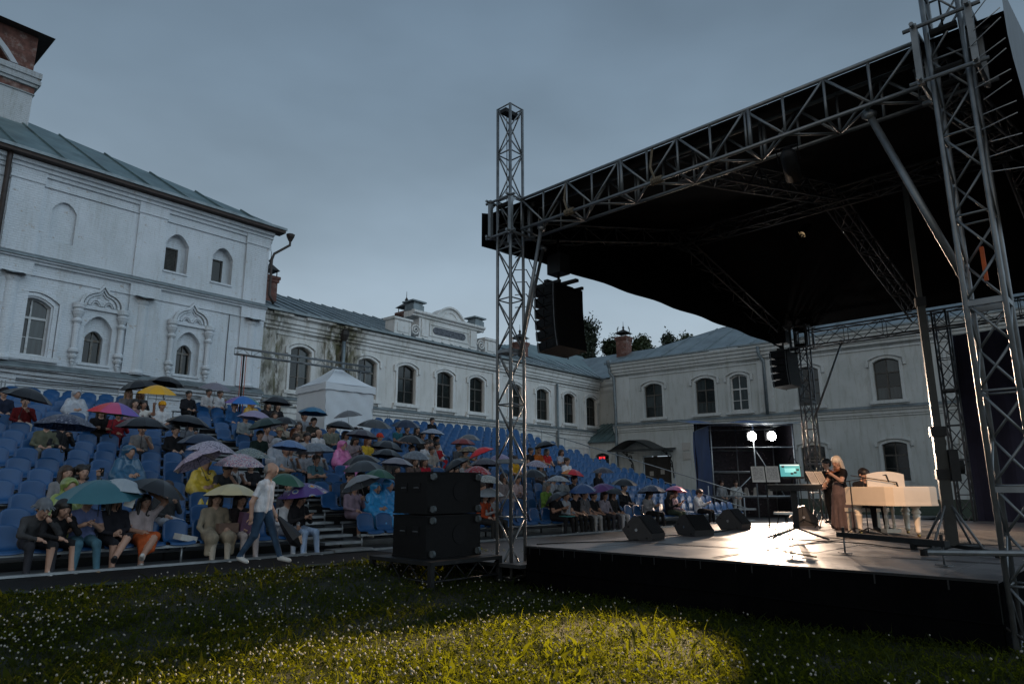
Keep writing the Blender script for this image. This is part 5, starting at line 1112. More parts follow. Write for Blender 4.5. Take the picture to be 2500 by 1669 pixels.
UMB = [
  (-5.26, 10.89, 3.61, 0.5, 'black', 12, 'black umbrella over the couple at the left end of the upper rows'),
  (-5.14, 7.85, 2.77, 0.54, 'navyp', 0, 'dark navy patterned umbrella above a pair in the middle left rows'),
  (-1.99, 13.93, 4.53, 0.52, 'black', -8, 'black umbrella just left of the yellow one on the back row'),
  (-0.89, 14.69, 4.83, 0.52, 'black', 5, 'black umbrella directly above the yellow one on the back row'),
  (-1.68, 13.17, 4.31, 0.52, 'yellow', 4, 'bright yellow umbrella on the back rows'),
  (-3.59, 10.13, 3.35, 0.56, 'rainbow', 6, 'rainbow umbrella with red top panels over two women on the left'),
  (-3.43, 8.61, 2.9, 0.52, 'black', 0, 'black umbrella hiding the head of a man in grey'),
  (-5.41, 4.05, 1.39, 0.56, 'teal', 4, 'large teal umbrella over the front row at the left'),
  (-5.06, 4.05, 1.41, 0.36, 'pale', 10, 'pale grey umbrella beside the teal one'),
  (-4.47, 4.05, 1.4, 0.45, 'black', 18, 'big black umbrella tilted towards the right in the second row'),
  (-2.1, 9.37, 3.09, 0.49, 'black', 6, 'black umbrella above two seated figures left of the stair'),
  (-2.64, 7.09, 2.46, 0.46, 'navy', 3, 'dark navy umbrella above the lilac floral ones'),
  (-2.71, 6.33, 2.26, 0.47, 'lilacf', 4, 'lilac floral umbrella in the middle rows'),
  (-3.38, 5.57, 1.96, 0.45, 'pinkf', -28, 'pale pink floral umbrella tilted to the left'),
  (-2.43, 5.57, 1.97, 0.47, 'redf', 3, 'white umbrella with red and violet flowers'),
  (-1.86, 6.33, 2.14, 0.41, 'clear', 4, 'transparent greenish umbrella in the middle rows'),
  (-0.49, 7.09, 2.42, 0.41, 'bluep', 4, 'blue patterned umbrella near the stair'),
  (0.18, 7.09, 2.38, 0.48, 'greyb', -4, 'grey blue see-through umbrella over two women'),
  (0.97, 13.17, 4.23, 0.5, 'rainbow2', 4, 'rainbow umbrella with blue and green panels on the back row'),
  (0.69, 14.69, 4.81, 0.5, 'greyl', 8, 'grey lilac checked umbrella over a couple in white'),
  (2.18, 13.17, 4.33, 0.49, 'black', 4, 'black umbrella beside the white tent'),
  (0.38, 10.89, 3.52, 0.47, 'lilac', 6, 'plain lilac umbrella in the upper rows'),
  (-0.11, 9.37, 3.16, 0.45, 'dgreen', -12, 'dark green umbrella in the upper rows'),
  (0.94, 10.13, 3.32, 0.36, 'black', 8, 'small black umbrella right of the dark green one'),
  (2.69, 11.65, 3.88, 0.45, 'tealb', 2, 'blue umbrella in front of the white tent'),
  (3.98, 11.65, 3.87, 0.44, 'grey', -6, "mid grey umbrella in front of the tent's right side"),
  (2.81, 10.13, 3.33, 0.42, 'black', 6, 'black umbrella in the upper rows below the tent'),
  (4.61, 10.89, 3.56, 0.55, 'plaid', 6, 'dark plaid umbrella in the upper rows'),
  (2.6, 8.61, 2.96, 0.46, 'darkp', 6, 'dark patterned umbrella below the plaid one'),
  (5.9, 10.89, 3.64, 0.48, 'navy', 4, 'navy umbrella near the top row under the arched windows'),
  (6.52, 10.13, 3.31, 0.39, 'palep', 4, 'pale blue grey patterned umbrella beside the man in black'),
  (4.41, 8.61, 2.89, 0.43, 'black', 6, 'black umbrella in front of the navy one'),
  (2.97, 7.85, 2.61, 0.47, 'black', 8, 'black umbrella in the middle of the crowd above the subwoofers'),
  (2.42, 7.09, 2.32, 0.42, 'black', 4, 'black umbrella just above the grey violet one'),
  (1.06, 6.33, 2.09, 0.45, 'black', -4, 'wide black umbrella above the dark grey one'),
  (0.61, 5.57, 1.91, 0.46, 'dgrey', -4, 'dark grey umbrella left of the subwoofers'),
  (1.63, 5.57, 2.01, 0.39, 'greyv', 4, 'grey violet umbrella above the subwoofer stack'),
  (2.82, 6.33, 2.25, 0.37, 'greyb', 6, 'slate blue umbrella above the subwoofer stack'),
  (6.57, 8.61, 2.9, 0.41, 'dred', 2, 'dark red umbrella left of the truss tower'),
  (7.6, 9.37, 3.13, 0.36, 'grey', 6, 'small grey umbrella behind the dark red one'),
  (5.89, 7.09, 2.48, 0.38, 'red', -22, 'bright red umbrella tilted beside the truss tower'),
  (6.18, 7.85, 2.59, 0.36, 'camo', 0, 'brown camouflage umbrella beneath the dark red one'),
  (5.43, 6.33, 2.14, 0.45, 'darkp', 0, 'dark brown umbrella beside the truss tower'),
  (3.49, 5.57, 2.0, 0.36, 'black', -30, 'steeply tilted black umbrella near the red ones'),
  (4.43, 5.57, 1.86, 0.36, 'redp', 6, 'red umbrella with grey figures just above the subwoofers'),
  (0.58, 4.81, 1.69, 0.36, 'green', 4, 'green umbrella behind the subwoofers'),
  (-0.53, 4.05, 1.51, 0.39, 'pgrey', -22, 'pale grey umbrella with white rim tilted to the left'),
  (3.37, 4.05, 1.57, 0.36, 'bwt', 6, 'white umbrella with black print right of the subwoofers'),
  (3.37, 4.05, 1.25, 0.36, 'slate', 0, 'pale slate umbrella between subwoofers and truss tower'),
  (-3.22, 4.05, 1.33, 0.47, 'cream', 0, 'cream umbrella over two women in the front row'),
  (-1.81, 4.05, 1.35, 0.45, 'psy', -6, 'violet umbrella with red and yellow rings near the stair'),
  (-2.14, 4.05, 1.53, 0.36, 'green', 12, 'green umbrella behind the walking man'),
  (6.82, 7.09, 2.33, 0.36, 'lilac', 0, 'lilac umbrella half hidden by the truss tower'),
  (11.53, 9.37, 3.07, 0.42, 'black', -10, 'black umbrella at the top right of the stand'),
  (8.65, 5.57, 1.85, 0.37, 'rainbow3', 8, 'rainbow umbrella with green and orange panels on the right'),
  (10.26, 5.57, 1.94, 0.36, 'darkp', 0, 'dark see-through umbrella on the right side of the stand'),
  (9.3, 4.05, 1.54, 0.39, 'black', 2, 'black umbrella low on the right side of the stand'),
  (7.16, 4.05, 1.36, 0.38, 'blue', -4, 'blue umbrella in the lower right rows'),
  (8.02, 4.05, 1.37, 0.38, 'purple', -14, 'purple umbrella next to the blue one'),
  (8.79, 4.05, 1.25, 0.36, 'black', 6, 'small black umbrella right of the purple one'),
  (10.81, 4.05, 1.34, 0.46, 'navyp', 0, 'dark floral umbrella in the lower right rows'),
  (12.37, 4.05, 1.31, 0.36, 'pink', 6, 'pink dotted umbrella at the right end of the stand'),
  (5.91, 4.05, 1.11, 0.36, 'black', -26, 'black umbrella tilted over the man just right of the tower'),
  (6.98, 4.81, 1.61, 0.36, 'whitef', 2, 'white floral umbrella behind the truss tower'),
  (7.76, 6.33, 2.13, 0.36, 'lilacf', 6, 'lilac patterned umbrella right of the truss tower'),
  (5.86, 4.81, 1.78, 0.36, 'black', 0, 'black umbrella half behind the truss tower'),
]
PPL = [
  (-5.5, 11, 'lap', '.02,.025,.045', '.015,.015,.018', 'cap,h=black,hatc=.02,.02,.025', 'person in a dark cap and navy top at the left frame edge'),
  (-5.17, 10, 'umbr', '.10,.012,.014', '.5,.46,.42', 'h=black', 'person in a dark red jacket under a black umbrella at the left'),
  (-3.73, 12, 'poncho', '.34,.36,.40', '.02,.02,.022', 'film,hood,bare,shoe=0', 'person in a clear grey hooded rain cape sitting alone on the back rows'),
  (-2.18, 13, 'lap', '.16,.15,.16', '.04,.04,.05', 'hair=long,h=blonde', 'blonde person in a grey cardigan left of the yellow umbrella'),
  (-1.84, 13, 'umbr', '.03,.03,.035', '.02,.02,.03', 'hair=long,h=blonde', 'blonde person in black holding the yellow umbrella'),
  (-2.44, 11, 'lap', '.20,.13,.15', '.03,.03,.04', 'hair=long,h=black', 'dark haired person in mauve beside the rainbow umbrella'),
  (-2.22, 11, 'raise', '.55,.53,.50', '.05,.05,.06', 'hair=curly,h=black,bares,skin=3', 'curly haired person in a white tank top below the yellow umbrella'),
  (-1.7, 11, 'lap', '.55,.55,.56', '.05,.06,.08', 'cap,hatc=.55,.26,.02,bares', 'person in a yellow cap and white T-shirt below the yellow umbrella'),
  (-0.76, 14, 'lap', '.02,.02,.024', '.018,.018,.02', 'shoe=2,row=14', 'person in black with red shoes under the back row umbrellas'),
  (-3.66, 9, 'folded', '.014,.013,.014', '.014,.013,.014', 'hair=long,h=black', 'dark haired person in a black dress under the rainbow umbrella'),
  (-3.26, 9, 'umbr', '.22,.022,.03', '.14,.02,.025', 'h=black', 'person in a red jacket holding a white bag under the rainbow umbrella'),
  (-3.14, 7, 'umbr', '.17,.165,.165', '.025,.025,.03', 'bares,shoe=1', 'person in a grey T-shirt whose head is hidden by a black umbrella'),
  (-5.12, 7, 'lap', '.10,.105,.075', '.16,.15,.14', 'h=brown', 'person in an olive jacket under the navy patterned umbrella'),
  (-4.82, 7, 'umbr', '.02,.021,.024', '.016,.016,.018', 'h=black,slv=.02,.021,.024', 'person in a black jacket and blue shirt under the navy patterned umbrella'),
  (-4.07, 4, 'poncho', '.02,.085,.16', '.02,.05,.09', 'film,hood,skin=1', 'person in a dark blue hooded raincoat looking at a phone on the left'),
  (-5.52, 2, 'lap', '.20,.195,.20', '.1,.1,.11', 'hair=long,h=brown', 'person with long brown hair and grey top behind the teal umbrella'),
  (-5.27, 2, 'raise', '.12,.12,.13', '.05,.05,.06', 'hair=curly,h=black', 'dark haired person lifting a phone behind the teal umbrella'),
  (-6.21, 0, 'lean', '.05,.05,.052', '.03,.03,.035', 'bucket,hatc=.14,.15,.165,h=black,row=0', 'person in a grey bucket hat hunched at the left end of the front row'),
  (-5.96, 0, 'lean', '.018,.018,.02', '.02,.02,.022', 'bare,shoe=0,hair=bob,h=black,row=0', 'person in a black hoodie with bare knees on the front row at the left'),
  (-5.63, 1, 'poncho', '.20,.26,.06', '.05,.05,.05', 'film,hood,row=1', 'person in a lime rain cape behind the front row'),
  (-5.54, 0, 'phone', '.13,.16,.30', '.06,.13,.17', 'bares,shoe=2,row=0,pat,bald', 'person in a blue T-shirt and patterned blue trousers under the teal umbrella'),
  (-5.12, 0, 'cross', '.022,.022,.028', '.02,.02,.024', 'bare,hair=long,h=black,shoe=1,row=0', 'person in black with bare crossed legs shading eyes with a white card'),
  (-4.66, 0, 'skirt', '.36,.30,.30', '.33,.07,.022', 'bares,hair=long,h=black,bare,shoe=0,row=0', 'person in a pale pink tee and rust orange skirt with a hand on the head'),
  (-4.04, 1, 'umbr', '.05,.052,.055', '.45,.46,.5', 'bare,hair=long,h=brown,row=1', 'person in dark grey and a white skirt under the tilted black umbrella'),
  (-3.44, 0, 'coat', '.27,.23,.17', '.42,.37,.30', 'hair=bob,h=brown,shoe=0,row=0', 'person in a beige trench coat and cream trousers on the front row'),
  (-2.98, 0, 'umbr', '.028,.024,.026', '.42,.37,.36', 'h=black,hair=bob,shoe=0,row=0', 'person in a black jacket with a purple backpack under the cream umbrella'),
  (-2.38, 3, 'lean', '.045,.05,.058', '.2,.27,.38', 'bares,h=black', 'person in a dark grey tee leaning over beside the white tee and cap'),
  (-2.11, 3, 'umbr', '.50,.50,.53', '.03,.035,.05', 'cap,hatc=.03,.03,.035,bares', 'person in a white tee and cap under the red flowered umbrella'),
  (-1.75, 3, 'folded', '.022,.022,.026', '.022,.022,.026', 'cap,hatc=.02,.02,.022', 'person in a black jacket and black cap under the red flowered umbrella'),
  (-2.78, 3, 'poncho', '.55,.40,.04', '.12,.13,.10', 'film,hood', 'person in a yellow rain cape behind the pink floral umbrella'),
  (-2.02, 0, 'lap', '.5,.5,.52', '.3,.33,.38', 'h=black,row=0', 'person in a white tee behind the walking man under the ringed umbrella'),
  (-1.78, 0, 'phone', '.02,.02,.023', '.27,.36,.5', 'hair=long,h=black,shoe=0,row=0', 'person in a black jacket and light blue jeans at the end of the front row'),
  (-1.52, 1, 'lap', '.06,.06,.07', '.03,.03,.04', 'h=black', 'dark haired person peering over the ringed umbrella'),
  (0.33, 4, 'folded', '.07,.15,.185', '.04,.07,.12', 'bares,bare,bun,h=brown', 'person in a teal tee with folded arms beside the stair'),
  (0.38, 5, 'lap', '.25,.26,.29', '.03,.03,.035', 'hair=long,h=brown', 'person in a grey shirt under the see-through umbrella'),
  (0.82, 5, 'umbr', '.25,.26,.28', '.1,.1,.12', 'h=black', 'person in a pale grey shirt behind the teal tee'),
  (2.02, 6, 'poncho', '.55,.16,.36', '.3,.2,.42', 'film,hood', 'person in a bright pink hooded rain cape'),
  (0.84, 15, 'lap', '.58,.58,.6', '.15,.17,.2', 'h=black,slv=.58,.58,.6', 'person in an open white shirt under the grey checked umbrella'),
  (1.24, 15, 'umbr', '.55,.55,.57', '.03,.03,.035', 'h=brown', 'person in a white pullover under the grey checked umbrella'),
  (0.78, 12, 'lap', '.03,.10,.24', '.04,.1,.22', 'h=grey', 'grey haired person in a blue jacket on the upper rows'),
  (1.71, 13, 'poncho', '.50,.28,.02', '.1,.08,.05', 'film,hood', 'person in a yellow hooded raincoat under the rainbow umbrella on the back row'),
  (2.3, 13, 'lap', '.03,.03,.035', '.03,.03,.035', 'hair=long,h=black', 'dark haired person under the black umbrella beside the tent, left one'),
  (2.66, 13, 'lap', '.02,.02,.024', '.03,.03,.035', 'hair=long,h=black', 'dark haired person under the black umbrella beside the tent, right one'),
  (1.81, 11, 'lap', '.12,.11,.12', '.03,.03,.035', 'hair=bob,h=brown', 'person with a pale face just below the pair beside the tent'),
  (0.49, 10, 'lap', '.20,.225,.235', '.05,.05,.06', 'h=brown,bald', 'person in a pale grey jacket under the lilac umbrella'),
  (-0.32, 7, 'lap', '.014,.026,.024', '.014,.026,.024', 'row=7', 'person in a dark green coat under the dark green umbrella'),
  (0.45, 8, 'lap', '.32,.28,.29', '.3,.3,.3', 'bares,hair=bun,h=brown', 'person in a mauve tee looking up in the middle rows'),
  (1.39, 9, 'lap', '.33,.29,.24', '.06,.05,.05', 'h=brown', 'person in glasses and a beige patterned shirt'),
  (0.85, 8, 'lap', '.03,.035,.03', '.03,.035,.03', 'cap,hatc=.45,.42,.33,h=brown', 'person in a cream cap and dark coat'),
  (1.31, 8, 'lap', '.12,.08,.06', '.05,.05,.05', 'hair=long,h=ginger', 'person with reddish hair below the man in glasses'),
  (1.86, 9, 'folded', '.16,.12,.09', '.05,.05,.05', 'hair=long,h=brown', 'person with long brown hair beside the bearded man'),
  (0.97, 7, 'lap', '.2,.19,.18', '.05,.05,.05', 'hair=bob,h=brown', 'person with brown bobbed hair above the blue patterned umbrella'),
  (1.31, 7, 'lap', '.34,.34,.36', '.05,.05,.05', 'h=black,skin=1', 'dark bearded person in white above the blue patterned umbrella'),
  (2.13, 8, 'lap', '.56,.56,.58', '.05,.05,.05', 'bald,skin=0', 'bald person in a white tee in the middle rows'),
  (2.81, 10, 'folded', '.035,.036,.033', '.03,.03,.03', 'bares,h=black', 'bearded person in a dark tee with folded arms in front of the tent'),
  (2.88, 11, 'umbr', '.24,.26,.29', '.05,.05,.06', 'h=black', 'person in a grey hoodie under the blue umbrella by the tent'),
  (2.96, 9, 'lap', '.15,.16,.13', '.04,.04,.05', 'h=brown', 'person in an olive jacket under the black umbrella right of the tent'),
  (0.01, 6, 'poncho', '.3,.32,.36', '.1,.1,.12', 'hood', 'person in a pale grey hoodie in the middle rows'),
  (-0.41, 5, 'umbr', '.25,.28,.32', '.15,.1,.05', 'h=brown,bald', 'person in pale blue grey under the blue patterned umbrella, left one'),
  (0.01, 5, 'umbr', '.22,.26,.32', '.03,.03,.035', 'bares,h=black', 'person in a blue grey tee under the blue patterned umbrella, right one'),
  (-2.35, 7, 'lap', '.016,.016,.018', '.05,.08,.14', 'h=black', 'person in a black jacket under the black umbrella left of the stair'),
  (-1.7, 8, 'umbr', '.11,.12,.14', '.03,.03,.035', 'hair=long,h=black', 'person in a grey patterned top under the black umbrella left of the stair'),
  (5.75, 13, 'lap', '.025,.03,.045', '.02,.02,.025', 'hair=bun,h=black,row=13', 'person in navy beside the grey umbrella in front of the tent'),
  (9.71, 13, 'lap', '.012,.012,.014', '.012,.012,.014', 'h=black', 'dark haired person in black sitting on the top row under the windows'),
  (7.12, 10, 'lap', '.02,.02,.022', '.03,.03,.03', 'hair=long,h=black', 'dark haired person with a white collar under the navy umbrella'),
  (6.26, 10, 'lap', '.03,.12,.15', '.03,.03,.04', 'bares,h=black', 'person in a teal tee under the navy umbrella'),
  (6.66, 10, 'umbr', '.025,.025,.03', '.03,.03,.03', 'h=black', 'person in dark clothes holding the navy umbrella'),
  (4.38, 8, 'lap', '.05,.045,.05', '.03,.03,.03', 'bucket,hatc=.5,.05,.03,h=brown', 'person in a red and yellow hat in the middle rows'),
  (2.92, 7, 'phone', '.23,.19,.21', '.03,.03,.04', 'hair=long,h=black', 'dark haired person in mauve next to the pink rain cape'),
  (3.42, 7, 'umbr', '.55,.36,.04', '.2,.2,.25', 'hair=long,h=ginger,slv=.4,.42,.46', 'red haired person in a yellow top and white jacket'),
  (5.76, 7, 'lap', '.5,.51,.54', '.04,.04,.05', 'h=brown', 'person in white left of the red dress'),
  (5.92, 7, 'lap', '.3,.29,.3', '.04,.04,.05', 'hair=bob,h=black', 'dark haired person between two white tops'),
  (6.81, 8, 'lap', '.55,.56,.58', '.04,.04,.05', 'hair=bob,h=black', 'dark haired person in a white jacket behind the red dress'),
  (6.21, 7, 'cross', '.33,.02,.03', '.33,.02,.03', 'h=black,bares,slv=.5,.52,.56', 'person in a red dress and white jacket'),
  (5.36, 6, 'lap', '.3,.27,.24', '.16,.2,.26', 'hair=bun,h=brown,slv=.16,.2,.26', 'person in a denim jacket and beige top above the subwoofers'),
  (3.84, 4, 'lap', '.36,.02,.035', '.1,.05,.05', 'hair=long,h=brown', 'person in a red top above the subwoofers'),
  (5.4, 4, 'lap', '.3,.3,.31', '.1,.1,.1', 'h=brown,skin=0', 'bearded person in a pale shirt under the tilted black umbrella'),
  (4.17, 3, 'lap', '.03,.03,.035', '.03,.03,.03', 'hair=long,h=black', 'person under the tilted black umbrella, left one'),
  (4.4, 3, 'lap', '.12,.08,.08', '.03,.03,.03', 'hair=bob,h=black', 'person under the tilted black umbrella, middle one'),
  (7.19, 7, 'umbr', '.07,.075,.085', '.03,.03,.03', 'h=black', 'person in a dark checked shirt under the dark red umbrella'),
  (6.84, 6, 'raise', '.20,.17,.13', '.1,.08,.06', 'bares,h=brown', 'person with raised arm under the camouflage umbrella'),
  (0.59, 1, 'poncho', '.03,.25,.52', '.03,.2,.42', 'film,hood,row=1', 'person in a bright blue hooded rain cape left of the subwoofers'),
  (0.94, 1, 'poncho', '.03,.22,.48', '.03,.2,.42', 'film,hood,row=1', 'person in a bright blue rain cape partly hidden by the subwoofers'),
  (0.0, 1, 'umbr', '.20,.15,.19', '.2,.15,.19', 'bare,hair=long,h=brown', 'person in a lilac sweater under the tilted pale grey umbrella'),
  (3.09, 9, 'lap', '.16,.17,.14', '.04,.04,.05', 'h=brown', 'person in an olive jacket below the tent'),
  (3.09, 8, 'lap', '.4,.42,.45', '.04,.04,.05', 'hair=bob,h=brown', 'person in a pale top next to the olive jacket below the tent'),
  (6.79, 9, 'umbr', '.03,.03,.03', '.03,.03,.03', 'h=black', 'person in black under the pale patterned umbrella'),
  (7.22, 9, 'lap', '.05,.05,.05', '.03,.03,.03', 'hair=long,h=black', 'long haired person under the pale patterned umbrella'),
  (0.68, 2, 'umbr', '.02,.02,.022', '.02,.02,.022', 'h=black', 'person in black under the dark grey umbrella'),
  (0.37, 2, 'lap', '.04,.04,.045', '.02,.02,.022', 'h=black', 'person in charcoal under the wide black umbrella'),
  (2.29, 3, 'lap', '.06,.055,.06', '.02,.02,.022', 'hair=long,h=black', 'dark haired person under the grey violet umbrella'),
  (3.48, 4, 'lap', '.14,.1,.09', '.03,.03,.03', 'hair=long,h=brown', 'person under the slate blue umbrella'),
  (4.55, 6, 'lap', '.08,.08,.09', '.03,.03,.03', 'h=brown', 'person under the black umbrella in front of the navy one'),
  (3.17, 5, 'lap', '.1,.1,.1', '.03,.03,.03', 'cap,hatc=.4,.4,.4', 'person in a white cap between black umbrellas'),
  (5.58, 3, 'umbr', '.05,.03,.03', '.03,.03,.03', 'h=black', 'person under the dark brown umbrella beside the tower'),
  (3.37, 0, 'lap', '.30,.05,.02', '.03,.03,.03', 'hair=long,h=black', 'person in orange under the pale slate umbrella'),
  (3.6, 0, 'phone', '.25,.26,.28', '.03,.03,.03', 'hair=bob,h=brown', 'person in pale grey right of the subwoofers'),
  (4.01, 1, 'lap', '.35,.33,.36', '.02,.02,.02', 'bares,h=brown,row=1', 'person in a white top and dark trousers right of the subwoofers'),
  (5.62, 2, 'lap', '.2,.17,.17', '.3,.3,.32', 'hair=long,h=brown,row=2', 'person seen through the lattice of the truss tower'),
  (6.19, 2, 'folded', '.4,.3,.3', '.05,.05,.06', 'h=black,row=2', 'person in a pink tee behind the truss tower'),
  (10.93, 7, 'lap', '.015,.015,.017', '.03,.03,.03', 'bares,h=black', 'person in a black tee at the top right of the stand'),
  (11.38, 7, 'lap', '.42,.11,.02', '.42,.11,.02', 'bares,bare,hair=long,h=blonde', 'blonde person in an orange dress on the right side of the stand'),
  (11.89, 7, 'lap', '.38,.03,.03', '.02,.02,.022', 'bares,hair=bob,h=grey', 'person in a red tee on the right side of the stand'),
  (12.79, 7, 'folded', '.28,.3,.36', '.05,.06,.1', 'bares,hair=bob,h=brown', 'person with bare arms beside the blonde one on the right'),
  (11.3, 5, 'lap', '.55,.55,.58', '.05,.06,.1', 'hair=bun,h=brown', 'person in a white hoodie on the right side of the stand'),
  (8.95, 4, 'lap', '.08,.07,.07', '.03,.03,.03', 'hair=long,h=black', 'person in dark clothes under the lilac patterned umbrella'),
  (8.45, 5, 'lap', '.50,.27,.02', '.03,.03,.03', 'bares,h=brown', 'person in a yellow top behind the truss tower'),
  (8.88, 2, 'lap', '.03,.03,.033', '.02,.02,.022', 'h=black', 'person in black below the orange rainbow umbrella'),
  (11.22, 3, 'lap', '.012,.012,.014', '.012,.012,.014', 'hair=long,h=black', 'person in black sitting alone on the right rows'),
  (7.85, 2, 'lap', '.28,.3,.33', '.04,.04,.05', 'h=black', 'person in pale blue under the white floral umbrella'),
  (6.65, 1, 'lap', '.16,.28,.06', '.04,.04,.05', 'hair=bob,h=grey', 'person in a green top right of the truss tower'),
  (8.34, 2, 'lap', '.25,.28,.3', '.04,.04,.05', 'h=brown', 'person in pale grey next to the green top'),
  (10.59, 1, 'lap', '.02,.021,.024', '.025,.025,.03', 'bare,shoe=0', 'person in black shorts under the low black umbrella'),
  (10.86, 0, 'phone', '.26,.26,.27', '.015,.015,.016', 'hair=long,h=black', 'dark haired person in black and grey under the dark floral umbrella'),
  (12.17, 0, 'phone', '.02,.02,.022', '.05,.07,.05', 'hair=long,h=black', 'person in black next to the pink umbrella'),
  (12.51, 0, 'umbr', '.35,.25,.28', '.2,.25,.33', 'hair=bob,h=ginger', 'person in pale pink holding the pink umbrella'),
  (14.14, 0, 'phone', '.52,.52,.53', '.015,.015,.016', 'h=brown', 'person in a white shirt at the right end of the front row'),
  (8.45, 0, 'lap', '.28,.26,.31', '.05,.05,.06', 'hair=bob,h=brown', 'person in a lilac top under the purple umbrella'),
  (7.9, 0, 'lap', '.015,.015,.017', '.02,.02,.02', 'bares,h=black', 'person in a black tee under the purple umbrella'),
  (7.03, 0, 'lap', '.013,.013,.015', '.02,.02,.02', 'bares,h=black', 'person in a black tee under the blue umbrella, left one'),
  (7.46, 0, 'lap', '.13,.13,.14', '.3,.3,.3', 'h=brown', 'person in grey under the blue umbrella, right one'),
  (6.17, 0, 'phone', '.018,.018,.02', '.018,.018,.02', 'bares,h=black,row=0', 'person in black on the front row under the tilted black umbrella'),
  (8.87, 0, 'lap', '.03,.03,.03', '.4,.4,.42', 'hair=long,h=brown', 'person with a white bag under the small black umbrella'),
  (6.59, 0, 'lap', '.35,.37,.4', '.02,.02,.02', 'h=black', 'person in a pale shirt behind the tilted black umbrella'),
]
def parse(s): return tuple(float(x) for x in s.split(','))
for u, n, po, top, bot, opt, lab in PPL:
    kw = dict(hair='short', hc='black', sleeve=True, bare=False, shoe=random.choice((0, 1, 1)), skin=random.choice((0, 0, 1, 2)))
    hat = None; hatc = (.03, .03, .03); film = False; toks = opt.split(','); i = 0; slv = None
    while i < len(toks):
        t = toks[i]
        if t.startswith('h='): kw['hc'] = t[2:]
        elif t.startswith('hair='): kw['hair'] = t[5:]
        elif t == 'bun': kw['hair'] = 'bun'
        elif t == 'bald': kw['hair'] = 'balding'; kw['hc'] = 'brown'
        elif t in ('cap', 'bucket'): hat = t
        elif t == 'hood': kw['hair'] = 'hood'
        elif t == 'film': film = True
        elif t == 'bare': kw['bare'] = True
        elif t == 'bares': kw['sleeve'] = False
        elif t.startswith('shoe='): kw['shoe'] = int(t[5:])
        elif t.startswith('skin='): kw['skin'] = int(t[5:])
        elif t.startswith('hatc='): hatc = (float(t[5:]), float(toks[i+1]), float(toks[i+2])); i += 2
        elif t.startswith('slv='): slv = (float(t[4:]), float(toks[i+1]), float(toks[i+2])); i += 2
        i += 1
    if AIS[0] - .25 < u < AIS[1] + .2 and n > 0: u = AIS[1] + .3 if u > sum(AIS) / 2 else AIS[0] - .3
    p = person(lab, at(FS, u, rowv(n) + .2, rowz(n) + .015), FS.a + random.uniform(-.18, .18), po, parse(top), parse(bot), film=film, slv=slv, hat=(hat, cloth(hatc)) if hat else None, sc=random.uniform(.96, 1.04), **kw)
    if 'patterned blue trousers' in lab: PATP = p
# ---------------------------------------------------------------- umbrellas
def patmat(name, cols, scale=9., kind='spots', rough=.3, alpha=1., thr=(.46, .5)):
    m = bpy.data.materials.new('umbrella_' + name); m.use_nodes = True; t = m.node_tree; p = t.nodes['Principled BSDF']; p.inputs['Roughness'].default_value = rough; L = t.links.new
    tc = N(t, 'ShaderNodeTexCoord'); src = tc.outputs['Object']
    if kind == 'plain':
        n = N(t, 'ShaderNodeTexNoise'); n.inputs['Scale'].default_value = 3
        r = N(t, 'ShaderNodeValToRGB'); r.color_ramp.elements[0].color = (*[c * .85 for c in cols[0]], 1); r.color_ramp.elements[1].color = (*[min(1, c * 1.15) for c in cols[0]], 1); L(src, n.inputs['Vector']); L(n.outputs[0], r.inputs[0])
    elif kind == 'rings':
        n = N(t, 'ShaderNodeTexVoronoi'); n.inputs['Scale'].default_value = scale; L(src, n.inputs['Vector'])
        r = N(t, 'ShaderNodeValToRGB'); r.color_ramp.interpolation = 'CONSTANT'; L(n.outputs['Distance'], r.inputs[0])
        for i, c in enumerate(cols):
            e = r.color_ramp.elements[i] if i < 2 else r.color_ramp.elements.new(i * .085); e.color = (*c, 1); e.position = i * .085
    elif kind == 'check':
        a = N(t, 'ShaderNodeTexBrick'); a.offset = 0; a.inputs['Scale'].default_value = scale; a.inputs['Brick Width'].default_value = .5; a.inputs['Row Height'].default_value = .5; a.inputs['Mortar Size'].default_value = .05
        a.inputs['Color1'].default_value = (*cols[0], 1); a.inputs['Color2'].default_value = (*cols[1], 1); a.inputs['Mortar'].default_value = (*cols[2], 1); L(src, a.inputs['Vector']); r = a
    else:
        n = N(t, 'ShaderNodeTexNoise'); n.inputs['Scale'].default_value = scale; n.inputs['Detail'].default_value = 3; L(src, n.inputs['Vector'])
        r = N(t, 'ShaderNodeValToRGB'); r.color_ramp.interpolation = 'EASE'; L(n.outputs[0], r.inputs[0]); k = len(cols)
        for i, c in enumerate(cols):
            ps = .36 + .3 * i / max(1, k - 1); e = r.color_ramp.elements[0] if i == 0 else (r.color_ramp.elements[-1] if i == k - 1 else r.color_ramp.elements.new(ps)); e.color = (*c, 1); e.position = ps
    L(r.outputs[0], p.inputs['Base Color']); p.inputs['Alpha'].default_value = alpha
    if alpha == 1: p.inputs['Transmission Weight'].default_value = 0
    return m
P_ = 'plain'
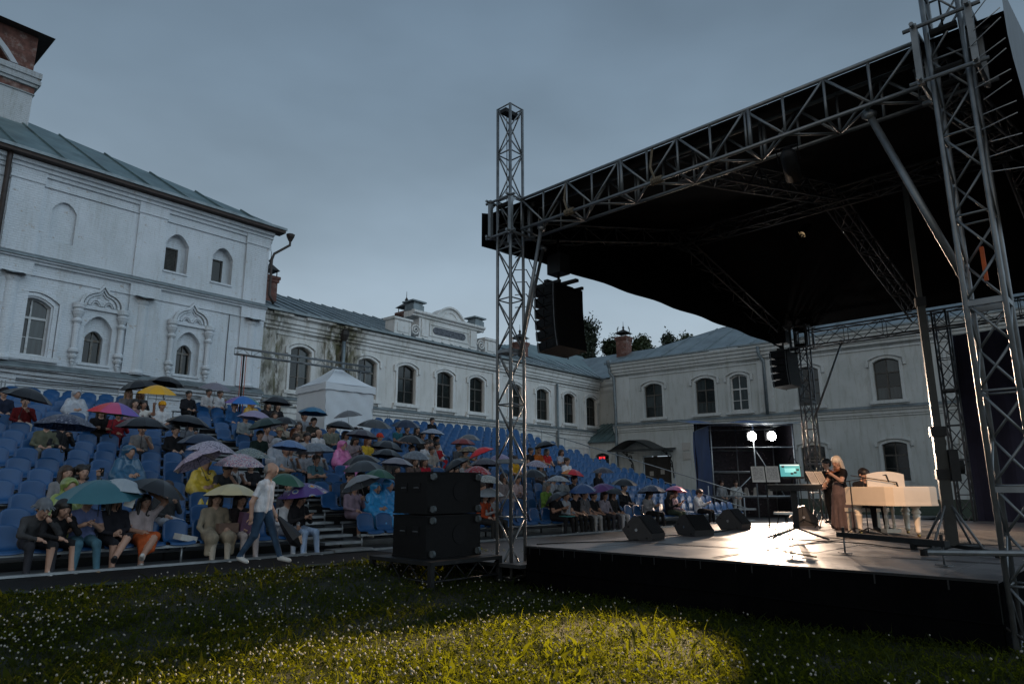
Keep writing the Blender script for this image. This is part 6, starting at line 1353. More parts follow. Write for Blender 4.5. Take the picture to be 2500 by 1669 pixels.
UMM = dict(black=patmat('black', [(.013, .013, .015)], kind=P_, rough=.28), navy=patmat('navy', [(.012, .022, .05)], kind=P_), navyp=patmat('navy_print', [(.02, .025, .05), (.035, .04, .075), (.2, .21, .26)], 16), yellow=patmat('yellow', [(.68, .36, .015)], kind=P_),
    teal=patmat('teal', [(.035, .125, .155)], kind=P_), pale=patmat('pale_grey', [(.30, .34, .37)], kind=P_), lilacf=patmat('lilac_floral', [(.03, .03, .05), (.36, .32, .40), (.42, .37, .44)], 14), pinkf=patmat('pink_floral', [(.42, .34, .40), (.40, .31, .39), (.12, .1, .16)], 11),
    redf=patmat('red_floral', [(.10, .05, .14), (.5, .45, .47), (.36, .05, .1)], 15), clear=patmat('clear_green', [(.22, .27, .26), (.35, .4, .39)], 12, rough=.2, alpha=.6), bluep=patmat('blue_print', [(.07, .13, .28), (.12, .2, .36)], 14), greyb=patmat('grey_blue', [(.12, .14, .17), (.2, .23, .27)], 10, alpha=.85),
    greyl=patmat('grey_lilac_check', [(.22, .21, .25), (.2, .19, .23), (.11, .10, .13)], 16, 'check'), lilac=patmat('lilac', [(.27, .23, .36)], kind=P_), dgreen=patmat('dark_green', [(.016, .035, .03)], kind=P_), tealb=patmat('petrol_blue', [(.025, .13, .24)], kind=P_), grey=patmat('mid_grey', [(.12, .12, .125)], kind=P_),
    plaid=patmat('plaid', [(.03, .032, .035), (.022, .024, .026), (.10, .105, .11)], 9, 'check'), darkp=patmat('dark_print', [(.025, .022, .03), (.06, .05, .065), (.11, .1, .11)], 18), palep=patmat('pale_print', [(.2, .23, .3), (.3, .33, .4)], 12), dgrey=patmat('dark_grey', [(.035, .04, .045)], kind=P_), greyv=patmat('grey_violet', [(.20, .19, .225)], kind=P_),
    dred=patmat('dark_red', [(.17, .022, .02)], kind=P_), red=patmat('bright_red', [(.62, .012, .016)], kind=P_), camo=patmat('camouflage', [(.04, .035, .02), (.15, .11, .06), (.24, .2, .13)], 9), redp=patmat('red_figures', [(.35, .02, .03), (.36, .025, .03), (.3, .3, .3)], 9), green=patmat('green', [(.02, .085, .05)], kind=P_), pgrey=patmat('pale_grey_rim', [(.17, .18, .19)], kind=P_),
    bwt=patmat('black_white_print', [(.02, .02, .02), (.4, .42, .4), (.42, .44, .42)], 20), slate=patmat('slate', [(.24, .28, .32)], kind=P_), cream=patmat('cream', [(.50, .42, .24)], kind=P_), psy=patmat('ringed', [(.55, .03, .02), (.6, .12, .02), (.65, .4, .03), (.06, .12, .35), (.4, .42, .4), (.09, .05, .2)], 2.6, 'rings'),
    blue=patmat('blue', [(.035, .08, .21)], kind=P_), purple=patmat('purple', [(.12, .035, .17)], kind=P_), pink=patmat('pink_dots', [(.55, .13, .3), (.56, .14, .3), (.6, .4, .5)], 20), whitef=patmat('white_floral', [(.15, .15, .17), (.36, .38, .4), (.4, .42, .44)], 16))
for nm, c in dict(c_red=(.55, .02, .03), c_pink=(.5, .08, .18), c_purple=(.17, .1, .36), c_blue=(.03, .14, .42), c_teal=(.02, .22, .25), c_green=(.06, .28, .05), c_lime=(.3, .42, .03), c_yel=(.65, .48, .04), c_or=(.62, .2, .02)).items(): UMM[nm] = patmat(nm[2:] + '_panel', [c], kind=P_)
RAIN = dict(rainbow=['c_red', 'c_pink', 'c_purple', 'c_blue', 'c_teal', 'c_green', 'c_yel', 'c_or'], rainbow2=['c_teal', 'c_green', 'c_lime', 'c_yel', 'c_red', 'c_purple', 'c_blue', 'c_blue'], rainbow3=['c_yel', 'c_or', 'c_red', 'c_red', 'c_purple', 'c_teal', 'c_green', 'c_lime'])
def upanel(k, nu=4, nv=5):
    """one of eight gores of a unit umbrella: radius 1, apex at origin"""
    g = G(); a0 = k * math.pi / 4; vs = []
    for j in range(nv + 1):
        r = j / nv
        for i in range(nu + 1):
            t = i / nu; a = a0 + t * math.pi / 4; sag = math.sin(math.pi * t)
            rr = r * (1 - .11 * sag * r ** 1.5) ; z = -.50 * r ** 1.85 - .035 * sag * r * (1 - .55 * r)
            vs.append((rr * math.cos(a), rr * math.sin(a), z))
    n = nu + 1; g.add(vs, [(j*n+i, (j+1)*n+i, (j+1)*n+i+1, j*n+i+1) for j in range(nv) for i in range(nu)]); return g
whole = G()
for k in range(8): q = upanel(k); whole.add(q.v, q.f)
UMESH = {}; RIBM = G()
for k in range(8):
    a = k * math.pi / 4; RIBM.tube([(r * math.cos(a), r * math.sin(a), -.50 * r ** 1.85 - .012) for r in (0, .25, .5, .75, 1.0)], .006, 4); RIBM.tube([(.52 * math.cos(a), .52 * math.sin(a), -.50 * .52 ** 1.85 - .012), (.02 * math.cos(a), .02 * math.sin(a), -.42)], .005, 4)
RIBM = RIBM.mesh('rib_frame', mat('umbrella_rib_steel', (.05, .05, .055), .4, .6, .1, 5), True)
SHAFT = G().cyl((0, 0, .07), (0, 0, -.0), .006, .012, 6).cyl((0, 0, 0), (0, 0, -1.25), .011, n=6).mesh('shaft', mat('umbrella_shaft', (.09, .09, .1), .35, .6, .1, 5), True)
HAND = G().tube([(0, 0, -1.25), (0, 0, -1.4), (.03, 0, -1.46), (.08, 0, -1.46), (.1, 0, -1.4)], .026, 6).mesh('handle', mat('umbrella_handle', (.014, .013, .013), .45, 0, .1, 5), True)
for u, v, z, rad, kind, tilt, lab in UMB:
    o = thing('umbrella', lab, 'umbrella', at(FS, u, v, z), 0.)
    tl = R(tilt); o.rotation_euler = (R(random.uniform(3, 13)), tl, random.uniform(0, .78)); o.rotation_euler = (Matrix.Rotation(tl, 4, 'Y') @ Matrix.Rotation(R(random.uniform(-6, 9)), 4, 'X') @ Matrix.Rotation(random.uniform(0, .78), 4, 'Z')).to_euler(); rad *= 1.1; o.scale = (rad, rad, rad * random.uniform(.85, 1.0))
    if kind in RAIN:
        off = {'rainbow': 4, 'rainbow2': 1, 'rainbow3': 5}[kind]
        for k in range(8):
            key = (kind, k)
            if key not in UMESH: UMESH[key] = upanel(k).mesh('canopy_panel', UMM[RAIN[kind][(k + off) % 8]], True)
            link('canopy_panel', UMESH[key], o)
    else:
        if kind not in UMESH: UMESH[kind] = G().add(whole.v, whole.f).mesh('canopy', UMM[kind], True)
        link('canopy', UMESH[kind], o)
    link('rib_frame', RIBM, o); link('shaft', SHAFT, o); link('handle', HAND, o)
# ================================================================= PEOPLE AND THINGS ON THE GROUND AND STAGE
person('bald person in a white T-shirt and blue jeans walking past the front row', (-4.29, 12.05, -.008), R(82), 'walk', (.56, .57, .6), (.035, .065, .11), sleeve=False, shoe=0, skin=0, hair='balding', hc='grey', sc=1.0)
fu = thing('folded_umbrella', 'folded black umbrella carried low by the walking man', 'umbrella', (-3.98, 11.95, .78), 0)
G().lathe([(.01, .0), (.03, -.02), (.09, -.25), (.13, -.5), (.05, -.62), (0, -.64)], 8).obj('folded_canopy', UMM['black'], fu).rotation_euler = (0, R(-40), 0)
G().cyl((0, 0, .12), (0, 0, 0), .012, n=6).obj('handle', RUBBER, fu)
Wp = FS.w(7.9, -2.9, .312); vz = R(-72)
vio = person('blond violinist in a long dark gown playing on the stage', Wp, vz, 'violin', (.012, .010, .011), (.10, .075, .075), sleeve=False, skin=0, hair='long', hc='white', shoe=1)
vt = thing('violin', 'brown violin held by the blond musician', 'violin', Wp, vz)
VW = mat('violin_varnish', (.16, .05, .012), .25, 0, .3, 9, coat=.5)
M_ = Matrix.Translation((.1, -.22, 1.30)) @ Matrix.Rotation(R(20), 4, 'Z') @ Matrix.Rotation(R(12), 4, 'X')
def vobj(g, name, m): o = g.obj(name, m, vt); o.matrix_local = M_; return o
vobj(G().prism([(.1 * (1 - .28 * math.exp(-((t - .0) / .18) ** 2)) * (1.0 if t > 0 else .85) * s * math.cos(math.asin(max(-1, min(1, t / 1.001)))) ** .45, t * .18) for s, rng_ in ((1, range(-10, 11)), (-1, range(10, -11, -1))) for t in [i / 10 for i in rng_]], -.018, .018, 'z'), 'violin_body', VW)
vobj(G().box(-.012, .012, -.33, -.1, .018, .032), 'fingerboard', RUBBER); vobj(G().box(-.01, .01, -.36, -.17, -.005, .018), 'neck', VW)
bw = thing('violin_bow', 'thin violin bow in the right hand of the musician', 'bow', Wp, vz); G().cyl((-.12, -.38, 1.0), (.22, -.28, 1.42), .006, n=5).obj('bow_stick', VW, bw)
person('performer in black standing behind the violinist on the stage', FS.w(10.2, -1.85, .31), R(-80), 'stand', (.010, .010, .011), (.010, .010, .011), hair='short', hc='black', sc=1.0)
# ---------------------------------------------------------------- white grand piano
IV = mat('ivory_piano_lacquer', (.62, .55, .44), .22, 0, .04, 3, coat=.6)
PIV = Vector((7.62, 13.9, .312)); pa = R(10)
pn = thing('grand_piano', 'ivory white grand piano with turned legs on the stage', 'piano', PIV, pa); pn.scale = (.84, .86, .93)
out_ = [(-.78, .75), (.78, .75), (.78, .35), (.74, .05), (.62, -.3), (.52, -.6), (.4, -.78), (.15, -.86), (-.5, -.86), (-.72, -.8), (-.78, -.6)]
G().prism(out_, .66, .99, 'z').obj('case', IV, pn)
G().prism([(a * 1.015, b * 1.015) for a, b in out_], .62, .665, 'z').obj('lower_moulding', IV, pn)
G().prism([(a * .97, b * .97) for a, b in out_], .99, 1.005, 'z').obj('closed_lid', IV, pn)
A = arch(-.5, .5, 1.27, .06, 12); G().prism([(-.5, 1.0)] + A + [(.5, 1.0)], .28, .31).obj('music_desk', IV, pn)
G().box(-.7, .7, .55, .8, .70, .76).obj('keybed', IV, pn); G().box(-.62, .62, .6, .76, .76, .78).obj('keys', mat('piano_keys', (.7, .68, .62), .3, 0, 0), pn)
LEG = [(.0, .62), (.1, .62), (.1, .58), (.06, .56), (.085, .52), (.105, .48), (.06, .44), (.09, .42), (.075, .38), (.05, .12), (.06, .1), (.04, .08), (.025, .06), (0, .05)]
for x, y in ((-.62, .55), (.62, .5), (-.05, -.62)):
    lg = G().lathe(LEG, 12, (x, y, 0)).obj('leg', IV, pn, smooth=True); G().cyl((x - .02, y, .032), (x + .02, y, .032), .032, n=10).obj('castor', mat('brass', (.4, .25, .08), .3, .9, .2, 8), lg)
g = G()
for x in (-.1, .1): g.lathe([(.03, .12), (.045, .18), (.03, .22), (.04, .35), (.03, .42), (.045, .5), (.03, .62)], 8, (x, .3, 0))
g.box(-.19, .19, .2, .4, .04, .12); g.obj('pedal_lyre', IV, pn)
c_, s_ = math.cos(pa), math.sin(pa); W2 = lambda x, y, z=0: (PIV.x + x * c_ - y * s_, PIV.y + x * s_ + y * c_, PIV.z + z)
pb = thing('piano_bench', 'white piano bench behind the grand piano', 'bench', W2(.1, 1.05), pa); G().box(-.4, .4, -.17, .17, .42, .5).obj('seat', IV, pb)
for x in (-.34, .34):
    for y in (-.13, .13): G().box(x - .03, x + .03, y - .03, y + .03, 0, .42).obj('leg', IV, pb)
person('dark haired pianist in a dark suit behind the white piano', W2(.08, 1.1, .5), pa, 'piano', (.012, .012, .014), (.012, .012, .014), skin=0, hair='short', hc='black')
# ---------------------------------------------------------------- keyboard, laptop, stands, microphones
WHT = mat('white_paper', (.62, .6, .56), .8, 0, .1, 20)
kp = FS.w(4.0, -3.4, .312); ka = FS.a + R(-60)
ks = thing('keyboard_stand', 'black column keyboard stand with splayed feet', 'stand', kp, ka)
G().box(-.05, .05, -.05, .05, .18, .86).obj('column', STEEL, ks); G().box(-.4, .4, -.14, .14, .86, .89).obj('top_plate', STEEL, ks)
for a in (25, 155, 205, 335): rod(ks, 'foot', (0, 0, .2), (.55 * math.cos(R(a)), .55 * math.sin(R(a)), .012), .018, STEEL)
kb = thing('keyboard', 'electronic keyboard lit along its edge on the column stand', 'keyboard', (kp.x, kp.y, kp.z + .892), ka)
G().box(-.48, .48, -.15, .15, 0, .08).obj('case', STEEL, kb); 
for i in range(22): G().box(-.45 + i * .0405, -.45 + i * .0405 + .037, -.152, -.03, .08, .088).obj('key', WHT, kb)
lap = thing('laptop', 'open laptop with a teal screen above the keyboard', 'laptop', (kp.x + .02, kp.y + .02, kp.z + 1.1), R(-8))
G().box(-.19, .19, -.12, .12, 0, .015).obj('base', STEEL, lap)
sc = G().add([(-.19, .12, .015), (.19, .12, .015), (.19, .17, .26), (-.19, .17, .26), (-.19, .13, .013), (.19, .13, .013), (.19, .18, .258), (-.19, .18, .258)], [(0,1,2,3),(4,7,6,5),(0,3,7,4),(1,5,6,2),(3,2,6,7)]).obj('screen', STEEL, lap)
def scr(x0, x1, z0, z1, m, nm, k=.0025): 
    f = lambda x, z: (x, .12 + (z - .015) * .204 - k, z); return G().add([f(x0, z0), f(x1, z0), f(x1, z1), f(x0, z1)], [(0,1,2,3)]).obj(nm, m, sc)
scr(-.18, .18, .025, .25, mat('screen_teal', (.02, .1, .1), .4, 0, 0, emit=(.10, .42, .42), es=.9), 'display'); scr(-.17, .17, .225, .245, mat('screen_white', (.3, .3, .3), .4, 0, 0, emit=(.6, .75, .75), es=1), 'menu_bar', .004); scr(-.1, .1, .1, .18, mat('screen_light', (.1, .3, .3), .4, 0, 0, emit=(.25, .65, .62), es=1), 'window', .004)
for x, z in ((-.15, .19), (.06, .08), (.11, .13), (.0, .06)): scr(x, x + .05, z, z + .035, mat('screen_dark', (.01, .03, .03), .4, 0, 0), 'icon', .005)
ls = thing('laptop_stand', 'thin stand holding the laptop over the keyboard', 'stand', (kp.x + .02, kp.y + .02, kp.z + .98), R(-8)); G().box(-.2, .2, -.12, .12, .1, .115).obj('tray', STEEL, ls); rod(ls, 'upright', (0, .05, 0), (0, .05, .1), .02, STEEL)
def music_stand(label, p, rz, h, papers=True, tilt=.5):
    t = thing('music_stand', label, 'music stand', p, rz)
    rod(t, 'pole', (0, 0, .2), (0, 0, h), .012, STEEL)
    for a in (90, 210, 330): rod(t, 'foot', (0, 0, .28), (.26 * math.cos(R(a)), .26 * math.sin(R(a)), .012), .011, STEEL)
    dk = G().add([(-.26, -.02, h), (.26, -.02, h), (.26, .16, h + .3), (-.26, .16, h + .3), (-.26, -.05, h + .02), (.26, -.05, h + .02)], [(0,1,2,3),(0,4,5,1)]).obj('desk', STEEL, t)
    if papers:
        for x0, x1 in ((-.24, -.01), (.01, .24)):
            s_ = G().add([(x0, -.03, h + .02), (x1, -.03, h + .02), (x1, .145, h + .31), (x0, .145, h + .31)], [(0,1,2,3)]).obj('sheet', WHT, dk)
            for k in range(7):
                f = .12 + k * .12; y, z = -.03 + .175 * f - .004, h + .02 + .29 * f + .002; G().add([(x0 + .02, y, z), (x1 - .02, y, z), (x1 - .02, y + .02, z + .034), (x0 + .02, y + .02, z + .034)], [(0,1,2,3)]).obj('stave', mat('printed_notes', (.42, .4, .38), .9, 0, .5, 60), s_)
    return t
music_stand('music stand with sheet music left of the laptop', FS.w(3.55, -3.1, .312), R(-14), 1.0)
music_stand('music stand with loose papers beside the violinist', FS.w(7.6, -2.55, .312), R(20), .98)
sp_ = FS.w(3.35, -3.45, .312); sl2 = thing('small_stool', 'small stool with a white top beside the keyboard stand', 'stool', sp_, 0)
G().cyl((0, 0, .46), (0, 0, .5), .16, n=16).obj('seat', WHT, sl2)
for a in (30, 150, 270): rod(sl2, 'leg', (.06 * math.cos(R(a)), .06 * math.sin(R(a)), .46), (.2 * math.cos(R(a)), .2 * math.sin(R(a)), .01), .011, STEEL)
def mic(label, p, rz, h, boom, up):
    t = thing('microphone_stand', label, 'microphone stand', p, rz); rod(t, 'pole', (0, 0, .05), (0, 0, h), .011, STEEL)
    for a in (90, 210, 330): rod(t, 'foot', (0, 0, .14), (.34 * math.cos(R(a)), .34 * math.sin(R(a)), .012), .011, STEEL)
    rod(t, 'boom', (-boom * .35, 0, h - up * .35), (boom, 0, h + up), .009, STEEL); m = rod(t, 'microphone', (boom, 0, h + up), (boom + .05, .02, h + up - .14), .018, STEEL)
mic('boom microphone stand in front of the white piano', FS.w(6.0, -3.75, .312), R(0), 1.05, .75, .12); mic('second boom microphone reaching over the piano', (*W2(-.55, .2, .0)[:2], .312), R(10), 1.12, .75, -.1)
mic('microphone stand behind the laptop near the booth', FS.w(8.9, -1.6, .312), R(120), 1.5, .2, .25)
# ---------------------------------------------------------------- lift mast, lashing bar, cables on deck
MG = mat('dark_green_grey_mast', (.02, .023, .022), .5, .2, .3, 6)
mb_ = FS.w(2.75, -6.12, .312); lm = thing('lifting_mast', 'tall telescopic lifting mast with winch and outrigger legs on the stage', 'lift', mb_, FS.a + R(20))
for s, z0, z1 in ((.075, .1, 1.75), (.052, 1.7, 3.7), (.036, 3.65, 5.7)): G().box(-s, s, -s, s, z0, z1).obj('mast_section', MG, lm)
for z, s in ((1.72, .1), (3.7, .07), (1.1, .095)): G().box(-s, s, -s, s, z - .07, z + .07).obj('collar', STEEL, lm)
w_ = G().box(-.15, .06, -.2, -.085, 1.0, 1.45).obj('winch', STEEL, lm); G().cyl((-.05, -.2, 1.2), (-.05, -.26, 1.2), .1, n=14).obj('winch_drum', RUBBER, w_); rod(lm, 'crank', (.05, -.1, 1.42), (.35, -.1, 1.40), .014, STEEL); G().cyl((.35, -.1, 1.4), (.35, -.1, 1.34), .022, n=8).obj('crank_knob', mat('red_knob', (.5, .03, .02), .4, 0, 0), lm)
lb = G().box(-.062, .062, -.0875, -.0865, 1.52, 1.6).obj('label_plate', WHT, lm); G().box(-.045, -.012, -.0895, -.088, 1.535, 1.57).obj('label_mark', STEEL, lb); G().box(-.005, .048, -.0895, -.088, 1.55, 1.585).obj('label_mark', STEEL, lb)
for a in (35, 145, 215, 325):
    x, y = .75 * math.cos(R(a)), .75 * math.sin(R(a)); rod(lm, 'outrigger', (0, 0, .1), (x, y, .06), .03, STEEL); rod(lm, 'outrigger_brace', (0, 0, .75), (x * .7, y * .7, .08), .018, ALUD); G().cyl((x, y, .0), (x, y, .07), .05, n=10).obj('outrigger_foot', RUBBER, lm)
b0, b1 = FS.w(1.7, -5.0, .312), FS.w(.75, -6.5, .312)
br_ = thing('black_floor_bar', 'long black steel bar on two small feet near the stage edge', 'bar', b0, math.atan2(b1.y - b0.y, b1.x - b0.x)); L_ = (b1 - b0).length
G().box(-.1, L_, -.04, .04, .22, .29).obj('bar', STEEL, br_)
for x in (.0, L_ - .08): rod(br_, 'foot_post', (x, 0, 0), (x, 0, .22), .012, ALUD); G().box(x - .09, x + .09, -.05, .05, 0, .012).obj('foot_plate', ALUD, br_); G().cyl((x, 0, .29), (x, 0, .36), .02, n=8).obj('bolt', STEEL, br_)
g = G()
def wig(p0, p1, n=14, a=.12, z=.318):
    P = []
    for i in range(n + 1): t = i / n; q = Vector(p0).lerp(Vector(p1), t); P.append(FS.w(q.x + a * math.sin(t * 9 + p0[0]), q.y + a * math.cos(t * 7), z))
    return P
for k, (a, b) in enumerate((((-.1, -3.9), (13.5, -3.9)), ((1.55, -1.0), (1.55, -7.0)))): G().add([FS.w(a[0], a[1] - .03, .311), FS.w(b[0], b[1] - .03, .311), FS.w(b[0] + (.05 if k else 0), b[1] + .03, .311), FS.w(a[0] + (.05 if k else 0), a[1] + .03, .311)], [(0,1,2,3)]).obj('gaffer_tape', RUBBER, label=['long strip of black tape along the stage floor', 'strip of black tape across the stage floor near the edge'][k], cat='tape')
for i, (a, b) in enumerate((((4, -3.4), (2.9, -6.0)), ((6, -3.8), (2.9, -6.2)), ((2.3, -1.5), (.0, -.8)), ((6.3, -1.2), (2.4, -1.3)), ((9, -1.6), (6.5, -1.1)))):
    G().tube(wig(a, b), .010, 5).obj('stage_cable', RUBBER, label=['black cable from the keyboard to the mast', 'black cable from the piano microphone to the mast', 'black cable running from the nearest monitor to the near tower', 'black cable between the nearest and third monitors', 'black cable between the third and farthest monitors'][i], cat='cable')
G().cyl(FS.w(1.2, -4.3, .325), FS.w(.75, -4.95, .325), .012, n=6).obj('drum_stick', mat('pale_wood_stick', (.35, .24, .13), .6, 0, .2, 20), label='thin wooden rod lying on the lit stage floor', cat='rod')
# ---------------------------------------------------------------- crew in the booth
person('crew member in white standing in the floodlight booth, right one', (9.72, 30.35, -.1), R(-5), 'stand', (.4, .41, .4), (.34, .34, .32), hair='short', hc='brown')
person('crew member in grey standing in the floodlight booth, left one', (9.1, 30.4, -.1), R(10), 'stand', (.2, .21, .22), (.05, .05, .06), hair='bob', hc='brown')
for i, x in enumerate((10.35, 10.75, 11.4)): G().grid(lambda s, q: (x + .25 * (s - .5) * (1 - .4 * q) , 30.9 + .2 * math.sin(s * 6.3) * .5, .88 + .4 * q * (1 - .5 * abs(s - .5))), 8, 5).obj('white_bag', WHT, label=['pale bundle on the booth counter nearest the crew', 'pale bundle in the middle of the booth counter', 'pale bundle at the right of the booth counter'][i], cat='bag')
# things people hold
def hand_item(name, label, cat, u, n, off, size, m, rot=(0,0,0)):
    o = G().box(*[v for k in range(3) for v in (-size[k] / 2, size[k] / 2)]).obj(name, m, None, at(FS, u + off[0], rowv(n) + .2 + off[1], rowz(n) + off[2]), None, label=label, cat=cat); o.rotation_euler = (rot[0], rot[1], FS.a + rot[2])
hand_item('phone', 'phone held up behind the teal umbrella', 'phone', -5.27, 2, (.2, -.40, .74), (.075, .012, .15), RUBBER)
hand_item('white_card', 'white card held up to the eyes on the front row', 'card', -5.12, 0, (.12, -.33, .72), (.16, .012, .2), WHT, (0, .3, .2))
hand_item('tan_handbag', 'tan handbag on the lap of the person in the trench coat', 'handbag', -3.44, 0, (.12, -.28, .22), (.36, .14, .17), mat('tan_leather', (.16, .10, .075), .5, 0, .2, 9))
hand_item('purple_backpack', 'purple backpack held on the front row', 'backpack', -2.98, 0, (.02, -.26, .3), (.26, .17, .36), mat('purple_nylon', (.13, .065, .12), .6, 0, .25, 9), (.1, .1, 0))
hand_item('teal_cloth', 'teal cloth over the knees of the front row figure right of the tower', 'cloth', 6.17, 0, (0, -.38, .15), (.34, .3, .03), mat('teal_cloth', (.04, .2, .2), .8, 0, .2, 9))
hand_item('white_bag', 'white plastic bag lying on an empty front row seat', 'bag', -3.95, 0, (0, -.05, .07), (.34, .2, .1), WHT, (.1, .2, .3))
# ================================================================= VEGETATION
GRASS = bpy.data.materials.new('grass_blades'); GRASS.use_nodes = True; t = GRASS.node_tree; p = t.nodes['Principled BSDF']; p.inputs['Roughness'].default_value = .8; p.inputs['Specular IOR Level'].default_value = .15
gg = N(t, 'ShaderNodeNewGeometry'); n_ = N(t, 'ShaderNodeTexNoise'); n_.inputs['Scale'].default_value = 1.1; n_.inputs['Detail'].default_value = 5; t.links.new(gg.outputs['Position'], n_.inputs['Vector'])
mr_ = N(t, 'ShaderNodeMath', operation='ADD'); t.links.new(n_.outputs[0], mr_.inputs[0]); mm = N(t, 'ShaderNodeMath', operation='MULTIPLY'); mm.inputs[1].default_value = .3; t.links.new(gg.outputs['Random Per Island'], mm.inputs[0]); t.links.new(mm.outputs[0], mr_.inputs[1])
rp = N(t, 'ShaderNodeValToRGB'); rp.color_ramp.elements[0].position = .4; rp.color_ramp.elements[1].position = .9; rp.color_ramp.elements[0].color = (.006, .012, .003, 1); rp.color_ramp.elements[1].color = (.026, .038, .006, 1); t.links.new(mr_.outputs[0], rp.inputs[0]); t.links.new(rp.outputs[0], p.inputs['Base Color'])
tr = N(t, 'ShaderNodeBsdfTranslucent'); tr.inputs[0].default_value = (.15, .165, .006, 1); mxs = N(t, 'ShaderNodeMixShader'); mxs.inputs[0].default_value = .5; t.links.new(p.outputs[0], mxs.inputs[1]); t.links.new(tr.outputs[0], mxs.inputs[2]); t.links.new(mxs.outputs[0], t.nodes['Material Output'].inputs[0])
def gz(x, y):
    dx, dy = x - FS.o.x, y - FS.o.y; v = dx * FS.y.x + dy * FS.y.y; tt = np.clip((2.1 - v) / 3.2, 0, 1); tt = tt * tt * (3 - 2 * tt); return -.05 - .36 * tt + .02 * np.sin(x * 1.3) * np.sin(y * .9)
def scatter(n, pw=1.0, ymin=4.6, ymax=15.5):
    """points on the visible lawn, denser near the camera"""
    y = ymin + (ymax - ymin) * rng.random(n) ** (1 + pw); x = (rng.random(n) * 2 - 1) * (y * .80 + .6)
    dx, dy = x - FS.o.x, y - FS.o.y; u = dx * FS.x.x + dy * FS.x.y; v = dx * FS.y.x + dy * FS.y.y
    pn_ = np.sin(x * 2.3 + 1.1 * np.sin(y * 1.9)) * np.sin(y * 2.7 + 1.3 * np.sin(x * 1.7)) + .5 * np.sin(x * 6.1 + y * 4.7) * np.sin(y * 7.3 - x * 3.1)
    ok = (v < 2.02) & ~((u > -.15) & (v < -.5)) & (u < 1.5) & (rng.random(n) < np.clip(.7 + .5 * pn_, .3, 1)); return x[ok], y[ok]
def blades(x, y, h, wd, lean, segs=2):
    n = len(x); z = gz(x, y) - .015; a = rng.random(n) * 6.283; b = rng.random(n) * 6.283; ln = lean * (.3 + rng.random(n)); h = h * (.55 + .75 * rng.random(n)); wd = wd * (.7 + .6 * rng.random(n))
    ca, sa = np.cos(a) * wd / 2, np.sin(a) * wd / 2; lx, ly = np.cos(b) * ln * h, np.sin(b) * ln * h
    P = [np.stack([x - ca, y - sa, z], 1), np.stack([x + ca, y + sa, z], 1), np.stack([x + ca * .8 + lx * .35, y + sa * .8 + ly * .35, z + h * .62], 1), np.stack([x - ca * .8 + lx * .35, y - sa * .8 + ly * .35, z + h * .62], 1), np.stack([x + lx, y + ly, z + h], 1)]
    V = np.stack(P, 1).reshape(-1, 3); i = np.arange(n)[:, None] * 5; return V, i + np.array([[0, 1, 2, 3]]), i + np.array([[3, 2, 4]])
def big_mesh(name, V, quads, tris, m, kind='stuff', **k):
    me = bpy.data.meshes.new(name); nq, nt_ = len(quads), len(tris); me.vertices.add(len(V)); me.vertices.foreach_set('co', V.astype(np.float32).ravel())
    me.loops.add(nq * 4 + nt_ * 3); me.polygons.add(nq + nt_); me.loops.foreach_set('vertex_index', np.concatenate([quads.ravel(), tris.ravel()]).astype(np.int32))
    me.polygons.foreach_set('loop_start', np.concatenate([np.arange(nq) * 4, nq * 4 + np.arange(nt_) * 3]).astype(np.int32)); me.update(calc_edges=True); me.validate(); me.materials.append(m)
    return link(name, me, kind=kind, **k)
x, y = scatter(90000, .5); V, q, tt = blades(x, y, .105, .007, .7)
x2, y2 = scatter(5000, .5); V2, q2, t2_ = blades(x2, y2, .19, .011, .7)
x3, y3 = scatter(3000, .4); V3, q3, t3_ = blades(x3, y3, .16, .05, .9)      # broad dandelion leaves
ofs = len(V); of2 = ofs + len(V2)
big_mesh('lawn_grass', np.concatenate([V, V2, V3]), np.concatenate([q, q2 + ofs, q3 + of2]), np.concatenate([tt, t2_ + ofs, t3_ + of2]), GRASS, label='unmown lawn with broad dandelion leaves in front of the stage', cat='grass')
# clover leaves: three small leaflets
x, y = scatter(110000, .45); n = len(x); z = gz(x, y) + .015 + .075 * rng.random(n); s = .021 * (.7 + .6 * rng.random(n)); a0 = rng.random(n) * 6.283; tl = (rng.random((n, 2)) - .5) * 2.2
Vs = []; Qs = []
for k in range(3):
    a = a0 + k * 2.094; dx, dy = np.cos(a), np.sin(a); px, py = -dy, dx
    def pt(r, o): X = dx * r * s + px * o * s; Y = dy * r * s + py * o * s; return np.stack([x + X, y + Y, z + X * tl[:, 0] + Y * tl[:, 1]], 1)
    Vs.append(np.stack([pt(.1, 0), pt(.8, -.55), pt(1.25, 0), pt(.8, .55)], 1))
V = np.stack(Vs, 1).reshape(-1, 3); Q = np.arange(n * 3)[:, None] * 4 + np.array([[0, 1, 2, 3]])
big_mesh('clover_leaves', V, Q, np.zeros((0, 3), int), GRASS, label='carpet of clover leaves among the lawn grass', cat='clover')
# white clover flower heads
x, y = scatter(22000, .35); dens = np.clip((np.sin(x * 1.7 + 1) * np.cos(y * 1.3) + .6 * np.sin(x * 4.1 - y * 2.3) * np.sin(y * 3.7 + x) + .3) , 0, 1); left = 1 / (1 + np.exp((x - (1.2 - .12 * y)) * 1.3)); keep = rng.random(len(x)) < (.18 + .82 * left) * (.35 + .65 * dens) * .62; x, y = x[keep], y[keep]; n = len(x)
z = gz(x, y) + .075 + .07 * rng.random(n); s = .0105 * (.75 + .5 * rng.random(n))
base = []; bq = []
for k, (r, h) in enumerate(((.55, -.75), (1., -.15), (.85, .5), (.35, .95))):
    for i in range(6): base.append((r * math.cos(i * 1.0472 + k * .5), r * math.sin(i * 1.0472 + k * .5), h))
for k in range(3):
    for i in range(6): bq.append((k*6+i, k*6+(i+1) % 6, (k+1)*6+(i+1) % 6, (k+1)*6+i))
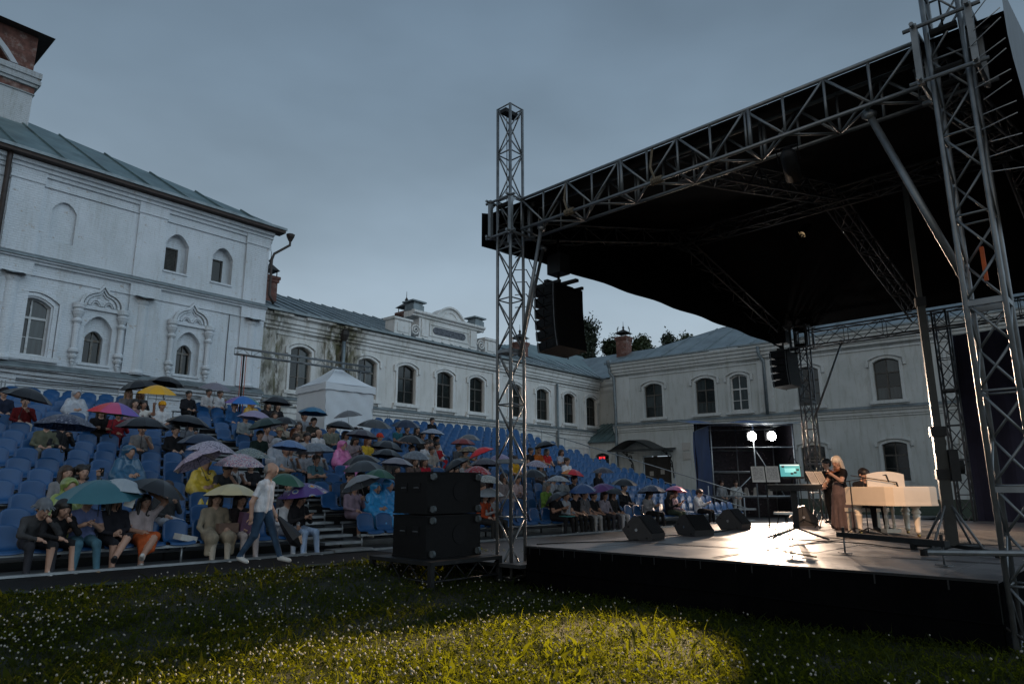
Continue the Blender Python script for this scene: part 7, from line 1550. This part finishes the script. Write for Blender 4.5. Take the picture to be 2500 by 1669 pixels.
bq.append((18, 19, 20, 21)); bq.append((18, 21, 22, 23)); base = np.array(base); bq = np.array(bq)
V = (np.stack([x, y, z], 1)[:, None, :] + base[None] * s[:, None, None] * (1 + .25 * (rng.random((n, 24, 3)) - .5))).reshape(-1, 3); Q = (np.arange(n)[:, None, None] * 24 + bq[None]).reshape(-1, 4)
big_mesh('clover_flowers', V, Q, np.zeros((0, 3), int), mat('white_clover_petals', (.30, .285, .25), .9, 0, .25, 60), label='white clover flower heads dotting the lawn', cat='flowers')
# ---------------------------------------------------------------- trees behind the wings
BARK = mat('tree_bark', (.05, .04, .03), .9, 0, .3, 6); LEAF = []
for i, c in enumerate(((.020, .035, .012), (.03, .046, .014), (.015, .026, .010))):
    LEAF.append(mat(f'birch_leaves_{i}', c, .6, 0, .35, 3))
def tree(label, x, y, h, rw, seed, leafn=13000):
    r = np.random.default_rng(seed); t = thing('birch_tree', label, 'tree', (x, y, 0), r.random() * 6)
    g = G(); g.tube([(0, 0, 0), (.1, .05, h * .4), (-.05, .1, h * .75), (0, .1, h * .97)], [.3, .22, .12, .03], 7); lim = []
    for i in range(22):
        z0 = h * (.38 + .55 * r.random()); a = r.random() * 6.28; L = rw * (.5 + .6 * r.random()) * (1.25 - z0 / h); p1 = (L * math.cos(a), L * math.sin(a), z0 + L * .75); p2 = (p1[0] * 1.25, p1[1] * 1.25, p1[2] - .2)
        g.tube([(0, .05, z0), (p1[0] * .5, p1[1] * .5, z0 + L * .5), p1, p2], [.07, .05, .03, .012], 5); lim.append((p1, L)); lim.append(((p1[0] * .6, p1[1] * .6, z0 + L * .55), L))
    g.obj('trunk', BARK, t)
    lim.append(((0, .1, h * .97), rw * .5)); C = []
    for (p, L) in lim:
        m = int(leafn / len(lim)); q = r.normal(size=(m, 3)) * np.array([.34, .34, .42]) * max(.9, L * .62); q[:, 2] -= .5 * r.random(m) * L * .7; C.append(q + np.array(p))
    C = np.concatenate(C); n = len(C); s = .10 + .12 * r.random(n); A = r.normal(size=(n, 3)); A /= np.linalg.norm(A, axis=1)[:, None]; B = np.cross(A, r.normal(size=(n, 3))); B /= np.linalg.norm(B, axis=1)[:, None]
    V = np.stack([C - A * s[:, None], C + B * s[:, None] * .6, C + A * s[:, None], C - B * s[:, None] * .6], 1).reshape(-1, 3); Q = np.arange(n)[:, None] * 4 + np.array([[0, 1, 2, 3]])
    o = big_mesh('crown', V, Q, np.zeros((0, 3), int), LEAF[seed % 3], kind=None); o.parent = t
for a in (('tallest leafy birch seen behind the near line array', 9.0, 74, 19.6, 4.2, 11), ('leafy birch between line array and crowned chimney', 11.6, 76, 18.2, 3.4, 12), ('slim birch just right of the crowned chimney', 14.6, 76, 18.3, 2.2, 13), ('birch tops peeping over the right wing ridge', 18.4, 78, 18.9, 3.0, 14), ('low dark birch left of the tall one behind the long wing', 5.6, 75, 17.2, 3.2, 15), ('thin birch top at the right over the ridge', 20.6, 79, 19.2, 1.6, 16), ('low birch filling the gap left of the crowned chimney', 7.4, 77, 17.6, 3.4, 17), ('low birch directly behind the crowned chimney', 13.0, 78, 17.2, 3.2, 18), ('low birch between the two right-hand birches', 16.4, 79, 17.6, 3.0, 19)): tree(*a)
